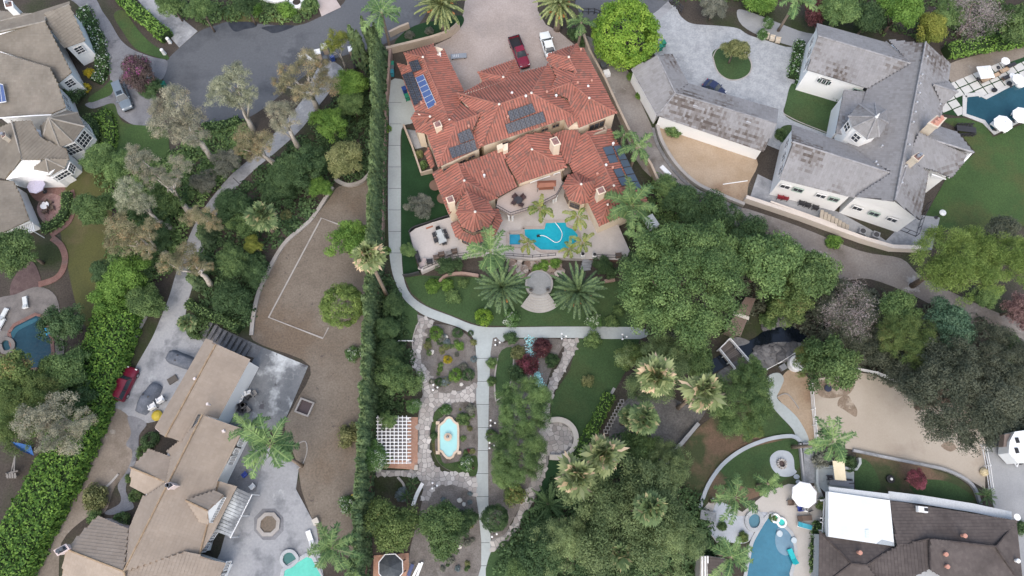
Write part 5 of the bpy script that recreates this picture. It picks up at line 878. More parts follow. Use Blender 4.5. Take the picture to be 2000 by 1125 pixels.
# ---- hedges
def hedge(name, pts, wd, h, m, label, leaf=.28, dens=26, cat='hedge', curve=True, round_=.3):
    q = W(smooth(pts, False, 4) if curve else pts, 0); C, Nn = [], []
    for i in range(len(q)-1):
        d = q[i+1]-q[i]; L_ = d.length; d.normalize(); s = np.array([-d.y, d.x, 0]); n = int(L_*(wd+2*h)*dens); u = NR.random(n); x = NR.uniform(-1, 1, n)*(wd/2+h); ww = wd/2
        side = np.sign(x); onside = np.abs(x) > ww; lat = np.where(onside, side*ww, x); z = np.where(onside, h-(np.abs(x)-ww), h); z = z-round_*(np.abs(lat)/ww)**3*(z > h-.6)
        p = np.array(q[i])+np.outer(u*L_, np.array(d))+np.outer(lat, s)+np.outer(z, [0, 0, 1]); bump = .35*np.sin(p[:, 0]*1.7)*np.cos(p[:, 1]*1.9)+.2*np.sin(p[:, 0]*4.1+p[:, 1]*3.3)
        nn = np.where(onside[:, None], np.outer(side, s)*.8+np.array([0, 0, .5]), np.array([0, 0, 1.0])); C.append(p+nn*(bump[:, None]*.6+NR.normal(size=(n, 1))*.16)); Nn.append(nn+NR.normal(size=(n, 3))*.45)
    C, Nn = np.concatenate(C), np.concatenate(Nn); me = leaf_data(name, C, Nn, leaf*(.6+.7*NR.random(len(C))), NR.random(len(C)), .55, m)
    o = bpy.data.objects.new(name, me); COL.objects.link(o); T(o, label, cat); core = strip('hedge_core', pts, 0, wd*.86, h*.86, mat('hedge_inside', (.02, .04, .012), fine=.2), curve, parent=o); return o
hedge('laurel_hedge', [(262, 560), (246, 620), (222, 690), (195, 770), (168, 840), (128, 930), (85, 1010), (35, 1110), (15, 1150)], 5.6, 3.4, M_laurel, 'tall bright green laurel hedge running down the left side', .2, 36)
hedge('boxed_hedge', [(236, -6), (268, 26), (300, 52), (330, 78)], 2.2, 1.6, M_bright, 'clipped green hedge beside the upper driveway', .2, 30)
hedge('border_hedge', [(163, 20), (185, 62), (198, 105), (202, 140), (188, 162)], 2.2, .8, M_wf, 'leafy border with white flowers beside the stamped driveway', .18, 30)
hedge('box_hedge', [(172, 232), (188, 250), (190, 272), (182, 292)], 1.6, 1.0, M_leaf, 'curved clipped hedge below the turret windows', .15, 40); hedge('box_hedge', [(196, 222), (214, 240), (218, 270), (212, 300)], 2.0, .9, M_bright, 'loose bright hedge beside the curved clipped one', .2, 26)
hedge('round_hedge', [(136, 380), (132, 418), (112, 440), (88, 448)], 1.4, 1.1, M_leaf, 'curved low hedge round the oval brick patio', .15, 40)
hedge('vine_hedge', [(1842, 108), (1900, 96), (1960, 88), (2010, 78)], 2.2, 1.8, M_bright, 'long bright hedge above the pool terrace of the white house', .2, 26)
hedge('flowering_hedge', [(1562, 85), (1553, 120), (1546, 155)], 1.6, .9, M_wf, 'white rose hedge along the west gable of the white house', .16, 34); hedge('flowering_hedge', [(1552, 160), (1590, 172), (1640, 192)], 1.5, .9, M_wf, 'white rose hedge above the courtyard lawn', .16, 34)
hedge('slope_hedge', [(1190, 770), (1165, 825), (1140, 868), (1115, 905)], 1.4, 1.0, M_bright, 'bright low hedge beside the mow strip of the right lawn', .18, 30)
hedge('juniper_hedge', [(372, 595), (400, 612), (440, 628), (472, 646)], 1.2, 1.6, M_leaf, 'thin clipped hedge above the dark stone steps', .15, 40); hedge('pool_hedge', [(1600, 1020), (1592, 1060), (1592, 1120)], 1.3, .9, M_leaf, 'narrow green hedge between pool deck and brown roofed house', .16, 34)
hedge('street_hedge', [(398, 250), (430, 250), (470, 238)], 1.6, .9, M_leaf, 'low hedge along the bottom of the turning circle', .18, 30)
# ---- the long cypress row: every tree its own object, one shared mesh
def cypress_data(n=620):
    z = NR.random(n)**.8; a = NR.random(n)*6.283; rr = (1-z)**.55*(.75+.25*np.sin(z*9))*np.minimum(1, z*14+.6)*(.82+.3*NR.random(n)); e = np.stack([np.cos(a), np.sin(a), np.zeros(n)], 1)
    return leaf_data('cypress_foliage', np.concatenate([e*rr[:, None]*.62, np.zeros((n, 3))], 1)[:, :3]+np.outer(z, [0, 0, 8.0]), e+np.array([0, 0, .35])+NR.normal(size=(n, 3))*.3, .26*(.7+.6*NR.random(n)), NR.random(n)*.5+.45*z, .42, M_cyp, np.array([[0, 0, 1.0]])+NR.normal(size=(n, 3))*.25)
CY = [cypress_data() for _ in range(3)]
def cypress(px, py, s, h, label, group): 
    bp = P(px, py, 0); t = thing('cypress_tree', bp, label, 'tree', group); q = R
    o = bpy.data.objects.new('crown', q.choice(CY)); COL.objects.link(o); o.parent = t; o.scale = (s, s, h/8); o.rotation_euler = (q.uniform(-.02, .02), q.uniform(-.02, .02), q.random()*6.28)
    b = MB().tube([(0, 0, 0), (0, 0, h*.5)], [.14, .06], 5).build('trunk', m_bark, t, local=True); return t
row = W(smooth([(748, 120), (747, 200), (745, 300), (741, 420), (736, 540), (732, 640), (728, 760), (722, 880), (716, 1000), (708, 1140)], False, 12), 0); acc = 0; step = .62
for i in range(len(row)-1):
    L_ = (row[i+1]-row[i]).length; p = acc
    while p < L_:
        c = row[i]+(row[i+1]-row[i])*(p/L_); u = i/len(row); bp = c+Vector((R.uniform(-.12, .12), 0, 0)); hh = (9.4 if u < .12 else 8.2-1.2*u)*R.uniform(.9, 1.06)
        t = thing('cypress_tree', bp, 'narrow dark green cypress standing in the long hedge row by the side driveway', 'tree', 'cypresses of the long hedge row'); o = bpy.data.objects.new('crown', R.choice(CY)); COL.objects.link(o); o.parent = t; s = R.uniform(1.4, 1.7)*(1.1 if u < .1 else 1); o.scale = (s, s, hh/8); o.rotation_euler = (R.uniform(-.02, .02), R.uniform(-.02, .02), R.random()*6.28); p += step
    acc = p-L_
for x, y, s, h, l in ((706, 128, 2.0, 9.5, 'broad cypress standing west of the hedge row at the street end'), (735, 130, 1.6, 11.5, 'tallest cypress at the street end of the hedge row'), (722, 138, 1.6, 9.8, 'second broad cypress beside the bins at the street end')): cypress(x, y, s, h, l, None)
for i, (x, y) in enumerate([(418+1.5*k, 478-k*6) for k in range(8)]+[(400+k*1.5, 560-k*5.5) for k in range(9)]): cypress(x-6+R.uniform(-2, 2), y, 1.5, 4.6, 'short cypress in the dense rows beside the long driveway', 'cypresses beside the long driveway')
# ---------------------------------------------------------------- eucalypts by the turning circle
gum((495, 255), [(462, 145, 27), (425, 185, 24), (468, 190, 26), (440, 160, 20), (490, 180, 15)], 12, M_eucg, 'pale green eucalyptus leaning over the turning circle')
gum((414, 312), [(345, 195, 28), (320, 240, 28), (365, 230, 30), (385, 265, 22), (310, 210, 20), (350, 265, 20)], 12, M_euc, 'large pinkish grey eucalyptus beside the front lawn')
gum((370, 415), [(275, 320, 27), (300, 345, 24), (352, 325, 22), (335, 350, 18), (262, 300, 18)], 10, M_euc, 'eucalyptus with bare pale limbs below the front lawn')
gum((338, 448), [(250, 370, 26), (275, 395, 24), (245, 400, 18)], 10, M_eucg, 'grey green eucalyptus leaning left above the side lawn')
gum((326, 496), [(235, 440, 28), (260, 470, 26), (225, 475, 22), (290, 450, 22), (285, 490, 18)], 9, M_eucb, 'brown tinged eucalyptus with spreading limbs above the bright trees')
gum((413, 558), [(330, 515, 24), (362, 500, 25), (385, 520, 18), (408, 520, 10)], 9, M_eucb, 'tan eucalyptus leaning across the long driveway'); gum((372, 410), [(400, 420, 22), (375, 425, 18), (420, 440, 16)], 9, M_eucb, 'small tan eucalyptus clump over the bend of the long driveway')
gum((620, 212), [(560, 145, 24), (600, 125, 26), (635, 165, 26), (595, 180, 22), (545, 165, 18), (628, 130, 18)], 11, M_eucb, 'wide rusty eucalyptus with white branching limbs by the street'); gum((584, 290), [(540, 215, 22), (565, 225, 24), (548, 245, 18)], 10, M_euc, 'slim pink grey eucalyptus beside the long driveway')
gum((540, 322), [(480, 270, 24), (510, 280, 24), (495, 300, 18), (470, 290, 14)], 8, M_eucb, 'orange brown eucalyptus at the driveway bend'); gum((676, 134), [(655, 75, 20), (640, 92, 15), (668, 80, 17)], 10, M_ylw, 'light green young eucalyptus near the blue bin', .14)
gum((182, 832), [(60, 820, 34), (110, 800, 34), (140, 850, 34), (95, 850, 28), (160, 820, 24)], 10, M_euc, 'broad pale eucalyptus over the playground corner')
# ---------------------------------------------------------------- trees, left
T_ = tree
for k, x, y, r, h, m, l in (('mid', 190, 412, 46, 7, M_leaf, 'bushy green tree beside the side lawn'), ('mid', 252, 535, 48, 7, M_bright, 'bright green tree above the laurel hedge top'), ('mid', 212, 580, 44, 6, M_bright, 'bright round tree at the head of the laurel hedge'), ('mid', 285, 590, 40, 5, M_leaf, 'green tree squeezed between hedge and driveway'), ('mid', 205, 535, 30, 6, M_dark, 'dark tree just left of the bright trees'),
 ('mid', 122, 630, 48, 7, M_dark, 'dark evergreen overhanging the left pool'), ('mid', 40, 490, 52, 8, M_leaf, 'large tree at the left edge above the brick pavement'), ('mid', 135, 722, 54, 7, M_leaf, 'light tipped tree below the left pool'), ('mid', 35, 750, 62, 9, M_yel, 'yellowish tree at the left edge below the pool'), ('feather', 60, 800, 80, 9, M_yel, 'huge yellow green tree mass on the lower left edge'),
 ('mid', 150, 790, 48, 6, M_dark, 'dark tree tucked above the hedge by the red car'), ('mid', 645, 240, 40, 6.5, M_bright, 'bright bushy tree beside the cypress hedge'), ('mid', 682, 170, 38, 6, M_bright, 'bright tree below the street bins'), ('mid', 690, 205, 30, 5, M_leaf, 'green tree tight against the hedge row'), ('mid', 680, 312, 42, 7, M_olive, 'olive tree above the curved retaining kerb'), ('mid', 598, 325, 44, 7, M_dark, 'dark tree in the planted slope'),
 ('mid', 625, 368, 27, 4.5, M_bright, 'lime bush tree at the field corner'), ('mid', 560, 345, 40, 5, M_dark, 'dark low tree left of the slope tree'), ('mid', 452, 508, 36, 7, M_leaf, 'fresh green conifer on the mulch bank'), ('mid', 455, 585, 44, 5, M_dark, 'dark spreading tree above the stone steps'), ('mid', 496, 480, 22, 4, M_ylw, 'yellow green tree beside the fan palm'), ('mid', 500, 530, 36, 4, M_dark, 'dark shrub tree along the field kerb'),
 ('mid', 685, 475, 45, 7, M_bright, 'dense bright tree beside the leaning fan palm'), ('round', 668, 597, 44, 8, M_field, 'round pale green tree on the dry field'), ('mid', 395, 22, 32, 7, M_leaf, 'green tree above the turning circle'), ('mid', 482, 14, 28, 6, M_dark, 'dark tree at the top edge by the street'), ('mid', 335, 8, 30, 6, M_leaf, 'tree at the top edge beside the upper driveway'), ('mid', 275, 148, 42, 6, M_purple, 'purple flowering crape myrtle in the drive island'), ('mid', 300, 175, 26, 4, M_dark, 'dark bush at the turning circle end of the island'),
 ('mid', 440, 320, 30, 4, M_grey, 'grey ball shrub beside the driveway bend'), ('mid', 200, 320, 40, 5, M_leaf, 'green tree below the front hedge'), ('mid', 240, 330, 34, 5, M_leaf, 'green tree below the front lawn'), ('mid', 330, 390, 42, 5, M_leaf, 'green understorey tree among the eucalypts'), ('mid', 290, 420, 46, 5, M_dark, 'dark understorey tree among the eucalypts'), ('mid', 310, 470, 36, 4, M_dark, 'dark undergrowth tree at the brown eucalyptus'), ('mid', 455, 405, 40, 5, M_dark, 'dark tree on the bank right of the driveway bend'), ('mid', 480, 440, 34, 4, M_leaf, 'green tree below the fan palm bank'), ('mid', 540, 380, 36, 4, M_dark, 'dark shrub tree above the fan palm'),
 ('mid', 400, 355, 25, 3, M_grey, 'second grey ball shrub nearer the driveway')):
    T_(k, x, y, r, h, m, l)
# ---------------------------------------------------------------- trees, middle and right
for k, x, y, r, h, m, l in (('round', 1222, 66, 69, 9, M_lime, 'big round lime green ficus between the two houses'), ('mid', 1434, 100, 29, 5, M_olive, 'small olive tree on the island lawn of the cobbled court'), ('big', 1325, 555, 132, 15, M_leaf, 'huge dense green tree right of the pool deck'), ('mid', 1270, 590, 60, 10, M_leaf, 'lower green lobe tree at the lawn end'), ('mid', 1390, 480, 62, 10, M_leaf, 'green tree behind the huge dense tree'),
 ('mid', 1495, 520, 78, 11, M_leaf, 'broad green tree below the dirt track'), ('mid', 1575, 545, 62, 9, M_leaf, 'loose green tree east of the broad one'), ('mid', 1545, 590, 50, 8, M_yel, 'yellow tipped tree above the creek'), ('mid', 1330, 400, 44, 6, M_dark, 'dark shrub tree by the slate solar panels'), ('mid', 1400, 425, 50, 6, M_dark, 'dark shrub tree beside the dirt track bend'), ('mid', 1300, 372, 34, 5, M_leaf, 'shrub tree at the wall foot by the dirt track'), ('mid', 1470, 470, 44, 7, M_dark, 'dark tree between dirt track and broad green tree'), ('mid', 1250, 520, 42, 6, M_dark, 'dark tree below the pool deck corner'), ('mid', 1180, 525, 26, 3, M_dark, 'dark bush below the brick retaining wall'),
 ('pine', 1865, 510, 92, 14, M_field, 'wide yellow green pine south of the white house lawn'), ('pine', 1955, 520, 72, 13, M_field, 'second pine at the right edge behind the wide one'), ('mid', 1950, 455, 40, 7, M_oak, 'dark small oak above the pines'), ('mid', 1990, 600, 40, 6, M_pink, 'bare pinkish brown tree at the right edge'), ('feather', 1655, 625, 75, 8, M_oak, 'grey thinning oak over the creek'), ('bare', 1660, 610, 55, 9, M_bare, 'bare grey branched tree among the creek oaks'), ('mid', 1745, 610, 50, 8, M_leaf, 'green tree in the gully centre'),
 ('feather', 1768, 665, 62, 10, M_yel, 'yellow and orange tinged tree in the gully'), ('mid', 1848, 632, 54, 9, M_blue, 'bluish green tree in the gully'), ('mid', 1618, 703, 62, 9, M_leaf, 'rounded green tree beside the winding path'), ('mid', 1580, 705, 34, 6, M_yel, 'yellowish shrub tree left of the rounded tree'), ('big', 1865, 775, 112, 13, M_oak, 'very large dark oak over the riding arena'), ('feather', 1960, 700, 72, 11, M_oak, 'dark oak at the right edge above the asphalt yard'), ('mid', 1780, 740, 50, 8, M_oak, 'dark oak at the top of the riding arena'), ('mid', 1968, 680, 30, 7, M_leaf, 'fresh green tree top among the dark oaks'), ('mid', 1700, 690, 44, 7, M_oak, 'dark oak between the gully trees'),
 ('mid', 1925, 575, 32, 5, M_leaf, 'green mound tree below the wide pine'), ('big', 1440, 785, 70, 10, M_leaf, 'large green tree right of the mulched slope'), ('mid', 1470, 735, 38, 6, M_leaf, 'green tree at the lower bridge end'), ('feather', 1275, 725, 82, 9, M_pepper, 'feathery green tree beside the right lawn'), ('mid', 1350, 700, 46, 7, M_leaf, 'feathery green tree above the slope palm'), ('mid', 1240, 700, 36, 6, M_yel, 'red berried tree at the lawn corner'), ('mid', 1465, 842, 26, 4, M_yel, 'light green low tree on the lawn slope'),
 ('feather', 1215, 1010, 135, 12, M_pepper, 'giant feathery pepper tree at the bottom centre'), ('feather', 1285, 925, 72, 8, M_pepper, 'feathery pepper tree reaching the slope wall'), ('feather', 1305, 1060, 82, 10, M_pepper, 'dense green tree at the bottom by the cabana'), ('feather', 1120, 1065, 85, 8, M_pepper, 'feathery green tree left of the giant pepper tree'), ('mid', 1060, 1075, 60, 7, M_dark, 'dark green tree on the bottom lawn'), ('mid', 1190, 1110, 70, 8, M_dark, 'dark tree at the bottom edge under the pepper tree'), ('mid', 1250, 870, 45, 6, M_leaf, 'green tree between the fan palms'), ('mid', 1020, 1110, 38, 6, M_leaf, 'tree at the bottom edge of the lower lawn'),
 ('mid', 780, 742, 46, 6, M_leaf, 'full green tree above the pergola'), ('big', 1024, 797, 60, 8, M_leaf, 'dense garden tree west of the round seat, upper one'), ('big', 1012, 888, 60, 8, M_leaf, 'dense garden tree west of the round seat, lower one'), ('mid', 990, 925, 30, 4, M_leaf, 'small tree below the lower dense garden tree'), ('mid', 770, 1025, 62, 7, M_yel, 'large light green tree over the dark gazebo'), ('mid', 862, 1030, 60, 7, M_leaf, 'large green tree beside the gravel bed bottom'), ('round', 966, 1012, 27, 4, M_dark, 'dark clipped oleander beside the straight concrete path'), ('mid', 905, 1020, 32, 3, M_dark, 'dark spreading shrub tree in the bottom gravel bed'),
 ('mid', 772, 600, 28, 4, M_dark, 'dark tree beside the small lawn by the fence'), ('mid', 760, 645, 30, 4, M_dark, 'dark tree below it along the brown fence'), ('mid', 762, 690, 34, 4, M_dark, 'dark tree between fence and flagstone path'), ('mid', 728, 893, 36, 4, M_wf, 'white flowering climber on the pergola corner'), ('mid', 758, 818, 20, 4, M_leaf, 'green climber on the upper pergola corner'), ('mid', 808, 795, 18, 3, M_wf, 'white rose bush beside the pergola'), ('mid', 820, 406, 28, 4, M_grey, 'grey green tree on the narrow side lawn'), ('mid', 795, 490, 17, 3.4, M_leaf, 'small tree beside the terrace railing'), ('mid', 878, 522, 26, 3.2, M_dark, 'dark shrub tree below the west terrace wall'),
 ('mid', 1640, 28, 44, 7, M_leaf, 'green tree behind the white house roof'), ('mid', 1690, 45, 42, 6, M_dark, 'dark tree against the north wall of the white house'), ('mid', 1755, 25, 50, 8, M_bright, 'bright tree behind the white house'), ('mid', 1815, 55, 38, 6, M_ylw, 'yellow green tree at the white house corner'), ('bare', 1905, 28, 55, 8, M_bare, 'whitish bare tree at the top right'), ('mid', 1975, 50, 46, 7, M_leaf, 'green tree at the top right corner'), ('mid', 1850, 30, 30, 6, M_leaf, 'green tree beside the whitish bare tree'), ('mid', 1590, 25, 30, 4, M_burg, 'dark red bush tree near the white house gable'), ('mid', 1395, 15, 30, 5, M_grey, 'grey green tree in the bed above the cobbled court'), ('mid', 1475, 8, 40, 4, M_bright, 'bright shrub tree with flowers at the top edge'),
 ('mid', 1785, 935, 24, 3.5, M_redf, 'crimson flowering tree on the red lawn'), ('mid', 700, 395, 0.1, .5, M_leaf, '')):
    if l: T_(k, x, y, r, h, m, l)
# ---------------------------------------------------------------- palms
for a in (('fan', 720, 500, 35, 14, 'tall fan palm with shaggy trunk leaning over the cypress hedge', (758, 582)), ('fan2', 512, 422, 32, 6, 'green fan palm on the bank beside the dry field', (535, 455)), ('fan', 1283, 735, 42, 13, 'brown tipped fan palm above the mulched slope', None), ('fan', 1373, 765, 42, 13, 'brown tipped fan palm by the creek bridge', None), ('fan2', 1258, 817, 34, 10, 'greener fan palm over the stepping stones', None), ('fan2', 1228, 815, 24, 6, 'smaller fan palm beside the greener one', None), ('fan', 1178, 888, 42, 14, 'largest brown tipped fan palm by the round seat', None), ('fan', 1126, 930, 42, 14, 'brown tipped fan palm rising from the pepper tree', None), ('fan2', 1270, 993, 36, 13, 'green fan palm in the middle of the pepper trees', None), ('fan2', 1210, 1080, 30, 9, 'dim fan palm under the giant pepper tree', None), ('fan2', 365, 630, 20, 2.5, 'low fan palm at the courtyard corner', None)):
    palm(a[0], a[1], a[2], a[3], a[4], a[5], a[6], r=.26, skirt=a[0] == 'fan')
for a in (('dateb', 862, 10, 54, 6, 'light green date palm on the palm lawn by the motor court', None), ('dateb', 1093, 8, 52, 6, 'orange fruited date palm at the top of the motor court', None), ('date', 980, 562, 55, 4.5, 'dark date palm left of the round garden steps', None), ('date', 1128, 570, 57, 4.5, 'dark date palm right of the round garden steps', None)): palm(*a[:6], base=a[6], r=.5)
for a in (('queen', 745, 25, 50, 12, 'tall queen palm beside the street', (762, 95)), ('queen', 958, 492, 52, 9, 'queen palm in front of the octagonal tower', None), ('queen2', 1245, 288, 40, 7, 'queen palm by the wall of the slate solar roof', None), ('queen2', 1218, 264, 28, 6, 'smaller queen palm behind the balcony', None), ('queen', 1232, 402, 62, 8, 'wide queen palm over the roof corner of the red house', (1228, 440)), ('queen2', 1256, 470, 50, 8, 'yellowing queen palm at the deck corner', (1250, 490)),
 ('queen', 528, 868, 66, 9, 'big queen palm east of the tan roofed house', (590, 910)), ('queen2', 488, 838, 44, 8, 'queen palm touching the tan roof corner', (540, 880)), ('queen', 648, 1070, 54, 10, 'queen palm by the green pool', (690, 1062)), ('queen2', 690, 1110, 36, 6, 'queen palm at the bottom edge by the fence', None), ('queen', 1626, 862, 52, 12, 'queen palm with a long bare trunk beside the stairs', (1548, 873)), ('queen2', 1436, 972, 54, 8, 'queen palm over the rock terrace', (1388, 979)), ('queen2', 1500, 945, 36, 4, 'small queen palm beside the fire pit lawn', None), ('queen', 1428, 1088, 52, 7, 'yellow green queen palm beside the blue pool', None), ('queen', 1555, 0, 44, 11, 'yellowing queen palm at the top of the white house drive', (1520, 60)), ('queen2', 1135, 45, 32, 6, 'queen palm at the motor court corner', None)): palm(*a[:6], base=a[6], r=.22)
for a in (('king', 1054, 408, 34, 5, 'king palm by the upper left corner of the pool'), ('king', 1128, 424, 32, 5, 'king palm by the upper right corner of the pool'), ('king', 1030, 476, 24, 4, 'short king palm between spa and pool'), ('king', 1112, 486, 24, 4, 'short king palm at the lower right pool edge'), ('king', 1138, 474, 30, 4.5, 'king palm right of the pool')): palm(*a, r=.13)
for a in (('cycad', 1072, 985, 44, 1.5, 'dark cycad beside the garden flagstone walk'), ('cycad', 806, 945, 16, .9, 'spiky cycad by the curved white kerb'), ('cycad', 795, 970, 17, .9, 'second spiky cycad nearer the light green tree'), ('cycad', 1924, 968, 22, 1.2, 'spiky palm plant at the corner of the asphalt yard')): palm(*a)
# ---------------------------------------------------------------- shrubs
for x, y, r, m, l in ((945, 620, 18, M_lime, 'bright round shrub under the left date palm'), (998, 622, 18, M_wf, 'white flowered shrub under the left date palm'), (845, 559, 16, M_bright, 'lime shrub at the west end of the lawn'), (874, 557, 13, M_bright, 'smaller lime shrub next to the curved garden wall'), (905, 553, 11, M_leaf, 'loose little shrub on the lawn below the deck'), (885, 580, 16, M_leaf, 'faint green shrub in the middle of the lawn'), (1160, 628, 16, M_wf, 'pale flowered shrub under the right date palm'), (1195, 628, 14, M_leaf, 'shrub near the lawn end by the straight path'), (1208, 606, 12, M_leaf, 'little shrub on the lawn under the huge tree'), (1158, 664, 17, M_leaf, 'shrub in a ring at the top of the right lawn'), (1148, 744, 13, M_olive, 'thin shrub on the right lawn'), (1232, 680, 14, M_leaf, 'shrub at the right lawn edge'),
 (1315, 255, 16, M_leaf, 'green bush against the white garage wall'), (1248, 187, 8, M_bright, 'little bush at the garage corner'), (1232, 150, 9, M_bright, 'bush at the garage end by the lane'), (1630, 472, 16, M_bright, 'green bush on the terrace kerb of the white house'), (1525, 262, 12, M_leaf, 'round bush by the white house corner'), (293, 860, 17, M_dark, 'dark clipped ball shrub by the tan roofed garage'), (280, 885, 15, M_leaf, 'bright ball shrub below the dark one'), (265, 968, 13, M_leaf, 'ball shrub by the tan house bay'), (238, 1015, 16, M_leaf, 'ball shrub at the tan house corner'), (185, 1010, 16, M_leaf, 'bush beside the lower tan roof'), (252, 935, 9, M_leaf, 'little bush at the bay foot'), (185, 970, 26, M_olive, 'wispy olive shrub in the dirt yard'), (168, 172, 10, M_gold, 'golden ball bush by the shingle house'), (175, 143, 11, M_gold, 'orange yellow flowering bush in the front bed'), (145, 180, 22, M_dark, 'dark bush under the shingle house wall'), (560, 421, 12, M_olive, 'clipped olive ball on the bank'), (390, 640, 24, M_leaf, 'round bush with pink flowers at the courtyard corner'), (300, 605, 15, M_leaf, 'green bush on the driveway edge'), (682, 850, 24, M_olive, 'olive bush growing out of the cypress hedge'), (680, 985, 18, M_wf, 'white flowered bush beside the cypress hedge bottom'), (690, 690, 16, M_wf, 'dry white flowered bush by the cypress hedge'), (757, 490, 8, M_bright, 'small clipped bush by the boundary wall'), (758, 252, 8, M_bright, 'small clipped cone by the side driveway'),
 (1030, 712, 22, M_redf, 'crimson bougainvillea in the garden bed'), (1058, 680, 20, M_burg, 'dark red shrub in the garden bed'), (1078, 705, 15, M_dark, 'dark green shrub in the garden bed'), (1012, 690, 16, M_olive, 'grassy shrub left of the blue glass stream'), (1010, 730, 18, M_dark, 'dark shrub below the bougainvillea'), (998, 660, 14, M_dark, 'dark spiky shrub at the path junction'), (960, 708, 11, M_leaf, 'shrub on the straight path by the sickle lawn'), (960, 745, 10, M_leaf, 'shrub lower along the sickle lawn'), (960, 852, 13, M_leaf, 'clipped square shrub by the straight path'), (1005, 965, 22, M_yel, 'yellowish shrub beside the flagstone walk'), (1320, 690, 14, M_leaf, 'shrub on the bare slope by the lawn end'), (1520, 600, 24, M_leaf, 'leafy bush beside the creek bank'), (1500, 625, 18, M_leaf, 'bush right of the wooden shed roof'), (1510, 1012, 8, M_leaf, 'small bush in the rock terrace'), (1452, 1048, 11, M_yel, 'yellow tipped bush beside the spa'), (1410, 1028, 10, M_leaf, 'green clump in the rock terrace pocket'), (1608, 985, 14, M_yel, 'bush by the pool steps of the brown roofed house'), (1660, 905, 16, M_dark, 'dark bush beside the cream shade sail'), (1605, 895, 20, M_grey, 'grey shrub at the top of the patio wall'), (1995, 1030, 14, M_dark, 'dark bush at the right edge by the brown roof'), (785, 965, 14, M_teal, 'blue grey agave shrub by the brown fence'), (500, 18, 14, M_bright, 'bright bush beside the white planter'), (560, 20, 18, M_bright, 'bright bush next to the street entry path'), (605, 8, 18, M_leaf, 'bush at the top edge by the street'), (1500, 45, 12, M_wf, 'white flowering bush by the stone bench'), (1490, 66, 12, M_wf, 'white rose bush in front of the stone seats'), (800, 68, 10, M_grey, 'grey little tree in a stone ring on the palm lawn'), (838, 60, 9, M_grey, 'second grey tree in a stone ring on the palm lawn'), (1120, 65, 14, M_dark, 'dark bush beside the white car'), (1138, 82, 12, M_dark, 'dark bush at the house corner by the white car')):
    shrub(x, y, r, m, l, 'ball' if 'ball' in l or 'clipped' in l or 'round' in l else 'shrub')

# ---------------------------------------------------------------- undergrowth below the trees: too fine to count
def undergrowth(pts, n, m, label, h=.7, leaf=.2):
    q = [(p.x, p.y) for p in W(smooth(pts), 0)]; x0, x1 = min(p[0] for p in q), max(p[0] for p in q); y0, y1 = min(p[1] for p in q), max(p[1] for p in q); cs = []
    while len(cs) < n//30:
        p = (R.uniform(x0, x1), R.uniform(y0, y1))
        if in_poly(p, q): cs.append(p)
    cs = np.array(cs); k = len(cs); rr = NR.uniform(.35, 1.1, k); d = sph(k*30, -.1)[:k*30]; i = np.arange(len(d)) % k; C = np.concatenate([cs[i]+d[:, :2]*rr[i][:, None], (.05+d[:, 2]*rr[i]*h+.1)[:, None]], 1)
    me = leaf_data('undergrowth', C, d+NR.normal(size=d.shape)*.4+np.array([0, 0, .5]), leaf*(.6+.7*NR.random(len(d))), NR.random(k)[i]*.6+.4*NR.random(len(d)), .6, m); o = bpy.data.objects.new('undergrowth', me); COL.objects.link(o); o['kind'] = 'stuff'; o['label'] = label
undergrowth([(430, 400), (600, 262), (690, 150), (735, 170), (735, 340), (650, 352), (600, 430), (550, 470), (505, 555), (480, 640), (400, 600), (400, 500)], 26000, M_dark, 'dark low undergrowth on the planted bank west of the cypress hedge')
undergrowth([(190, 345), (240, 335), (330, 300), (400, 255), (480, 245), (480, 300), (420, 370), (380, 420), (340, 520), (240, 560), (215, 500), (222, 400)], 26000, M_leaf, 'low green undergrowth beneath the eucalypts')
undergrowth([(1265, 660), (1400, 560), (1500, 470), (1640, 545), (1780, 590), (1990, 660), (2000, 850), (1925, 860), (1780, 750), (1640, 725), (1590, 690), (1560, 640), (1500, 600), (1420, 640)], 34000, M_oak, 'dull undergrowth filling the gully')
undergrowth([(1000, 1040), (1130, 900), (1250, 840), (1290, 900), (1370, 990), (1370, 1130), (1000, 1130)], 22000, M_dark, 'dark undergrowth below the pepper trees')
undergrowth([(1330, 5), (1560, 5), (1700, 60), (1830, 80), (1990, 60), (1990, -15), (1330, -15)], 14000, M_leaf, 'mixed shrubs along the top right edge'); undergrowth([(1285, 340), (1340, 375), (1440, 440), (1500, 470), (1330, 520), (1235, 470), (1250, 400)], 10000, M_leaf, 'green undergrowth between dirt track and deck')
undergrowth([(0, 720), (100, 730), (170, 720), (200, 700), (180, 790), (140, 850), (60, 840), (0, 830)], 14000, M_leaf, 'undergrowth on the lower left edge'); undergrowth([(370, 5), (560, 5), (620, 20), (560, 44), (480, 36), (410, 44), (330, 20)], 6000, M_leaf, 'shrubbery above the turning circle'); undergrowth([(738, 560), (770, 560), (800, 690), (790, 800), (735, 800)], 7000, M_dark, 'dark undergrowth along the brown fence')
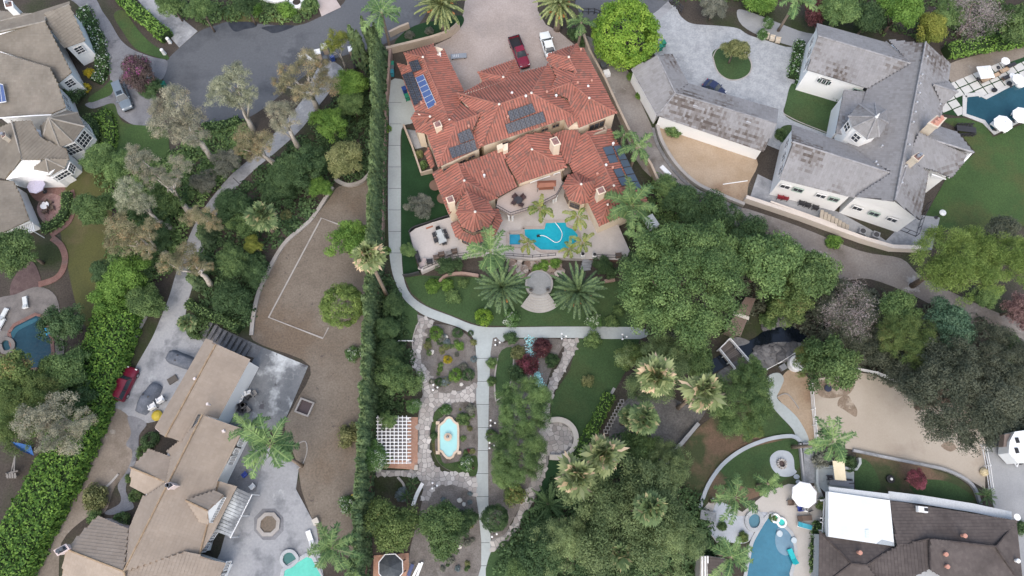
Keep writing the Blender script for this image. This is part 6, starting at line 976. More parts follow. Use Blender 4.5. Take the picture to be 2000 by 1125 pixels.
# ================================================================ VEHICLES
def paint(name, c): return mat(name, c, tuple(x*1.08 for x in c), s=.5, fine=.03, rough=.28, spec=.5)
m_tyre = flat('tyre_rubber', (.02, .02, .021), .8); m_rim = flat('alloy', (.4, .41, .43), .35, .6); m_lamp = flat('lamp_glass', (.7, .72, .72), .2); m_tail = flat('tail_lamp', (.35, .02, .02), .3)
def car(name, front, rear, kind, m, label, Wd=1.85, z0=0.03, sunroof=False):
    a, b = P(*rear, z0), P(*front, z0); c = (a+b)/2; d = b-a; L = d.length; rz = math.atan2(d.y, d.x); w = Wd/2; t = thing(name, c, label, 'truck' if kind == 'pickup' else 'car', rz=rz)
    belt, top = {'sedan': (.92, 1.45), 'suv': (1.08, 1.78), 'pickup': (1.12, 1.85)}[kind]
    def loft(sts, nm, cavity=False):
        vs, fs = [], []
        for x, k, zl, zb in sts:
            W_ = w*k; vs += [(x*L, -W_, zl), (x*L, -W_*1.02, zl+(zb-zl)*.55), (x*L, -W_*.93, zb-.05), (x*L, -W_*.5, zb+.02), (x*L, W_*.5, zb+.02), (x*L, W_*.93, zb-.05), (x*L, W_*1.02, zl+(zb-zl)*.55), (x*L, W_, zl)]
        n = len(sts)
        for i in range(n-1):
            for j in range(7): fs.append((i*8+j, i*8+j+1, (i+1)*8+j+1, (i+1)*8+j))
        fs += [tuple(range(8)), tuple(range(n*8-1, n*8-9, -1))]; return mesh(nm, vs, fs, m, t, smooth=False, local=True)
    x0 = -.5
    if kind == 'pickup':
        loft([(-.06, 1, .35, belt), (.1, 1, .35, belt), (.26, .99, .35, belt-.02), (.4, .96, .38, belt-.08), (.47, .9, .4, belt-.16), (.5, .8, .5, belt-.3)], 'body')
        bd = MB(); bx0, bx1 = -.5*L, -.065*L; zc = .75
        for s in (-1, 1): bd.box(((bx0+bx1)/2, s*(w-.07), .75), (bx1-bx0, .14, .8))
        bd.box((bx0+.05, 0, .78), (.1, Wd-.28, .7)); o = bd.build('cargo_bed', m, t, local=True); MB().box(((bx0+bx1)/2, 0, .72), (bx1-bx0-.1, Wd-.3, .06)).build('bed_liner', M_black, o, local=True)
        rl = MB()
        for s in (-1, 1): rl.box(((bx0+bx1)/2, s*(w-.07), 1.17), (bx1-bx0, .16, .04))
        rl.box((bx0+.05, 0, 1.15), (.12, Wd-.3, .04)); rl.build('bed_rail', M_black, o, local=True)
        g = [(.235, .13, -.045, -.06)]; xs = (.225*L, .1*L, -.05*L, -.06*L)
    elif kind == 'suv':
        loft([(-.5, .86, .45, belt-.1), (-.48, .95, .32, belt), (-.3, 1, .3, belt), (0, 1, .3, belt), (.2, 1, .3, belt), (.33, .98, .3, belt-.06), (.45, .92, .35, belt-.16), (.5, .78, .45, belt-.3)], 'body'); xs = (.22*L, .1*L, -.42*L, -.485*L)
    else:
        loft([(-.5, .76, .45, belt-.16), (-.47, .88, .3, belt-.02), (-.36, .98, .26, belt+.02), (-.1, 1, .25, belt), (.15, 1, .25, belt-.02), (.3, .98, .26, belt-.08), (.43, .9, .3, belt-.18), (.48, .8, .36, belt-.26), (.5, .66, .42, belt-.34)], 'body'); xs = (.2*L, .03*L, -.22*L, -.37*L)
    xf0, xf1, xr1, xr0 = xs; wb, wt = w*.9, w*.7; B = belt-.04
    G = [(xf0, -wb, B), (xf0, wb, B), (xf1, wt, top), (xf1, -wt, top), (xr1, wt, top), (xr1, -wt, top), (xr0, wb, B), (xr0, -wb, B)]
    def pane(nm, q):
        v = [Vector(G[i]) for i in q]; mesh(nm, v, [tuple(range(len(v)))], M_carglass, t, local=True)
    pane('windshield', (0, 1, 2, 3)); pane('rear_window', (7, 5, 4, 6)); pane('side_window', (1, 6, 4, 2)); pane('side_window', (0, 3, 5, 7))
    rp = MB().box(((xf1+xr1)/2, 0, top+.01), (xf1-xr1+.12, wt*2+.06, .06), tap=.94).build('roof', m, t, local=True)
    if sunroof: MB().box((xf1-.45, 0, top+.05), (.7, wt*1.3, .02)).build('sunroof', M_carglass, rp, local=True)
    pl = MB()
    for i, j in ((0, 3), (1, 2), (7, 5), (6, 4)): pl.bar(Vector(G[i]), Vector(G[j]), .07, .06)
    for s in (-1, 1): pl.bar((xf1*.45+xr1*.55, s*wt*1.02, top), (xf1*.45+xr1*.55, s*wb*1.01, B), .08, .06)
    pl.build('pillars', m, t, local=True)
    for x in (.32*L, -.31*L):
        for s in (-1, 1):
            wv = MB(); r = .36 if kind != 'sedan' else .32; n = 14
            wv.tube([(x, s*(w-.2), r), (x, s*(w+.02), r)], r, n); o = wv.build('wheel', m_tyre, t, local=True); MB().tube([(x, s*(w-.1), r), (x, s*(w+.035), r)], r*.6, 10).build('rim', m_rim, o, local=True)
    for s in (-1, 1):
        MB().box((xf0-.15, s*(w+.08), belt+.08), (.16, .2, .14)).build('mirror', m, t, local=True); MB().box((.47*L, s*w*.66, belt-.24), (.18, .32, .1)).build('headlight', m_lamp, t, local=True); MB().box((-.49*L, s*w*.72, belt-.18), (.08, .24, .2)).build('tail_light', m_tail, t, local=True)
    MB().box((.5*L, 0, .42), (.1, Wd*.7, .2)).build('bumper', M_black if kind != 'sedan' else m, t, local=True)
    return t
M_carglass = mat('car_glass', (.03, .04, .05), (.06, .075, .085), s=.4, fine=0, rough=.08, spec=.7)
car('pickup_truck', (1026, 136), (1003, 79), 'pickup', paint('maroon_paint', (.2, .018, .04)), 'maroon pickup truck with black cargo bed on the motor court', 1.95)
car('parked_car', (1062, 67), (1077, 117), 'sedan', paint('white_paint_car', (.78, .82, .82)), 'white sedan parked beside the pickup on the motor court')
car('parked_car', (254, 218), (234, 168), 'suv', paint('blue_grey_paint', (.15, .19, .23)), 'blue grey car with sunroof on the stamped driveway', 1.85, .07, True)
car('parked_car', (265, 720), (234, 783), 'suv', paint('crimson_paint', (.15, .012, .03)), 'dark red four wheel drive on the long driveway court', 1.9)
car('parked_car', (1412, 190), (1374, 165), 'sedan', paint('navy_paint', (.03, .04, .09)), 'dark blue car half hidden behind the grey garage roof')
# covered car: cloth over a car shape
def covered(front, rear, label):
    a, b = P(*rear), P(*front); c = (a+b)/2; d = b-a; L = d.length; rz = math.atan2(d.y, d.x); t = thing('covered_car', c, label, 'car', rz=rz); vs, fs = [], []
    prof = [(-.5, .1, .6), (-.48, .75, .8), (-.36, .92, .95), (-.24, .93, 1.3), (-.05, .93, 1.45), (.08, .93, 1.4), (.2, .95, 1.05), (.35, .95, .9), (.47, .8, .75), (.5, .15, .55)]
    for x, k, z in prof:
        for j in range(9): u = -1+j/4; vs.append((x*L, u*k*.95*(1.12 if abs(u) == 1 else 1)+R.uniform(-.02, .02), .03 if abs(u) == 1 else z*(1-.28*u**4*1.0)-.02*math.sin(j*3+x*20)))
    for i in range(len(prof)-1):
        for j in range(8): fs.append((i*9+j, i*9+j+1, (i+1)*9+j+1, (i+1)*9+j))
    mesh('car_cover', vs, fs, mat('grey_cloth', (.1, .115, .14), (.14, .155, .185), s=1.5, fine=.1), t, smooth=True, local=True)
    for s in (-1, 1): MB().bar((.05*L, s*.3, 1.46), (.05*L, s*.5, 1.40), .3, .04).build('strap', M_dkmetal, t, local=True)
covered((310, 750), (275, 808), 'grey cloth covered car beside the dark red one')
covered((330, 694), (382, 714), 'grey cloth covered car half under the tan garage roof')
tr = thing('camper_trailer', P(1990, 880), 'white camper trailer at the right edge of the asphalt yard', 'trailer')
b = MB(); b.prism(W([(1982, 843), (2040, 835), (2040, 902), (1988, 904), (1970, 885), (1972, 862)], 2.7), .6, 2.7, bottom=True); b.build('body', paint('camper_white', (.74, .77, .78)), tr)
for x, y in ((1987, 860), (1986, 880)): c = P(x, y, 2.75); MB().box(c, (.45, .7, .12), .1).build('roof_vent', M_black, tr)
MB().prism(W([(1962, 848), (1978, 846), (1974, 872), (1960, 872)], 2.2), 1.2, 2.2, bottom=True).build('slide_out', flat('camper_brown', (.2, .16, .14)), tr)
a, b_ = P(1974, 890, .6), P(1986, 912, .5); MB().bar(a, b_, .12, .12).build('tow_hitch', m_alu, tr); MB().bar(P(1990, 902, .6), b_, .12, .12).build('tow_hitch', m_alu, tr)
for x, y in ((1992, 902), (2012, 903)): c = P(x, y, .4); MB().tube([(c.x-.15, c.y, .38), (c.x+.15, c.y, .38)], .38, 12).build('wheel', m_tyre, tr)
# ================================================================ FURNITURE AND GARDEN THINGS
def bin_(px, py, rz, m, label, z=.03):
    c = P(px, py, z); t = thing('wheelie_bin', c, label, 'bin', rz=rz); MB().box((0, 0, .5), (.58, .68, 1.0), tap=1.12).build('body', m, t, local=True); MB().box((0, .03, 1.05), (.72, .84, .1), tap=.9).build('lid', m, t, local=True); h = MB().box((0, -.45, 1.0), (.5, .06, .06)); h.build('handle', M_black, t, local=True)
    for s in (-1, 1): MB().tube([(s*.28, -.32, .12), (s*.34, -.32, .12)], .12, 10).build('wheel', m_tyre, t, local=True)
mg, mbl, mgy, mtl = flat('bin_green', (.02, .2, .13)), flat('bin_blue', (.02, .06, .25)), flat('bin_grey', (.1, .11, .12)), flat('bin_teal', (.03, .2, .26))
for x, y, rz, m, l in ((651, 117, .3, mbl, 'blue bin at the street corner by the light green eucalyptus'), (638, 120, .5, mgy, 'dark grey bin left of the blue street bin'), (697, 136, .2, M_black, 'black bin beside the broad cypress'), (721, 138, 0, mg, 'green bin tucked against the cypress hedge'), (767, 131, .05, mg, 'green bin by the garage wall of the red roofed house'), (767, 139, .05, mgy, 'grey bin below the green one at the garage wall'), (767, 147, .05, mtl, 'teal bin lowest of the three at the garage wall'), (791, 180, .4, mbl, 'blue bin on the side driveway'), (796, 194, .4, mg, 'green bin on the side driveway'), (1294, 90, .3, mg, 'green bin beside the round ficus'), (1288, 97, .3, mg, 'second green bin by the ficus nearer the garage'), (323, 170, .2, mg, 'green bin at the turning circle by the island')): bin_(x, y, rz, m, l)
def chair(px, py, z, rz, m, label, group, kind='chair', s=1.0):
    c = P(px, py, z); t = thing('garden_chair', c, label, 'chair', group, rz, s); MB().box((0, 0, .42), (.6, .6, .12)).build('seat', m, t, local=True); MB().box((0, -.3, .72), (.6, .1, .6)).build('backrest', m, t, local=True)
    for sx in (-1, 1):
        MB().box((sx*.32, 0, .6), (.08, .6, .06)).build('armrest', m, t, local=True)
        for sy in (-1, 1): MB().box((sx*.28, sy*.26, .2), (.06, .06, .4)).build('leg', M_dkmetal, t, local=True)
def table(px, py, z, r, m, label, rect=None, rz=0, h=.74, name='garden_table'):
    c = P(px, py, z); t = thing(name, c, label, 'table', rz=rz)
    if rect: MB().box((0, 0, h), (rect[0], rect[1], .06)).build('table_top', m, t, local=True)
    else: MB().lathe((0, 0, h-.04), [(r*.96, 0), (r, .02), (r, .06), (r*.97, .08)], 20).build('table_top', m, t, local=True)
    ex, ey = (rect[0]/2-.12, rect[1]/2-.12) if rect else (r*.6, r*.6)
    for sx in (-1, 1):
        for sy in (-1, 1): MB().box((sx*ex, sy*ey, h/2-.03), (.07, .07, h-.06)).build('leg', M_dkmetal, t, local=True)
def umbrella(px, py, z, r, m, label, h=2.6, n=8, rz=.2, closed=False):
    c = P(px, py, z+h); bp = Vector((c.x, c.y, z)); t = thing('parasol', bp, label, 'umbrella', rz=rz); vs = [(0, 0, h)]; 
    for i in range(n):
        a = 2*math.pi*i/n; vs.append((math.cos(a)*r, math.sin(a)*r, h-.42*r/1.5))
    for i in range(n):
        p, q = Vector(vs[1+i]), Vector(vs[1+(i+1) % n]); md = (p+q)/2*.97; md.z = p.z+.04; MB().add([vs[0], p, md, q, (p.x, p.y, p.z-.12), (q.x, q.y, q.z-.12)], [(0, 1, 2), (0, 2, 3), (1, 4, 5, 3, 2)]).build('canopy_panel', m, t, local=True)
        MB().bar((0, 0, h-.05), p-Vector((0, 0, .03)), .03, .03).build('rib', M_metal, t, local=True)
    MB().tube([(0, 0, 0), (0, 0, h+.15)], .035, 8).build('pole', M_metal, t, local=True); MB().lathe((0, 0, 0), [(.35, 0), (.33, .08), (.1, .12)], 12).build('base', M_dkmetal, t, local=True)
def lounger(px, py, z, rz, m, label, fm=None):
    c = P(px, py, z); t = thing('sun_lounger', c, label, 'sun lounger', rz=rz); fm = fm or M_white; MB().box((.0, 0, .3), (1.9, .66, .08)).build('frame', fm, t, local=True); MB().box((.25, 0, .38), (1.3, .6, .1)).build('mattress', m, t, local=True)
    MB().bar((-.4, 0, .42), (-.98, 0, .72), .6, .1).build('backrest', m, t, local=True)
    for sx in (-1, 1):
        for sy in (-1, 1): MB().box((sx*.8, sy*.28, .14), (.06, .06, .28)).build('leg', fm, t, local=True)
mdk, mbr, mwk = flat('charcoal_weave', (.035, .035, .04)), flat('brown_weave', (.13, .095, .075)), flat('grey_weave', (.22, .21, .2))
# pool deck of the red roofed house
table(862, 465, ZT, .8, flat('glass_table', (.42, .45, .45), .2), 'glass dining table with six dark chairs on the deck', (1.2, 2.2), .35)
for x, y, rz, l in ((857, 451, 3.5, 'dark chair at the head of the glass table'), (849, 461, 1.9, 'dark chair left of the glass table, upper'), (852, 472, 1.9, 'dark chair left of the glass table, lower'), (869, 455, -1.2, 'dark chair right of the glass table, upper'), (873, 465, -1.2, 'dark chair right of the glass table, lower'), (868, 476, .3, 'dark chair at the foot of the glass table')): chair(x, y, ZT, rz, mdk, l, 'chairs round the glass table')
for x, y, rz, m, l in ((853, 505, .2, mbr, 'brown wicker chair by the deck railing, left one'), (863, 499, .2, mbr, 'brown wicker chair by the deck railing, middle one'), (888, 493, .2, mbr, 'brown wicker chair nearest the tower'), (878, 497, .3, mwk, 'grey chair among the brown wicker chairs'), (840, 513, .1, mdk, 'dark chair at the west deck railing'), (1207, 501, .1, mbr, 'brown chair alone at the east deck railing')): chair(x, y, ZT, rz, m, l, 'chairs along the deck railing', s=1.25)
lounger(816, 503, ZT, 1.9, mdk, 'black lounger at the west deck corner', M_dkmetal); lounger(826, 517, ZT, 1.2, mat('pinkish_cloth', (.38, .32, .31)), 'pale lounger below the black one')
S2 = patch('deck_rug', [(831, 445), (845, 440), (846, 443), (833, 448)], ZT+.02, flat('rust_cloth', (.3, .12, .07)), False)
# upper terrace: round table and folded brown parasol on a bench
table(1012, 395, 3.4, .62, mdk, 'round dark table on the upper terrace')
for x, y, rz, l in ((1005, 387, 2.3, 'dark chair northwest of the round terrace table'), (1022, 388, -2.4, 'dark chair northeast of the round terrace table'), (1003, 398, 1.0, 'dark chair southwest of the round terrace table'), (1018, 402, -.5, 'dark chair southeast of the round terrace table')): chair(x, y, 3.4, rz, flat('dark_red_weave', (.06, .035, .035)), l, 'chairs round the terrace table')
c = P(1066, 368, 3.4); t = thing('terrace_swing', c, 'brown covered swing seat on the upper terrace by the window', 'swing seat', rz=.05); vs = MB(); vs.add([(-1.4, -.6, 1.5), (1.4, -.5, 1.5), (1.5, .5, 1.55), (-1.3, .5, 1.55), (-1.0, 0, 1.8), (1.1, 0, 1.8)], [(0, 1, 5, 4), (3, 4, 5, 2), (0, 4, 3), (1, 2, 5)]); vs.build('canopy', flat('rust_canvas', (.22, .085, .05)), t, local=True)
MB().box((0, 0, .45), (2.2, .8, .15)).build('seat', flat('rust_canvas', (.22, .085, .05)), t, local=True)
for sx in (-1, 1):
    for sy in (-1, 1): MB().bar((sx*1.3, sy*.5, 0), (sx*1.1, sy*.1, 1.6), .06, .06).build('leg', M_dkmetal, t, local=True)
for x, y, l in ((1137, 501, 'white square pier with planter left of the deck steps'), (1160, 502, 'white square pier with planter right of the deck steps')):
    c = P(x, y, ZT); t = thing('deck_pier', c, l, 'pier'); MB().box((0, 0, .4), (.55, .55, .8)).build('pier', M_white, t, local=True); MB().lathe((0, 0, .8), [(.14, 0), (.26, .3), (.22, .32)], 10).build('planter', M_black, t, local=True)
st = thing('deck_stairs', P(1147, 512), 'grey steps going down from the pool deck to the palm', 'stairs')
for i in range(5): c = P(1148-i*1.2, 508+i*4.5, 0); MB().box((c.x, c.y, .42-.08*i), (1.5, .45, .84-.16*i), .1).build('step', m_conc2, st)
# rockery, bench stones and round steps
rk = vmat('rockery_stone', [(0, (.2, .14, .11)), (.5, (.33, .27, .23)), (1, (.5, .46, .42))], objvar=.1, fine=.1)
def rocks(name, pts, n, s0, s1, label, m=None, z=0.05, hz=.7):
    """boulders as separate pieces of one rockery"""
    q = W(pts, z); qq = [(p.x, p.y) for p in q]; t = thing(name, q[0], label, 'rockery'); k = 0; x0, x1 = min(p[0] for p in qq), max(p[0] for p in qq); y0, y1 = min(p[1] for p in qq), max(p[1] for p in qq)
    while k < n:
        p = (R.uniform(x0, x1), R.uniform(y0, y1))
        if not in_poly(p, qq): continue
        k += 1; s = R.uniform(s0, s1); b = MB(); pr = [(s*.8, -.1*s), (s, s*.25), (s*.75, s*hz*.8), (s*.3, s*hz)]; b.lathe((p[0], p[1], z), pr, 7, R.random()); 
        b.v = [v+Vector((R.uniform(-.2, .2), R.uniform(-.2, .2), R.uniform(-.1, .1)))*s for v in b.v]; b.build('boulder', m or rk, t)
rocks('rockery', [(990, 508), (1090, 510), (1100, 530), (1080, 545), (1030, 545), (1000, 530)], 120, .25, .6, 'brown boulder rockery below the pool deck')
rocks('creek_boulders', [(1480, 685), (1505, 672), (1570, 676), (1545, 700), (1490, 715), (1440, 735), (1425, 722)], 70, .3, .9, 'grey boulders along the creek below the bridge', vmat('grey_boulder', [(0, (.1, .1, .105)), (1, (.2, .2, .205))], fine=.2))
rocks('creek_boulders', [(1488, 645), (1505, 615), (1540, 605), (1548, 630), (1512, 640)], 24, .3, .9, 'pale boulders on the upper creek bank', vmat('grey_boulder', [(0, (.1, .1, .105)), (1, (.2, .2, .205))], fine=.2))
for x, y, r, n in ((1063, 518, 12, 1), (1048, 524, 10, 1), (1085, 514, 12, 1)): shrub(x, y, r, M_bright, f'green groundcover on the rockery {"middle" if x == 1063 else "left part" if x == 1048 else "right part"}')
rs = thing('round_steps', P(1053, 570), 'pale round landing with curved steps between the two date palms', 'stairs'); m_st = mat('pale_steps', (.34, .33, .31), (.4, .39, .37), s=.5, fine=.1)
c = P(1053, 553, .9); MB().lathe((c.x, c.y, .2), [(1.75, 0), (1.75, .7), (1.6, .72)], 28).build('landing', mat('slate_landing', (.24, .25, .25), (.3, .31, .31), s=.6, fine=.1), rs); MB().lathe((c.x, c.y, .1), [(2.05, 0), (2.05, .68)], 28).build('landing_rim', m_st, rs)
for i in range(6):
    r0 = 1.95+i*.38; z = .92-i*.15; b = MB(); A = [math.radians(a) for a in range(230, 311, 5)]; pts = [(c.x+math.cos(a)*r0*.98, c.y+math.sin(a)*r0) for a in A]+[(c.x+math.cos(a)*(r0+.42)*.98, c.y+math.sin(a)*(r0+.42)) for a in A[::-1]]; b.prism(pts, 0, z); b.build('step', m_st, rs)
for x, y, l in ((1037, 568, 'left'), (1070, 568, 'right')):
    c2 = P(x, y, 0.6); t = thing('stone_urn', c2, f'dark stone urn on the {l} side of the curved steps', 'urn'); MB().lathe((0, 0, 0), [(.2, 0), (.12, .15), (.32, .5), (.36, .6), (.3, .62)], 12).build('urn', flat('dark_stone', (.1, .1, .1)), t, local=True); MB().lathe((0, 0, .58), [(.25, 0), (.1, .08)], 8).build('soil', m_soil, t, local=True)
# quatrefoil fountain basin
ft = thing('fountain', P(876, 855), 'cream quatrefoil fountain basin with pale turquoise water', 'fountain'); fp = [(866, 822), (871, 815), (877, 813), (883, 815), (888, 822), (896, 828), (897, 840), (897, 870), (896, 880), (889, 886), (886, 893), (879, 897), (872, 896), (866, 890), (862, 884), (855, 880), (855, 866), (855, 836), (856, 830)]
q = W(fp, .55); b = MB(); qi = inset(q, .28); qo = q; n = len(q)
for i in range(n):
    j = (i+1) % n; b.add([Vector((qo[i].x, qo[i].y, 0)), Vector((qo[j].x, qo[j].y, 0)), qo[j], qo[i], qi[i], qi[j], Vector((qi[i].x, qi[i].y, .1)), Vector((qi[j].x, qi[j].y, .1))], [(0, 1, 2, 3), (3, 2, 5, 4), (4, 5, 7, 6)])
b.build('basin_rim', mat('cream_stone', (.55, .44, .33), (.6, .5, .4), s=.8, fine=.08), ft); MB().prism([(p.x, p.y) for p in qi], .2, .4).build('water', mat('pale_turquoise_water', (.33, .62, .62), (.36, .66, .66), s=.6, fine=.02, rough=.06, spec=.5), ft)
c = P(875, 854, .6); MB().lathe((c.x, c.y, .3), [(.3, 0), (.25, .3), (.5, .5), (.55, .55), (.45, .56)], 20).build('fountain_bowl', mat('cream_stone', (.55, .44, .33)), ft); MB().lathe((c.x, c.y, .85), [(.12, 0), (.1, .3), (.2, .34), (.06, .5)], 10).build('finial', M_metal, ft)
for x, y in ((855, 826), (897, 826), (855, 884), (897, 884)): cc = P(x, y, .5); MB().box((cc.x, cc.y, .3), (.5, .4, .6)).build('corner_pier', mat('cream_stone', (.55, .44, .33)), ft)
# pergola
pg = thing('pergola', P(765, 855), 'white lattice pergola over a terracotta tiled floor', 'pergola'); patch('pergola_floor', [(735, 812), (816, 815), (816, 918), (735, 912)], .09, mat('terracotta_floor', (.42, .24, .17), (.47, .29, .21), s=1, fine=.15, fs=5), False, parent=pg); patch('shaded_inner_floor', [(736, 812), (796, 814), (796, 900), (736, 898)], .1, mat('grey_shade_floor', (.19, .175, .165), (.24, .22, .21), s=1, fine=.15, fs=5), False, parent=pg)  # lattice shade painted as a grey sheet over the terracotta
z = 2.6
for i in range(8): x = 738+i*8; a, b_ = P(x, 812, z), P(x, 906, z); MB().bar(a, b_, .1, .16).build('beam', M_white, pg)
for i in range(14): y = 816+i*6.8; a, b_ = P(735, y, z+.14), P(803, y, z+.14); MB().bar(a, b_, .1, .12).build('slat', M_white, pg)
for x in (740, 797):
    for y in (818, 858, 900): a = P(x, y, z); MB().bar((a.x, a.y, .1), a, .18, .18).build('post', M_white, pg)
MB().prism(W([(810, 908), (816, 908), (816, 918), (808, 918)], .5), .1, .5).build('planter', m_seat, pg)
# gazebo roof at the bottom
gz = thing('gazebo', P(763, 1110), 'dark octagonal gazebo roof at the bottom by the brown fence', 'gazebo'); rim = [(740+0, 1098), (752, 1083), (772, 1082), (786, 1095), (787, 1118), (775, 1133), (752, 1134), (740, 1120)]
ro = mat('dark_gazebo_roof', (.055, .065, .075), (.08, .09, .1), s=.8, fine=.15); ap = P(762, 1108, 3.6); q = W(rim, 2.6)
for i in range(8): MB().add([q[i], q[(i+1) % 8], ap], [(0, 1, 2)]).build('roof_panel', ro, gz)
for i in range(8): MB().bar(q[i], q[(i+1) % 8], .1, .1).build('eave_trim', m_alu, gz); MB().bar((q[i].x*.97+ap.x*.03, q[i].y*.97+ap.y*.03, 0), (q[i].x*.97+ap.x*.03, q[i].y*.97+ap.y*.03, 2.6), .12, .12).build('post', M_dkmetal, gz)
S('gazebo_floor', [(730, 1085), (798, 1080), (800, 1140), (728, 1140)], 5, mat('terracotta_floor', (.42, .24, .17)), False)
for i, (a, b_, l) in enumerate((((806, 1102), (797, 1125), 'navy and white board leaning by the gazebo'), ((820, 1100), (805, 1130), 'white plank lying beside the gazebo, left one'), ((825, 1098), (812, 1132), 'white plank lying beside the gazebo, right one'))): T(MB().bar(P(*a, .5), P(*b_, .3), .45 if i == 0 else .3, .08).build('board', flat('navy_board', (.05, .07, .16)) if i == 0 else M_white), l, 'board')
# lamp clusters of white globes along the path
def globes(px, py, label):
    c = P(px, py, .05); t = thing('globe_lamp', c, label, 'lamp'); MB().tube([(0, 0, 0), (0, 0, 2.0)], .05, 8).build('post', M_black, t, local=True)
    for k in range(3):
        a = k*2.09; MB().bar((0, 0, 1.9), (math.cos(a)*.4, math.sin(a)*.4, 2.0), .04, .04).build('arm', M_black, t, local=True); MB().lathe((math.cos(a)*.4, math.sin(a)*.4, 2.0), [(.04, 0), (.12, .05), (.14, .13), (.12, .22), (.05, .26)], 10).build('globe', mat('opal_globe', (.85, .86, .86)), t, local=True)
for x, y, l in ((971, 676, 'globe lamp at the path junction'), (962, 830, 'globe lamp beside the straight path above the square shrub'), (960, 873, 'globe lamp beside the straight path below the square shrub'), (965, 1042, 'globe lamp at the foot of the straight path'), (852, 762, 'globe lamp at the cactus bed corner'), (851, 950, 'globe lamp at the bottom gravel bed'), (1214, 665, 'globe lamp at the top of the right lawn'), (1098, 664, 'globe lamp by the garden bed')): globes(x, y, l)
# little plants, stones and ornaments in the gravel beds
q = random.Random(4)
for i in range(34):
    x, y = q.uniform(832, 925), q.uniform(648, 752); r = q.choice((4, 5, 6, 7, 9))
    shrub(x, y, r, q.choice((M_leaf, M_olive, M_dark, M_grey, M_bright, M_teal)), 'small mound plant in the gravel cactus bed beside the flagstone path', 'ball' if q.random() < .5 else 'shrub', 'bed_plant', 'plant', 'plants of the upper gravel bed')
for x, y, r, m, l in ((852, 652, 15, M_bright, 'bright shrub at the top of the gravel cactus bed'), (893, 650, 11, M_dark, 'dark shrub right of the bright one in the cactus bed'), (874, 702, 9, M_gold, 'golden barrel cactus in the gravel bed'), (889, 733, 14, M_bright, 'biggest green mound in the gravel cactus bed'), (915, 732, 13, M_dark, 'dark mound beside the biggest green one'), (905, 718, 10, M_grey, 'grey mound above the biggest green one')): shrub(x, y, r, m, l, 'ball')
for i in range(20): x, y = q.uniform(898, 926), q.uniform(795, 920); shrub(x, y, q.choice((3, 4, 5, 6)), q.choice((M_leaf, M_dark, M_redf, M_olive)), 'little plant in the gravel beside the fountain', 'shrub', 'bed_plant', 'plant', 'plants right of the fountain')
for x, y, r, m, l in ((905, 818, 14, M_leaf, 'round shrub right of the fountain top'), (870, 800, 12, M_wf, 'white rose bush above the fountain'), (910, 905, 15, M_wf, 'flowering bush right of the fountain foot'), (920, 800, 11, M_grey, 'grey shrub at the fountain bed corner'), (848, 850, 8, M_dark, 'dark shrub left of the fountain')): shrub(x, y, r, m, l)
S('groundcover', [(850, 805), (862, 795), (866, 812), (852, 826), (850, 880), (860, 890), (868, 905), (900, 900), (930, 890), (930, 928), (900, 926), (864, 910), (846, 880), (842, 840)], 6, mat('creeping_green', (.03, .06, .018), (.05, .08, .028), s=.8, c3=(.09, .07, .03), s3=.4, fine=.3, fs=6))
for i in range(28): x, y = q.uniform(860, 926), q.uniform(952, 1115); shrub(x, y, q.choice((4, 5, 6, 8)), q.choice((M_leaf, M_dark, M_teal, M_olive, M_grey)), 'small plant in the bottom gravel bed along the straight path', 'shrub', 'bed_plant', 'plant', 'plants of the bottom gravel bed')
for x, y, r, l in ((871, 659, 5, 'white boulder in the cactus bed'), (843, 688, 5, 'pale stone ornament in the cactus bed'), (898, 977, 5, 'white boulder in the bottom gravel bed'), (906, 985, 4, 'second white boulder in the bottom gravel bed'), (898, 1068, 4, 'pale boulder by the bottom tree'), (901, 751, 4, 'white stone at the foot of the cactus bed'), (1058, 692, 6, 'flat pale boulder in the garden bed'), (1014, 743, 5, 'grey boulder below the bougainvillea')):
    c = P(x, y, .05); s = r*mpp(x, y); b = MB(); b.lathe((c.x, c.y, .05), [(s*.8, 0), (s, s*.2), (s*.75, s*.5), (s*.3, s*.65)], 9); b.v = [v_+Vector((q.uniform(-.15, .15), q.uniform(-.15, .15), q.uniform(-.05, .05)))*s for v_ in b.v]; T(b.build('boulder', mat('pale_boulder', (.55, .53, .48), (.62, .6, .56), s=1, fine=.1)), l, 'boulder')
gl = vmat('blue_glass', [(0, (.15, .38, .42)), (.6, (.3, .6, .62)), (1, (.6, .78, .78))], rough=.25); b = MB(); path = W(smooth([(1036, 662), (1034, 690), (1040, 715), (1050, 735), (1056, 752)], False, 10), .07)
for i in range(420): p = path[q.randrange(len(path))]; s = q.uniform(.06, .13); b.box((p.x+q.gauss(0, .35), p.y+q.gauss(0, .25), .09), (s*2, s*1.5, s), q.random()*3, q.random(), .6)
o = b.build('glass_pebbles', gl); o['kind'] = 'stuff'; o['label'] = 'stream of turquoise glass pebbles through the garden bed'
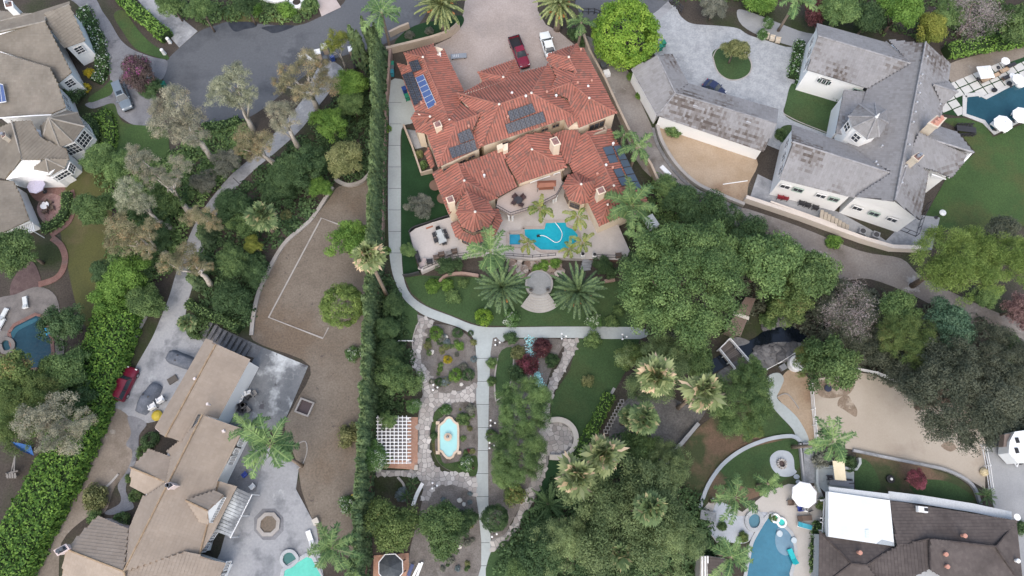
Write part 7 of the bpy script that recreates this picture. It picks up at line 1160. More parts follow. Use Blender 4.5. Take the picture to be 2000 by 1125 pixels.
# walled patio left of the house
S('walled_patio', [(792, 252), (812, 255), (826, 268), (838, 285), (812, 292), (802, 275)], 7, m_conc2, False); S('patio_bed', [(808, 292), (838, 285), (848, 320), (842, 338), (824, 342)], 7, m_soil, False)
strip('patio_wall', [(790, 250), (806, 290), (824, 343), (846, 337)], 0, .28, 1.1, m_tan_wall, False, label='low tan wall round the small patio west of the house', cat='wall')
roof(house, [[(828, 298, 3.2), (838, 288, 3.9), (848, 322, 3.9), (842, 330, 3.2)]], 'barrel', tile_red, base_red, ridge_red); shrub(826, 322, 10, M_leaf, 'green bush inside the walled patio'); shrub(818, 302, 9, M_olive, 'thin shrub by the patio wall')
for x, y, l in ((851, 366, 'upper'), (866, 391, 'lower')): c = P(x, y, .1); t = thing('patio_table', c, f'round brown {l} table top beside the house wall', 'table'); MB().lathe((0, 0, .7), [(.9, 0), (.92, .06)], 18).build('table_top', flat('brown_top', (.16, .1, .075)), t, local=True); MB().tube([(0, 0, 0), (0, 0, .7)], .08, 8).build('leg', M_dkmetal, t, local=True)
c = P(896, 112, .1); t = thing('garage_bench', c, 'grey flat trolley with white letters beside the garage', 'trolley', rz=.1); MB().box((0, 0, .35), (2.6, .9, .12)).build('deck', flat('grey_deck', (.24, .27, .31)), t, local=True)
for k in range(4): MB().box((-.9+k*.28, .05, .42), (.08, .5, .02)).build('lettering', M_white, t, local=True)
for sx in (-1, 1):
    for sy in (-1, 1): MB().tube([(sx*1.0, sy*.35-.04, .14), (sx*1.0, sy*.35+.04, .14)], .14, 10).build('wheel', m_tyre, t, local=True)
for x, y, l in ((1178, 130, 'dark square utility box by the dirt track'), (1184, 146, 'white tank by the dirt track wall')): c = P(x, y, .05); T(MB().box((c.x, c.y, .4), (1.1, 1.0, .8), .3, tap=.92).build('utility_box', mgy if x == 1178 else M_white), l, 'box')
T(MB().bar(P(1291, 325, .2), P(1308, 342, .2), .7, .25).build('white_board', M_white), 'white plank lying on the dirt track', 'plank'); T(MB().bar(P(1412, 360, .1), P(1460, 353, .12), .12, .1).build('pipe', M_white), 'thin white pipe on the sandy patch', 'pipe')
c = P(1272, 434, 1.0); T(MB().box((c.x, c.y, .8), (1.5, 2.0, 1.2), .5).build('pump_box', flat('pale_metal', (.55, .58, .6))), 'pale metal box half under the palms by the deck corner', 'box')
# ---- bridge, shed and creek fence
br = thing('footbridge', P(1435, 690), 'grey plank footbridge with white rails over the creek', 'bridge'); A0, A1, B0, B1 = P(1402, 684, .5), P(1422, 664, .5), P(1432, 722, .5), P(1464, 712, .5)
for i in range(16):
    t0, t1 = i/16, (i+.9)/16; MB().prism([A0.lerp(B0, t0).xy, A0.lerp(B0, t1).xy, A1.lerp(B1, t1).xy, A1.lerp(B1, t0).xy], .4, .5, R.random(), bottom=True).build('plank', vmat('grey_plank', [(0, (.14, .12, .11)), (1, (.22, .19, .17))], objvar=.2), br)
for a, b_ in ((A0, B0), (A1, B1)):
    up = Vector((0, 0, 1)); MB().bar(a+up*1.0, b_+up*1.0, .16, .14).build('rail', M_white, br); MB().bar(a+up*.5, b_+up*.5, .08, .1).build('rail', M_white, br)
    for k in range(4): p = a.lerp(b_, k/3); MB().bar(p-up*.5, p+up*1.0, .12, .12).build('post', M_white, br)
MB().bar(A0+Vector((0, 0, 1)), A1+Vector((0, 0, 1)), .14, .14).build('rail', M_white, br)
sh = thing('shed', P(1445, 630), 'long shed with pinkish corrugated roof above the creek', 'shed'); rq = [(1456, 580), (1476, 583), (1446, 658), (1416, 645)]; q4 = W(rq, 2.6)
for i in range(14):
    t0, t1 = i/14, (i+1)/14; a, b_, c2, d2 = q4[0].lerp(q4[1], t0), q4[0].lerp(q4[1], t1), q4[3].lerp(q4[2], t1), q4[3].lerp(q4[2], t0); up = Vector((0, 0, .12)); m1, m2 = (a+b_)/2+up, (c2+d2)/2+up
    MB().add([a, m1, b_, c2, m2, d2], [(0, 1, 4, 5), (1, 2, 3, 4)]).build('roof_sheet', mat('pink_sheet', (.3, .235, .2), (.34, .27, .235), s=.6, fine=.1), sh)
a, b_ = P(1433, 612, 2.75), P(1463, 622, 2.75); MB().bar(a, b_, .5, .06).build('roof_strap', m_seat, sh)
MB().prism(inset(q4, .3), 0, 2.5).build('wall', flat('shed_wall', (.2, .16, .13)), sh)
def fence(pts, label, rails=3, ht=1.3, sp=2.4, name='rail_fence', m=None):
    q = W(pts, 0); t = thing(name, q[0], label, 'fence'); m = m or M_white
    for i in range(len(q)-1):
        d = q[i+1]-q[i]; k = max(1, round(d.length/sp))
        for r in range(rails): h = Vector((0, 0, ht*(r+.9)/rails)); MB().bar(q[i]+h, q[i+1]+h, .06, .14).build('rail', m, t)
        for j in range(k+(i == len(q)-2)): p = q[i]+d*(j/k); MB().bar(p, p+Vector((0, 0, ht+.1)), .13, .13).build('post', m, t)
fence([(1492, 725), (1520, 710), (1545, 694)], 'short white rail fence on the creek rocks', 2); fence([(1580, 752), (1584, 800), (1590, 862)], 'white rail fence on the west side of the riding arena'); fence([(1665, 722), (1705, 730), (1750, 748)], 'white rail fence along the top of the riding arena')
fence([(1914, 870), (1922, 910), (1928, 955)], 'white rail fence on the east side of the riding arena'); fence([(1137, 28), (1160, 28), (1180, 36)], 'dark iron fence behind the date palm', 2, 1.4, 1.0, 'iron_fence', M_dkmetal); fence([(1307, 5), (1330, 26)], 'dark iron gate at the cobbled court entrance', 3, 1.6, .6, 'iron_gate', M_dkmetal)
# stepping blocks on the slope
for i in range(10):
    x, y = 1183+i*3.5, 843-i*6.5; c = P(x, y, .03); b = MB()
    for dx, dy, sx, sy in ((-.25, 0, .1, .6), (.25, 0, .1, .6), (0, .25, .4, .1), (0, -.25, .4, .1)): b.box((c.x+dx, c.y+dy, .12), (sx, sy, .18))
    T(b.build('hollow_block', m_kerb), 'square hollow concrete block in the row on the mulched slope', 'block', 'hollow blocks on the slope')
# ---- lower right garden
st = thing('garden_stairs', P(1580, 905), 'long grey stairs down to the pool terrace of the brown roofed house', 'stairs')
for i in range(15): y = 868+i*5.2; a, b_ = P(1565+i*.45, y, .05), P(1590+i*.45, y, .05); MB().bar(a+Vector((0, 0, .5-.03*i)), b_+Vector((0, 0, .5-.03*i)), .36, .16).build('step', mat('grey_stair', (.2, .215, .23), (.26, .275, .29), s=1.5, fine=.15), st)
for x0, x1 in ((1562, 1570), (1591, 1598)): MB().bar(P(x0, 866, .5), P(x1, 946, .3), .25, .6).build('cheek_wall', m_conc2, st)
st = thing('terrace_steps', P(1384, 1000), 'five grey steps at the head of the rock terrace', 'stairs')
for i in range(5): a, b_ = P(1370+i*6.3, 996+i*1.2, .1), P(1368+i*6.3, 1014+i*1.2, .1); MB().bar(a+Vector((0, 0, .6-.1*i)), b_+Vector((0, 0, .6-.1*i)), .42, .2).build('step', mat('grey_stair', (.2, .215, .23)), st)
st = thing('dark_stone_steps', P(460, 665), 'dark stone steps beside the tan roofed garage', 'stairs')
for i in range(9): a, b_ = P(418+i*9, 634+i*5, .1), P(404+i*9, 660+i*4.6, .1); MB().bar(a+Vector((0, 0, .9-.08*i)), b_+Vector((0, 0, .9-.08*i)), .5, .2).build('step', mat('dark_step', (.1, .1, .105), (.14, .14, .145), s=1.5, fine=.2), st)
c = P(1526, 906, .05); fpz = thing('fire_pit', c, 'round stone fire pit on the blue grey pad', 'fire pit')
for k in range(12): a = k*.5236; MB().box((math.cos(a)*.55, math.sin(a)*.55, .2), (.3, .24, .4), a, R.random(), .85).build('stone', m_stone, fpz, local=True)
MB().lathe((0, 0, .02), [(.45, 0), (.2, .12)], 10).build('ash', flat('ash', (.07, .05, .05)), fpz, local=True)
pw = water('deep_pool_blue', (.025, .145, .225), (.035, .17, .255)); pcop = mat('pale_coping', (.42, .44, .45), (.36, .38, .4), s=.7, fine=.1)
pool('pool_water', [(1502, 1005), (1512, 1006), (1525, 1022), (1545, 1040), (1553, 1065), (1553, 1090), (1545, 1120), (1540, 1145), (1460, 1145), (1463, 1085), (1468, 1060), (1478, 1040), (1490, 1020)], .09, pw, cop=pcop, cw=.45, k=3)
S('tanning_ledge', [(1520, 1030), (1535, 1034), (1548, 1052), (1551, 1075), (1535, 1085), (1520, 1076), (1514, 1055)], 11, water('ledge_blue', (.12, .22, .3), (.15, .26, .34)))
pool('spa_water', [(1460, 1008), (1472, 1000), (1484, 1005), (1487, 1020), (1480, 1033), (1466, 1034), (1458, 1022)], .1, water('spa_slate', (.05, .16, .22), (.07, .19, .25)), cop=pcop, cw=.5, k=3, ch=.25)
for x, y, r, l, m in ((1514, 1012, .5, 'upper', flat('float_green', (.1, .5, .3))), (1526, 1020, .55, 'lower', flat('float_teal', (.05, .5, .45)))):
    c = P(x, y, .18); t = thing('pool_float', c, f'{l} white and green ring float in the blue pool', 'pool float'); b = MB(); n = 18; vs = []
    for i in range(n):
        for j in range(8): a, e = 2*math.pi*i/n, 2*math.pi*j/8; rr = r+.16*math.cos(e); vs.append((math.cos(a)*rr, math.sin(a)*rr, .1+.16*math.sin(e)))
    mesh('ring', vs, [(i*8+j, i*8+(j+1) % 8, ((i+1) % n)*8+(j+1) % 8, ((i+1) % n)*8+j) for i in range(n) for j in range(8)], M_white, t, smooth=True, local=True); MB().lathe((0, 0, 0), [(r*.9, 0), (r*.85, .06)], 14).build('seat', m, t, local=True)
for x, y, r, l in ((1522, 1042, .42, 'round pale stool on the tanning ledge'), (1550, 1055, .4, 'pale stool at the pool rim')): c = P(x, y, .2); T(MB().lathe(c, [(r*.9, 0), (r, .1), (r*.9, .2)], 14).build('ledge_stool', flat('pale_stool', (.45, .52, .56))), l, 'stool')
umbrella(1574, 966, .08, 1.7, mat('white_canvas', (.85, .87, .88)), 'large white parasol beside the blue pool', 2.5, 8)
table(1557, 980, .08, .6, flat('pale_table', (.5, .47, .44)), 'round pale table half under the white parasol')
for x, y, rz, m, l in ((1541, 982, 1.6, mbr, 'brown chair left of the pale round table'), (1560, 993, .2, flat('blue_cloth', (.03, .06, .3)), 'blue draped chair by the pale round table'), (1569, 994, -.4, M_white, 'white draped chair by the pale round table'), (1577, 995, .5, mwk, 'grey stool like chair below the parasol')): chair(x, y, .08, rz, m, l, 'chairs by the white parasol')
lounger(1570, 1012, .08, 0.05, mbr, 'brown lounger with white towel by the blue pool', mbr); lounger(1570, 1027, .08, -.25, flat('turquoise_cloth', (.06, .36, .46)), 'turquoise lounger by the blue pool'); lounger(1546, 1086, .15, 1.9, flat('teal_cloth', (.02, .42, .45)), 'teal lounger at the pool rim', flat('teal_cloth', (.02, .42, .45)))
c = P(1640, 918, 2.6); t = thing('shade_sail', Vector((c.x, c.y, 0)), 'cream shade canopy over the patio table', 'canopy'); q4 = [P(*p) for p in ((1626, 900, 2.6), (1649, 901, 2.7), (1653, 939, 2.5), (1631, 937, 2.6))]; MB().add(q4+[p-Vector((0, 0, .06)) for p in q4], [(0, 1, 2, 3), (7, 6, 5, 4), (0, 4, 5, 1), (1, 5, 6, 2), (2, 6, 7, 3), (3, 7, 4, 0)]).build('canopy', mat('cream_canvas', (.66, .58, .4), (.7, .62, .45), s=1, fine=.05), t)
for p in q4: MB().bar((p.x, p.y, 0), p, .07, .07).build('post', M_metal, t)
table(1638, 944, .08, 1, flat('slate_top', (.2, .21, .23)), 'long slate bar table under the shade canopy', (3.2, .8), -.12, .9, 'bar_table')
for x, l in ((1618, 'left'), (1656, 'right')): chair(x, 933 if x == 1618 else 940, .08, 0, mdk, f'dark chair at the {l} end of the slate bar table', 'chairs at the bar table')
strip('patio_wall', [(1592, 912), (1592, 945), (1598, 962)], 0, .3, .7, m_conc, False, label='pale low wall on the left of the patio', cat='wall'); strip('patio_wall', [(1592, 911), (1630, 913), (1668, 917), (1675, 905), (1674, 895)], 0, .35, .8, m_conc, False, label='pale low wall above the patio', cat='wall')
ar = thing('garden_arbor', P(1608, 990), 'white timber arbor beside the pool terrace', 'arbor')
for a, b_ in (((1610, 974), (1606, 1040)), ((1614, 974), (1610, 1040)), ((1602, 978), (1620, 978)), ((1602, 1012), (1614, 1012)), ((1602, 1020), (1614, 1020))): MB().bar(P(*a, 2.2), P(*b_, 2.2), .12, .12).build('beam', M_white, ar)
for a in ((1610, 976), (1607, 1036)): p = P(*a, 2.2); MB().bar((p.x, p.y, 0), p, .12, .12).build('post', M_white, ar)
c = P(1737, 936, .05); t = thing('tree_ring_planter', c, 'dark round planter with white cup beside the crimson tree', 'planter'); MB().lathe((0, 0, 0), [(.5, 0), (.55, .4), (.45, .42)], 14).build('pot', M_black, t, local=True); MB().lathe((0, 0, .4), [(.15, 0), (.18, .2), (.1, .22)], 10).build('cup', M_white, t, local=True)
c = P(1616, 759, .05); T(MB().lathe((c.x, c.y, .05), [(.45, 0), (.5, .3), (.4, .32)], 12).build('feed_tub', flat('navy_tub', (.03, .04, .07))), 'dark round tub in the riding arena', 'tub'); c = P(1920, 922, .05); b = MB().lathe((c.x, c.y, .05), [(.5, 0), (.6, .3), (.4, .6), (.2, .7)], 9); T(b.build('hay_heap', mat('hay', (.5, .42, .25), (.58, .5, .33), s=3, fine=.3)), 'small straw heap against the arena fence', 'hay')
c = P(1552, 712, .05); t = thing('water_tank', c, 'white round tank beside the rounded green tree', 'tank'); MB().lathe((0, 0, 0), [(1.1, 0), (1.15, 1.2), (1.0, 1.3)], 20).build('tank', M_white, t, local=True); c = P(1528, 718, .06); T(MB().box((c.x, c.y, .25), (.9, .8, .5), .5).build('pump_cover', M_metal), 'grey metal pump cover by the white tank', 'box')
# ---- white house terrace and pool
pool('pool_water', [(1884, 187), (1912, 184), (1924, 191), (2010, 148), (2010, 226), (1940, 260), (1921, 238), (1883, 224)], .09, water('dark_pool_blue', (.016, .065, .09), (.022, .08, .11)), cop=mat('white_coping', (.5, .5, .49)), cw=.7, curve=False)
base = S('paver_terrace', [(1855, 160), (1870, 160), (1900, 148), (1970, 122), (2010, 108), (2010, 150), (1924, 190), (1884, 184), (1882, 228), (1840, 222)], 4, m_dklawn, False); m_pav = mat('pale_paver', (.5, .5, .48), (.55, .55, .53), s=.8, fine=.05); qq = [(p.x, p.y) for p in W([(1855, 162), (1900, 148), (1970, 122), (2010, 108), (2010, 145), (1924, 186), (1880, 182), (1880, 226), (1842, 220)], .1)]
ori = P(1884, 186); ang = .42; ca, sa = math.cos(ang), math.sin(ang)
for i in range(-6, 10):
    for j in range(-6, 10):
        lx, ly = (i+.5)*1.75, (j+.5)*1.45; cx, cy = ori.x+lx*ca-ly*sa, ori.y+lx*sa+ly*ca
        if in_poly((cx, cy), qq): MB().box((cx, cy, .1), (1.55, 1.25, .06), ang).build('paver', m_pav, base)
umbrella(1929, 137, .1, 1.6, mat('white_canvas', (.85, .87, .88)), 'square white parasol above the pool loungers', 2.4, 4, .9); umbrella(1963, 238, .1, 1.5, mat('white_canvas', (.85, .87, .88)), 'white parasol below the dark blue pool', 2.4, 8); umbrella(2000, 222, .1, 1.5, mat('white_canvas', (.85, .87, .88)), 'white parasol at the right edge of the dark pool', 2.4, 8); umbrella(1992, 152, .1, 1.0, mat('white_canvas', (.85, .87, .88)), 'white parasol at the right edge above the pool', 2.2, 8); umbrella(1966, 117, .1, .7, mat('white_canvas', (.85, .87, .88)), 'small white parasol on the dirt path', 2.0, 8)
tanc = mat('tan_cushion', (.42, .31, .22))
for x, y, rz, m, l in ((1922, 158, .45, tanc, 'tan lounger by the square parasol, left one'), (1940, 150, .45, tanc, 'tan lounger by the square parasol, middle one'), (1958, 140, .45, tanc, 'tan lounger by the square parasol, right one'), (1964, 153, .45, mdk, 'dark lounger next to the tan ones'), (1972, 130, .45, mdk, 'dark lounger near the small parasol')): lounger(x, y, .12, rz, m, l, mbr)
for x, y, rz, l in ((1943, 249, 2.3, 'white pool chair left of the lower parasol'), (1953, 252, 2.3, 'white lounger under the lower parasol'), (1984, 229, 2.4, 'white lounger between the lower parasols')): lounger(x, y, .15, rz, M_white, l)
for x, y, r, l in ((1974, 151, .55, 'round white table'), (1990, 165, .8, 'large round white daybed')): c = P(x, y, .12); T(MB().lathe(c, [(r*.9, 0), (r, .3), (r*.92, .5), (r*.5, .55)], 16).build('daybed' if r > .6 else 'side_table', M_white), l+' above the dark pool', 'table' if r < .6 else 'daybed')
for x, y, l in ((1940, 178, 'left'), (1969, 165, 'right')): c = P(x, y, .1); T(MB().lathe(c, [(.3, 0), (.42, .4), (.32, .42)], 12).build('planter', M_black), f'{l} black round planter at the pool edge', 'planter')
c = P(1882, 257, .05); t = thing('outdoor_table', c, 'long dark dining table on the lawn by the chimney', 'table', rz=-.15); MB().box((0, 0, .74), (3.0, 1.0, .08)).build('table_top', mdk, t, local=True)
for sx in (-1, 1): MB().box((sx*1.2, 0, .36), (.1, .8, .72)).build('leg', mdk, t, local=True)
for k in range(5):
    for s in (-1, 1): c2 = c+Vector((-1.1+k*.56, s*.75, 0)); tt = thing('dining_chair', c2, f'dark chair on the {"far" if s > 0 else "near"} side of the long lawn table', 'chair', 'chairs at the long lawn table'); MB().box((0, 0, .44), (.42, .42, .06)).build('seat', mdk, tt, local=True); MB().box((0, s*.2, .7), (.42, .05, .5)).build('backrest', mdk, tt, local=True); MB().box((0, 0, .2), (.36, .36, .4), tap=.9).build('legs', M_dkmetal, tt, local=True)
redc = flat('red_cushion', (.22, .02, .03))
for x, y, m, l in ((1521, 387, redc, 'red cushioned chair on the south terrace, left one'), (1532, 389, redc, 'red cushioned chair on the south terrace, right one'), (1563, 399, mdk, 'dark terrace chair nearest the red ones'), (1575, 403, mdk, 'dark terrace chair in the middle of the row'), (1590, 408, mdk, 'dark terrace chair at the end of the row')): chair(x, y, .1, -.3, m, l, 'chairs on the south terrace', s=1.2)
for x, y, l in ((1681, 455, 'left'), (1707, 462, 'right')):
    c = P(x, y, .1); t = thing('air_conditioner', c, f'{l} grey air conditioning unit beside the white south wall', 'air conditioner', rz=-.4); MB().box((0, 0, .4), (1.0, 1.0, .8)).build('casing', M_metal, t, local=True); MB().lathe((0, 0, .8), [(.4, 0), (.38, .05)], 16).build('fan_grille', M_dkmetal, t, local=True)
c = P(1842, 415, 1.9); t = thing('patio_heater', Vector((c.x, c.y, 0)), 'white topped round patio lamp at the lawn corner', 'lamp'); MB().tube([(0, 0, 0), (0, 0, 1.8)], .06, 8).build('pole', M_dkmetal, t, local=True); MB().lathe((0, 0, 1.8), [(.5, 0), (.48, .1), (.2, .3)], 16).build('shade', M_white, t, local=True); MB().lathe((0, 0, 0), [(.35, 0), (.3, .1)], 12).build('base', M_dkmetal, t, local=True)
c = P(1812, 458, .1); t = thing('barbecue', c, 'dark barbecue grill on the corner terrace of the white house', 'grill', rz=1.2); MB().box((0, 0, .85), (1.3, .6, .3)).build('hood', M_dkmetal, t, local=True); MB().box((0, 0, .4), (.9, .5, .7)).build('cabinet', M_metal, t, local=True)
rail([(1753, 448), (1788, 462), (1798, 430), (1812, 398)], .1, 'black iron railing round the porch corner of the white house', 1.1)
for i, (x, y) in enumerate(((1494, 70), (1505, 74), (1516, 78))): c = P(x+2, y+3, .05); t = thing('garden_bench', c, ('left', 'middle', 'right')[i]+' pale stone seat beside the cobbled court', 'seat', rz=-.2); MB().box((0, 0, .25), (.8, .7, .5), tap=.95).build('block', mat('limestone', (.56, .47, .37)), t, local=True); MB().box((0, .3, .6), (.8, .15, .3)).build('backrest', mat('limestone', (.56, .47, .37)), t, local=True)
# ---- left gardens
S('oval_patio', [(78, 392), (95, 378), (118, 384), (127, 405), (118, 430), (95, 440), (78, 425), (72, 408)], 4, mat('brick_paving', (.25, .15, .14), (.32, .22, .2), s=1.2, fine=.25, fs=6)); S('brick_pavement', [(20, 560), (35, 530), (60, 510), (75, 530), (80, 560), (55, 575), (25, 590)], 3, mat('plum_paving', (.09, .06, .06), (.12, .085, .08), s=1, fine=.2)); S('pool_paving', [(-10, 590), (30, 575), (75, 560), (110, 580), (120, 640), (125, 690), (105, 700), (100, 640), (75, 615), (40, 630), (15, 660), (-10, 665)], 4, mat('stone_paving', (.14, .13, .125), (.19, .175, .165), s=.7, fine=.15))
S('patio', [(50, 350), (110, 350), (130, 375), (125, 395), (80, 395), (60, 380)], 3, m_brick)
pool('pool_water', [(18, 650), (28, 635), (70, 614), (82, 618), (102, 660), (104, 690), (85, 720), (55, 722), (45, 700), (30, 690), (22, 672)], .09, water('navy_pool', (.012, .045, .065), (.016, .055, .078)), cop=m_brick, cw=.5, curve=False); pool('spa_water', [(2, 672), (10, 662), (22, 664), (28, 674), (22, 686), (8, 688)], .1, water('navy_spa', (.02, .07, .09), (.03, .09, .11)), cop=mat('stone_paving', (.2, .17, .155)), cw=.5, k=3, ch=.25)
for x, y, r in ((24, 655, 20), ): S('pool_ledge', [(20, 655), (30, 640), (68, 622), (70, 628), (36, 646), (26, 662)], 10, water('ledge_navy', (.03, .1, .13), (.04, .12, .15)))
umbrella(67, 360, .08, 1.35, mat('lilac_canvas', (.42, .4, .5), (.46, .44, .54), s=1), 'lilac grey parasol beside the shingle house', 2.5, 8); table(93, 405, .09, .65, M_white, 'white round table on the oval brick patio')
for x, y, rz in ((84, 400, 1.5), (100, 398, -2), (92, 415, .2), (104, 408, -1.2)): chair(x, y, .09, rz, mbr, 'brown chair round the white table on the oval patio', 'chairs on the oval patio')
lounger(52, 592, .1, 1.9, flat('pale_strap', (.55, .58, .58)), 'white strap lounger above the left pool'); lounger(10, 615, .1, 1.3, flat('pale_strap', (.55, .58, .58)), 'white lounger at the left edge, upper one'); lounger(4, 635, .1, 1.3, flat('pale_strap', (.55, .58, .58)), 'white lounger at the left edge, lower one')
t = thing('pool_umbrella', P(96, 648), 'bright blue folded sunshade at the pool edge', 'umbrella'); c = P(97, 645, 1.6); b = MB()
for k in range(5): a = k*1.257+.3; b.add([(c.x, c.y, 1.9), (c.x+math.cos(a)*1.1, c.y+math.sin(a)*1.1, 1.4), (c.x+math.cos(a+.6)*.5, c.y+math.sin(a+.6)*.5, 1.55), (c.x+math.cos(a-.6)*.5, c.y+math.sin(a-.6)*.5, 1.55)], [(0, 3, 1, 2)])
b.build('canopy', flat('sky_blue_cloth', (.03, .3, .55)), t); MB().tube([(c.x, c.y, 0), (c.x, c.y, 1.9)], .04, 6).build('pole', M_white, t)
ls = thing('slat_cover', P(45, 445), 'white slatted patio cover at the shingle house corner', 'patio cover')
for i in range(12): MB().bar(P(26+i*3.4, 446-i*1.1, 2.4), P(30+i*3.4, 464-i*1.2, 2.4), .12, .08).build('slat', M_white, ls)
for p in ((28, 462), (66, 452)): q_ = P(*p, 2.4); MB().bar((q_.x, q_.y, 0), q_, .1, .1).build('post', M_white, ls)
pf = thing('play_frame', P(25, 905), 'grey timber play frame with slide at the lower left', 'play frame'); 
for a, b_ in (((30, 890, 1.6), (28, 920, 1.6)), ((30, 890, 1.6), (22, 925, .1)), ((12, 925, 1.2), (34, 920, 1.2)), ((12, 930, .3), (34, 930, .3)), ((12, 925, 0), (12, 925, 1.6)), ((34, 920, 0), (34, 920, 1.6))): MB().bar(P(*a), P(*b_), .18, .15).build('beam', flat('weathered_timber', (.17, .16, .15)), pf)
for i in range(4): MB().bar(P(14+i*5, 924, 1.2), P(15+i*5, 934, 1.0), .25, .06).build('slat', flat('weathered_timber', (.17, .16, .15)), pf)
c = P(55, 872, .3); T(MB().add([P(20, 862, .6), P(60, 870, .5), P(66, 890, .4), P(40, 880, .9)], [(0, 1, 2, 3)]).build('blue_tarp', flat('blue_tarp', (.03, .12, .35))), 'blue tarpaulin in the playground corner', 'tarpaulin')
# street entry planters and gate piers
for x, y, l in ((638, 103, 'white capped gate pier nearest the blue bin'), (625, 114, 'white capped gate pier left of the bins'), (690, 108, 'white capped gate pier beside the broad cypress')): c = P(x, y, 0); t = thing('gate_pier', c, l, 'pier', rz=.25); MB().box((0, 0, .8), (.8, .8, 1.6)).build('shaft', m_tan_wall, t, local=True); MB().box((0, 0, 1.68), (1.0, 1.0, .16)).build('cap', M_white, t, local=True)
strip('entry_wall', [(588, 118), (600, 112), (615, 126)], 0, .4, 1.0, M_white, False, label='white stub wall behind the rusty eucalyptus', cat='wall'); S('entry_path', [(618, -14), (648, -14), (666, 14), (628, 32), (622, 15)], 5, mat('pinkish_concrete', (.42, .36, .34), (.47, .41, .39), s=.6, fine=.06), False)
c = P(582, 10, .05); t = thing('round_planter', c, 'round white walled planter beside the street', 'planter'); MB().lathe((0, 0, 0), [(1.3, 0), (1.3, .8), (1.05, .8)], 20).build('wall', M_white, t, local=True); MB().lathe((0, 0, .7), [(1.04, 0), (.5, .15)], 14).build('soil', m_soil, t, local=True)
strip('entry_wall', [(510, 0), (540, 10), (565, 6)], 0, .4, 1.0, M_white, True, label='low white curved wall above the street', cat='wall')
for x, y, l in ((333, 84, 'white letterbox pillar by the upper driveway'), (322, 106, 'small white garden figure on the drive lawn')): c = P(x, y, .05); t = thing('letterbox' if x == 333 else 'garden_figure', c, l, 'letterbox' if x == 333 else 'figure'); MB().box((0, 0, .55), (.5, .4, 1.1), tap=.8).build('body', M_white, t, local=True); MB().lathe((0, 0, 1.1), [(.25, 0), (.3, .1), (.1, .3)], 10).build('top', M_white, t, local=True)
# ---- tan house yard
c = P(596, 796, .05); t = thing('fire_bowl', c, 'square concrete framed pit on the dry field', 'fire pit', rz=-.35)
for dx, dy, sx, sy in ((-.95, 0, .22, 2.1), (.95, 0, .22, 2.1), (0, .95, 1.7, .22), (0, -.95, 1.7, .22)): MB().box((dx, dy, .2), (sx, sy, .4)).build('kerb', m_kerb, t, local=True)
MB().box((0, 0, .03), (1.7, 1.7, .05)).build('pit_floor', flat('ash', (.07, .05, .05)), t, local=True)
c = P(525, 1024, .08); oc = thing('octagon_pit', c, 'octagonal planter ring in the pool patio', 'planter')
for k in range(8): a0, a1 = k*.785+.39, (k+1)*.785+.39; MB().prism([(math.cos(a)*r_, math.sin(a)*r_) for a, r_ in ((a0, 1.1), (a1, 1.1), (a1, 1.6), (a0, 1.6))], 0, .25).build('kerb', m_kerb, oc, local=True)
MB().prism([(math.cos(k*.785+.39)*1.09, math.sin(k*.785+.39)*1.09) for k in range(8)], 0, .12).build('soil', m_field, oc, local=True)
S('octagon_border', [(525+31*math.cos(k*.785+.39), 1024+33*math.sin(k*.785+.39)) for k in range(8)], 6, m_stamp, False)
pool('pool_water', [(548, 1140), (553, 1113), (566, 1104), (598, 1084), (612, 1088), (636, 1140)], .09, water('mint_water', (.08, .46, .36), (.1, .52, .41)), cop=pcop, cw=.5, curve=False); pool('spa_water', [(552, 1085), (560, 1077), (572, 1077), (582, 1090), (576, 1100), (562, 1108), (551, 1098)], .1, water('green_spa', (.03, .13, .12), (.04, .16, .14)), cop=pcop, cw=.4, k=3, ch=.25)
lounger(607, 1050, .09, 2.0, M_white, 'white slatted lounger beside the queen palm'); c = P(618, 1018, .05); T(MB().box((c.x, c.y, .3), (.9, .9, .6), .5, tap=.85).build('stone_pedestal', m_seat), 'pale square pedestal at the patio corner', 'pedestal')
pv = thing('patio_cover', P(455, 1000), 'white and grey weathered patio cover on the tan house', 'patio cover'); q4 = W([(463, 953), (492, 966), (450, 1050), (420, 1038)], 2.8)
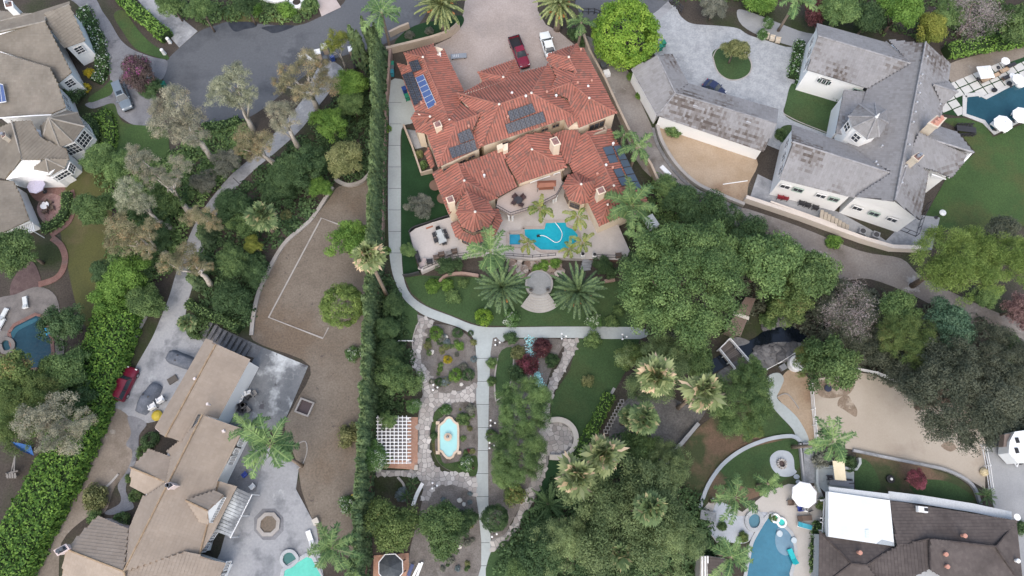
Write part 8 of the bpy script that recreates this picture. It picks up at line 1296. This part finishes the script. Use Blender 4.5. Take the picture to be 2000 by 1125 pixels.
for i in range(14): t0, t1 = i/14, (i+.86)/14; MB().add([q4[0].lerp(q4[3], t0), q4[1].lerp(q4[2], t0), q4[1].lerp(q4[2], t1), q4[0].lerp(q4[3], t1)]+[p+Vector((0, 0, .08)) for p in (q4[0].lerp(q4[3], t0), q4[1].lerp(q4[2], t0), q4[1].lerp(q4[2], t1), q4[0].lerp(q4[3], t1))], [(7, 6, 5, 4), (0, 1, 5, 4), (2, 3, 7, 6)]).build('roof_board', m_peel, pv)
MB().bar(q4[1], q4[2], .15, .15).build('beam', M_white, pv)
for k in (0, .5, 1): p = q4[1].lerp(q4[2], k); MB().bar((p.x, p.y, 0), p, .14, .14).build('post', M_white, pv)
q = random.Random(9)
for i in range(12):
    x, y = q.uniform(478, 508), q.uniform(760, 805); x -= (y-760)*.35; chair(x, y, .08, q.random()*6, q.choice((M_white, mwk, mdk)), 'jumbled patio chair stored beside the tan garage wall', 'jumbled chairs by the tan garage')
for x, y, l in ((302, 795, 'lower'), (318, 782, 'upper')): chair(x, y, .06, .6, M_white, f'{l} white metal chair near the covered car', 'white chairs near the covered car', s=1.4)
c = P(308, 812, .06); T(MB().lathe(c, [(.6, 0), (.75, .25), (.5, .5), (.2, .6)], 14).build('yellow_cover', flat('yellow_cloth', (.42, .33, .04))), 'yellow covered heap beside the covered car', 'heap'); c = P(338, 742, .06); T(MB().box((c.x, c.y, .15), (1.3, .9, .3), .6).build('wooden_crate', flat('dark_crate', (.09, .08, .07))), 'dark flat crate on the driveway court', 'crate')
for x, y, l, m in ((480, 927, 'upper', flat('blue_cloth', (.03, .06, .3))), (495, 950, 'lower', M_white)): chair(x, y, .09, .8, m, f'{l} blue and white chair on the tan house patio', 'chairs on the tan house patio')
S('darker_slab', [(470, 860), (500, 860), (520, 875), (500, 960), (470, 965), (440, 950)], 6, m_stamp, False)  # darker stamped concrete slab on the tan house patio
c = P(691, 967, 1.6); b = MB()
for dx, dz in ((-.18, 0), (.18, 0)): b.box((c.x+dx, c.y, c.z), (.08, .1, 1.1))
for dz in (-.5, .5): b.box((c.x, c.y, c.z+dz), (.44, .1, .08))
T(b.build('yellow_ladder', flat('yellow_plastic', (.5, .36, .03))), 'small yellow frame hung on the brown fence', 'frame')
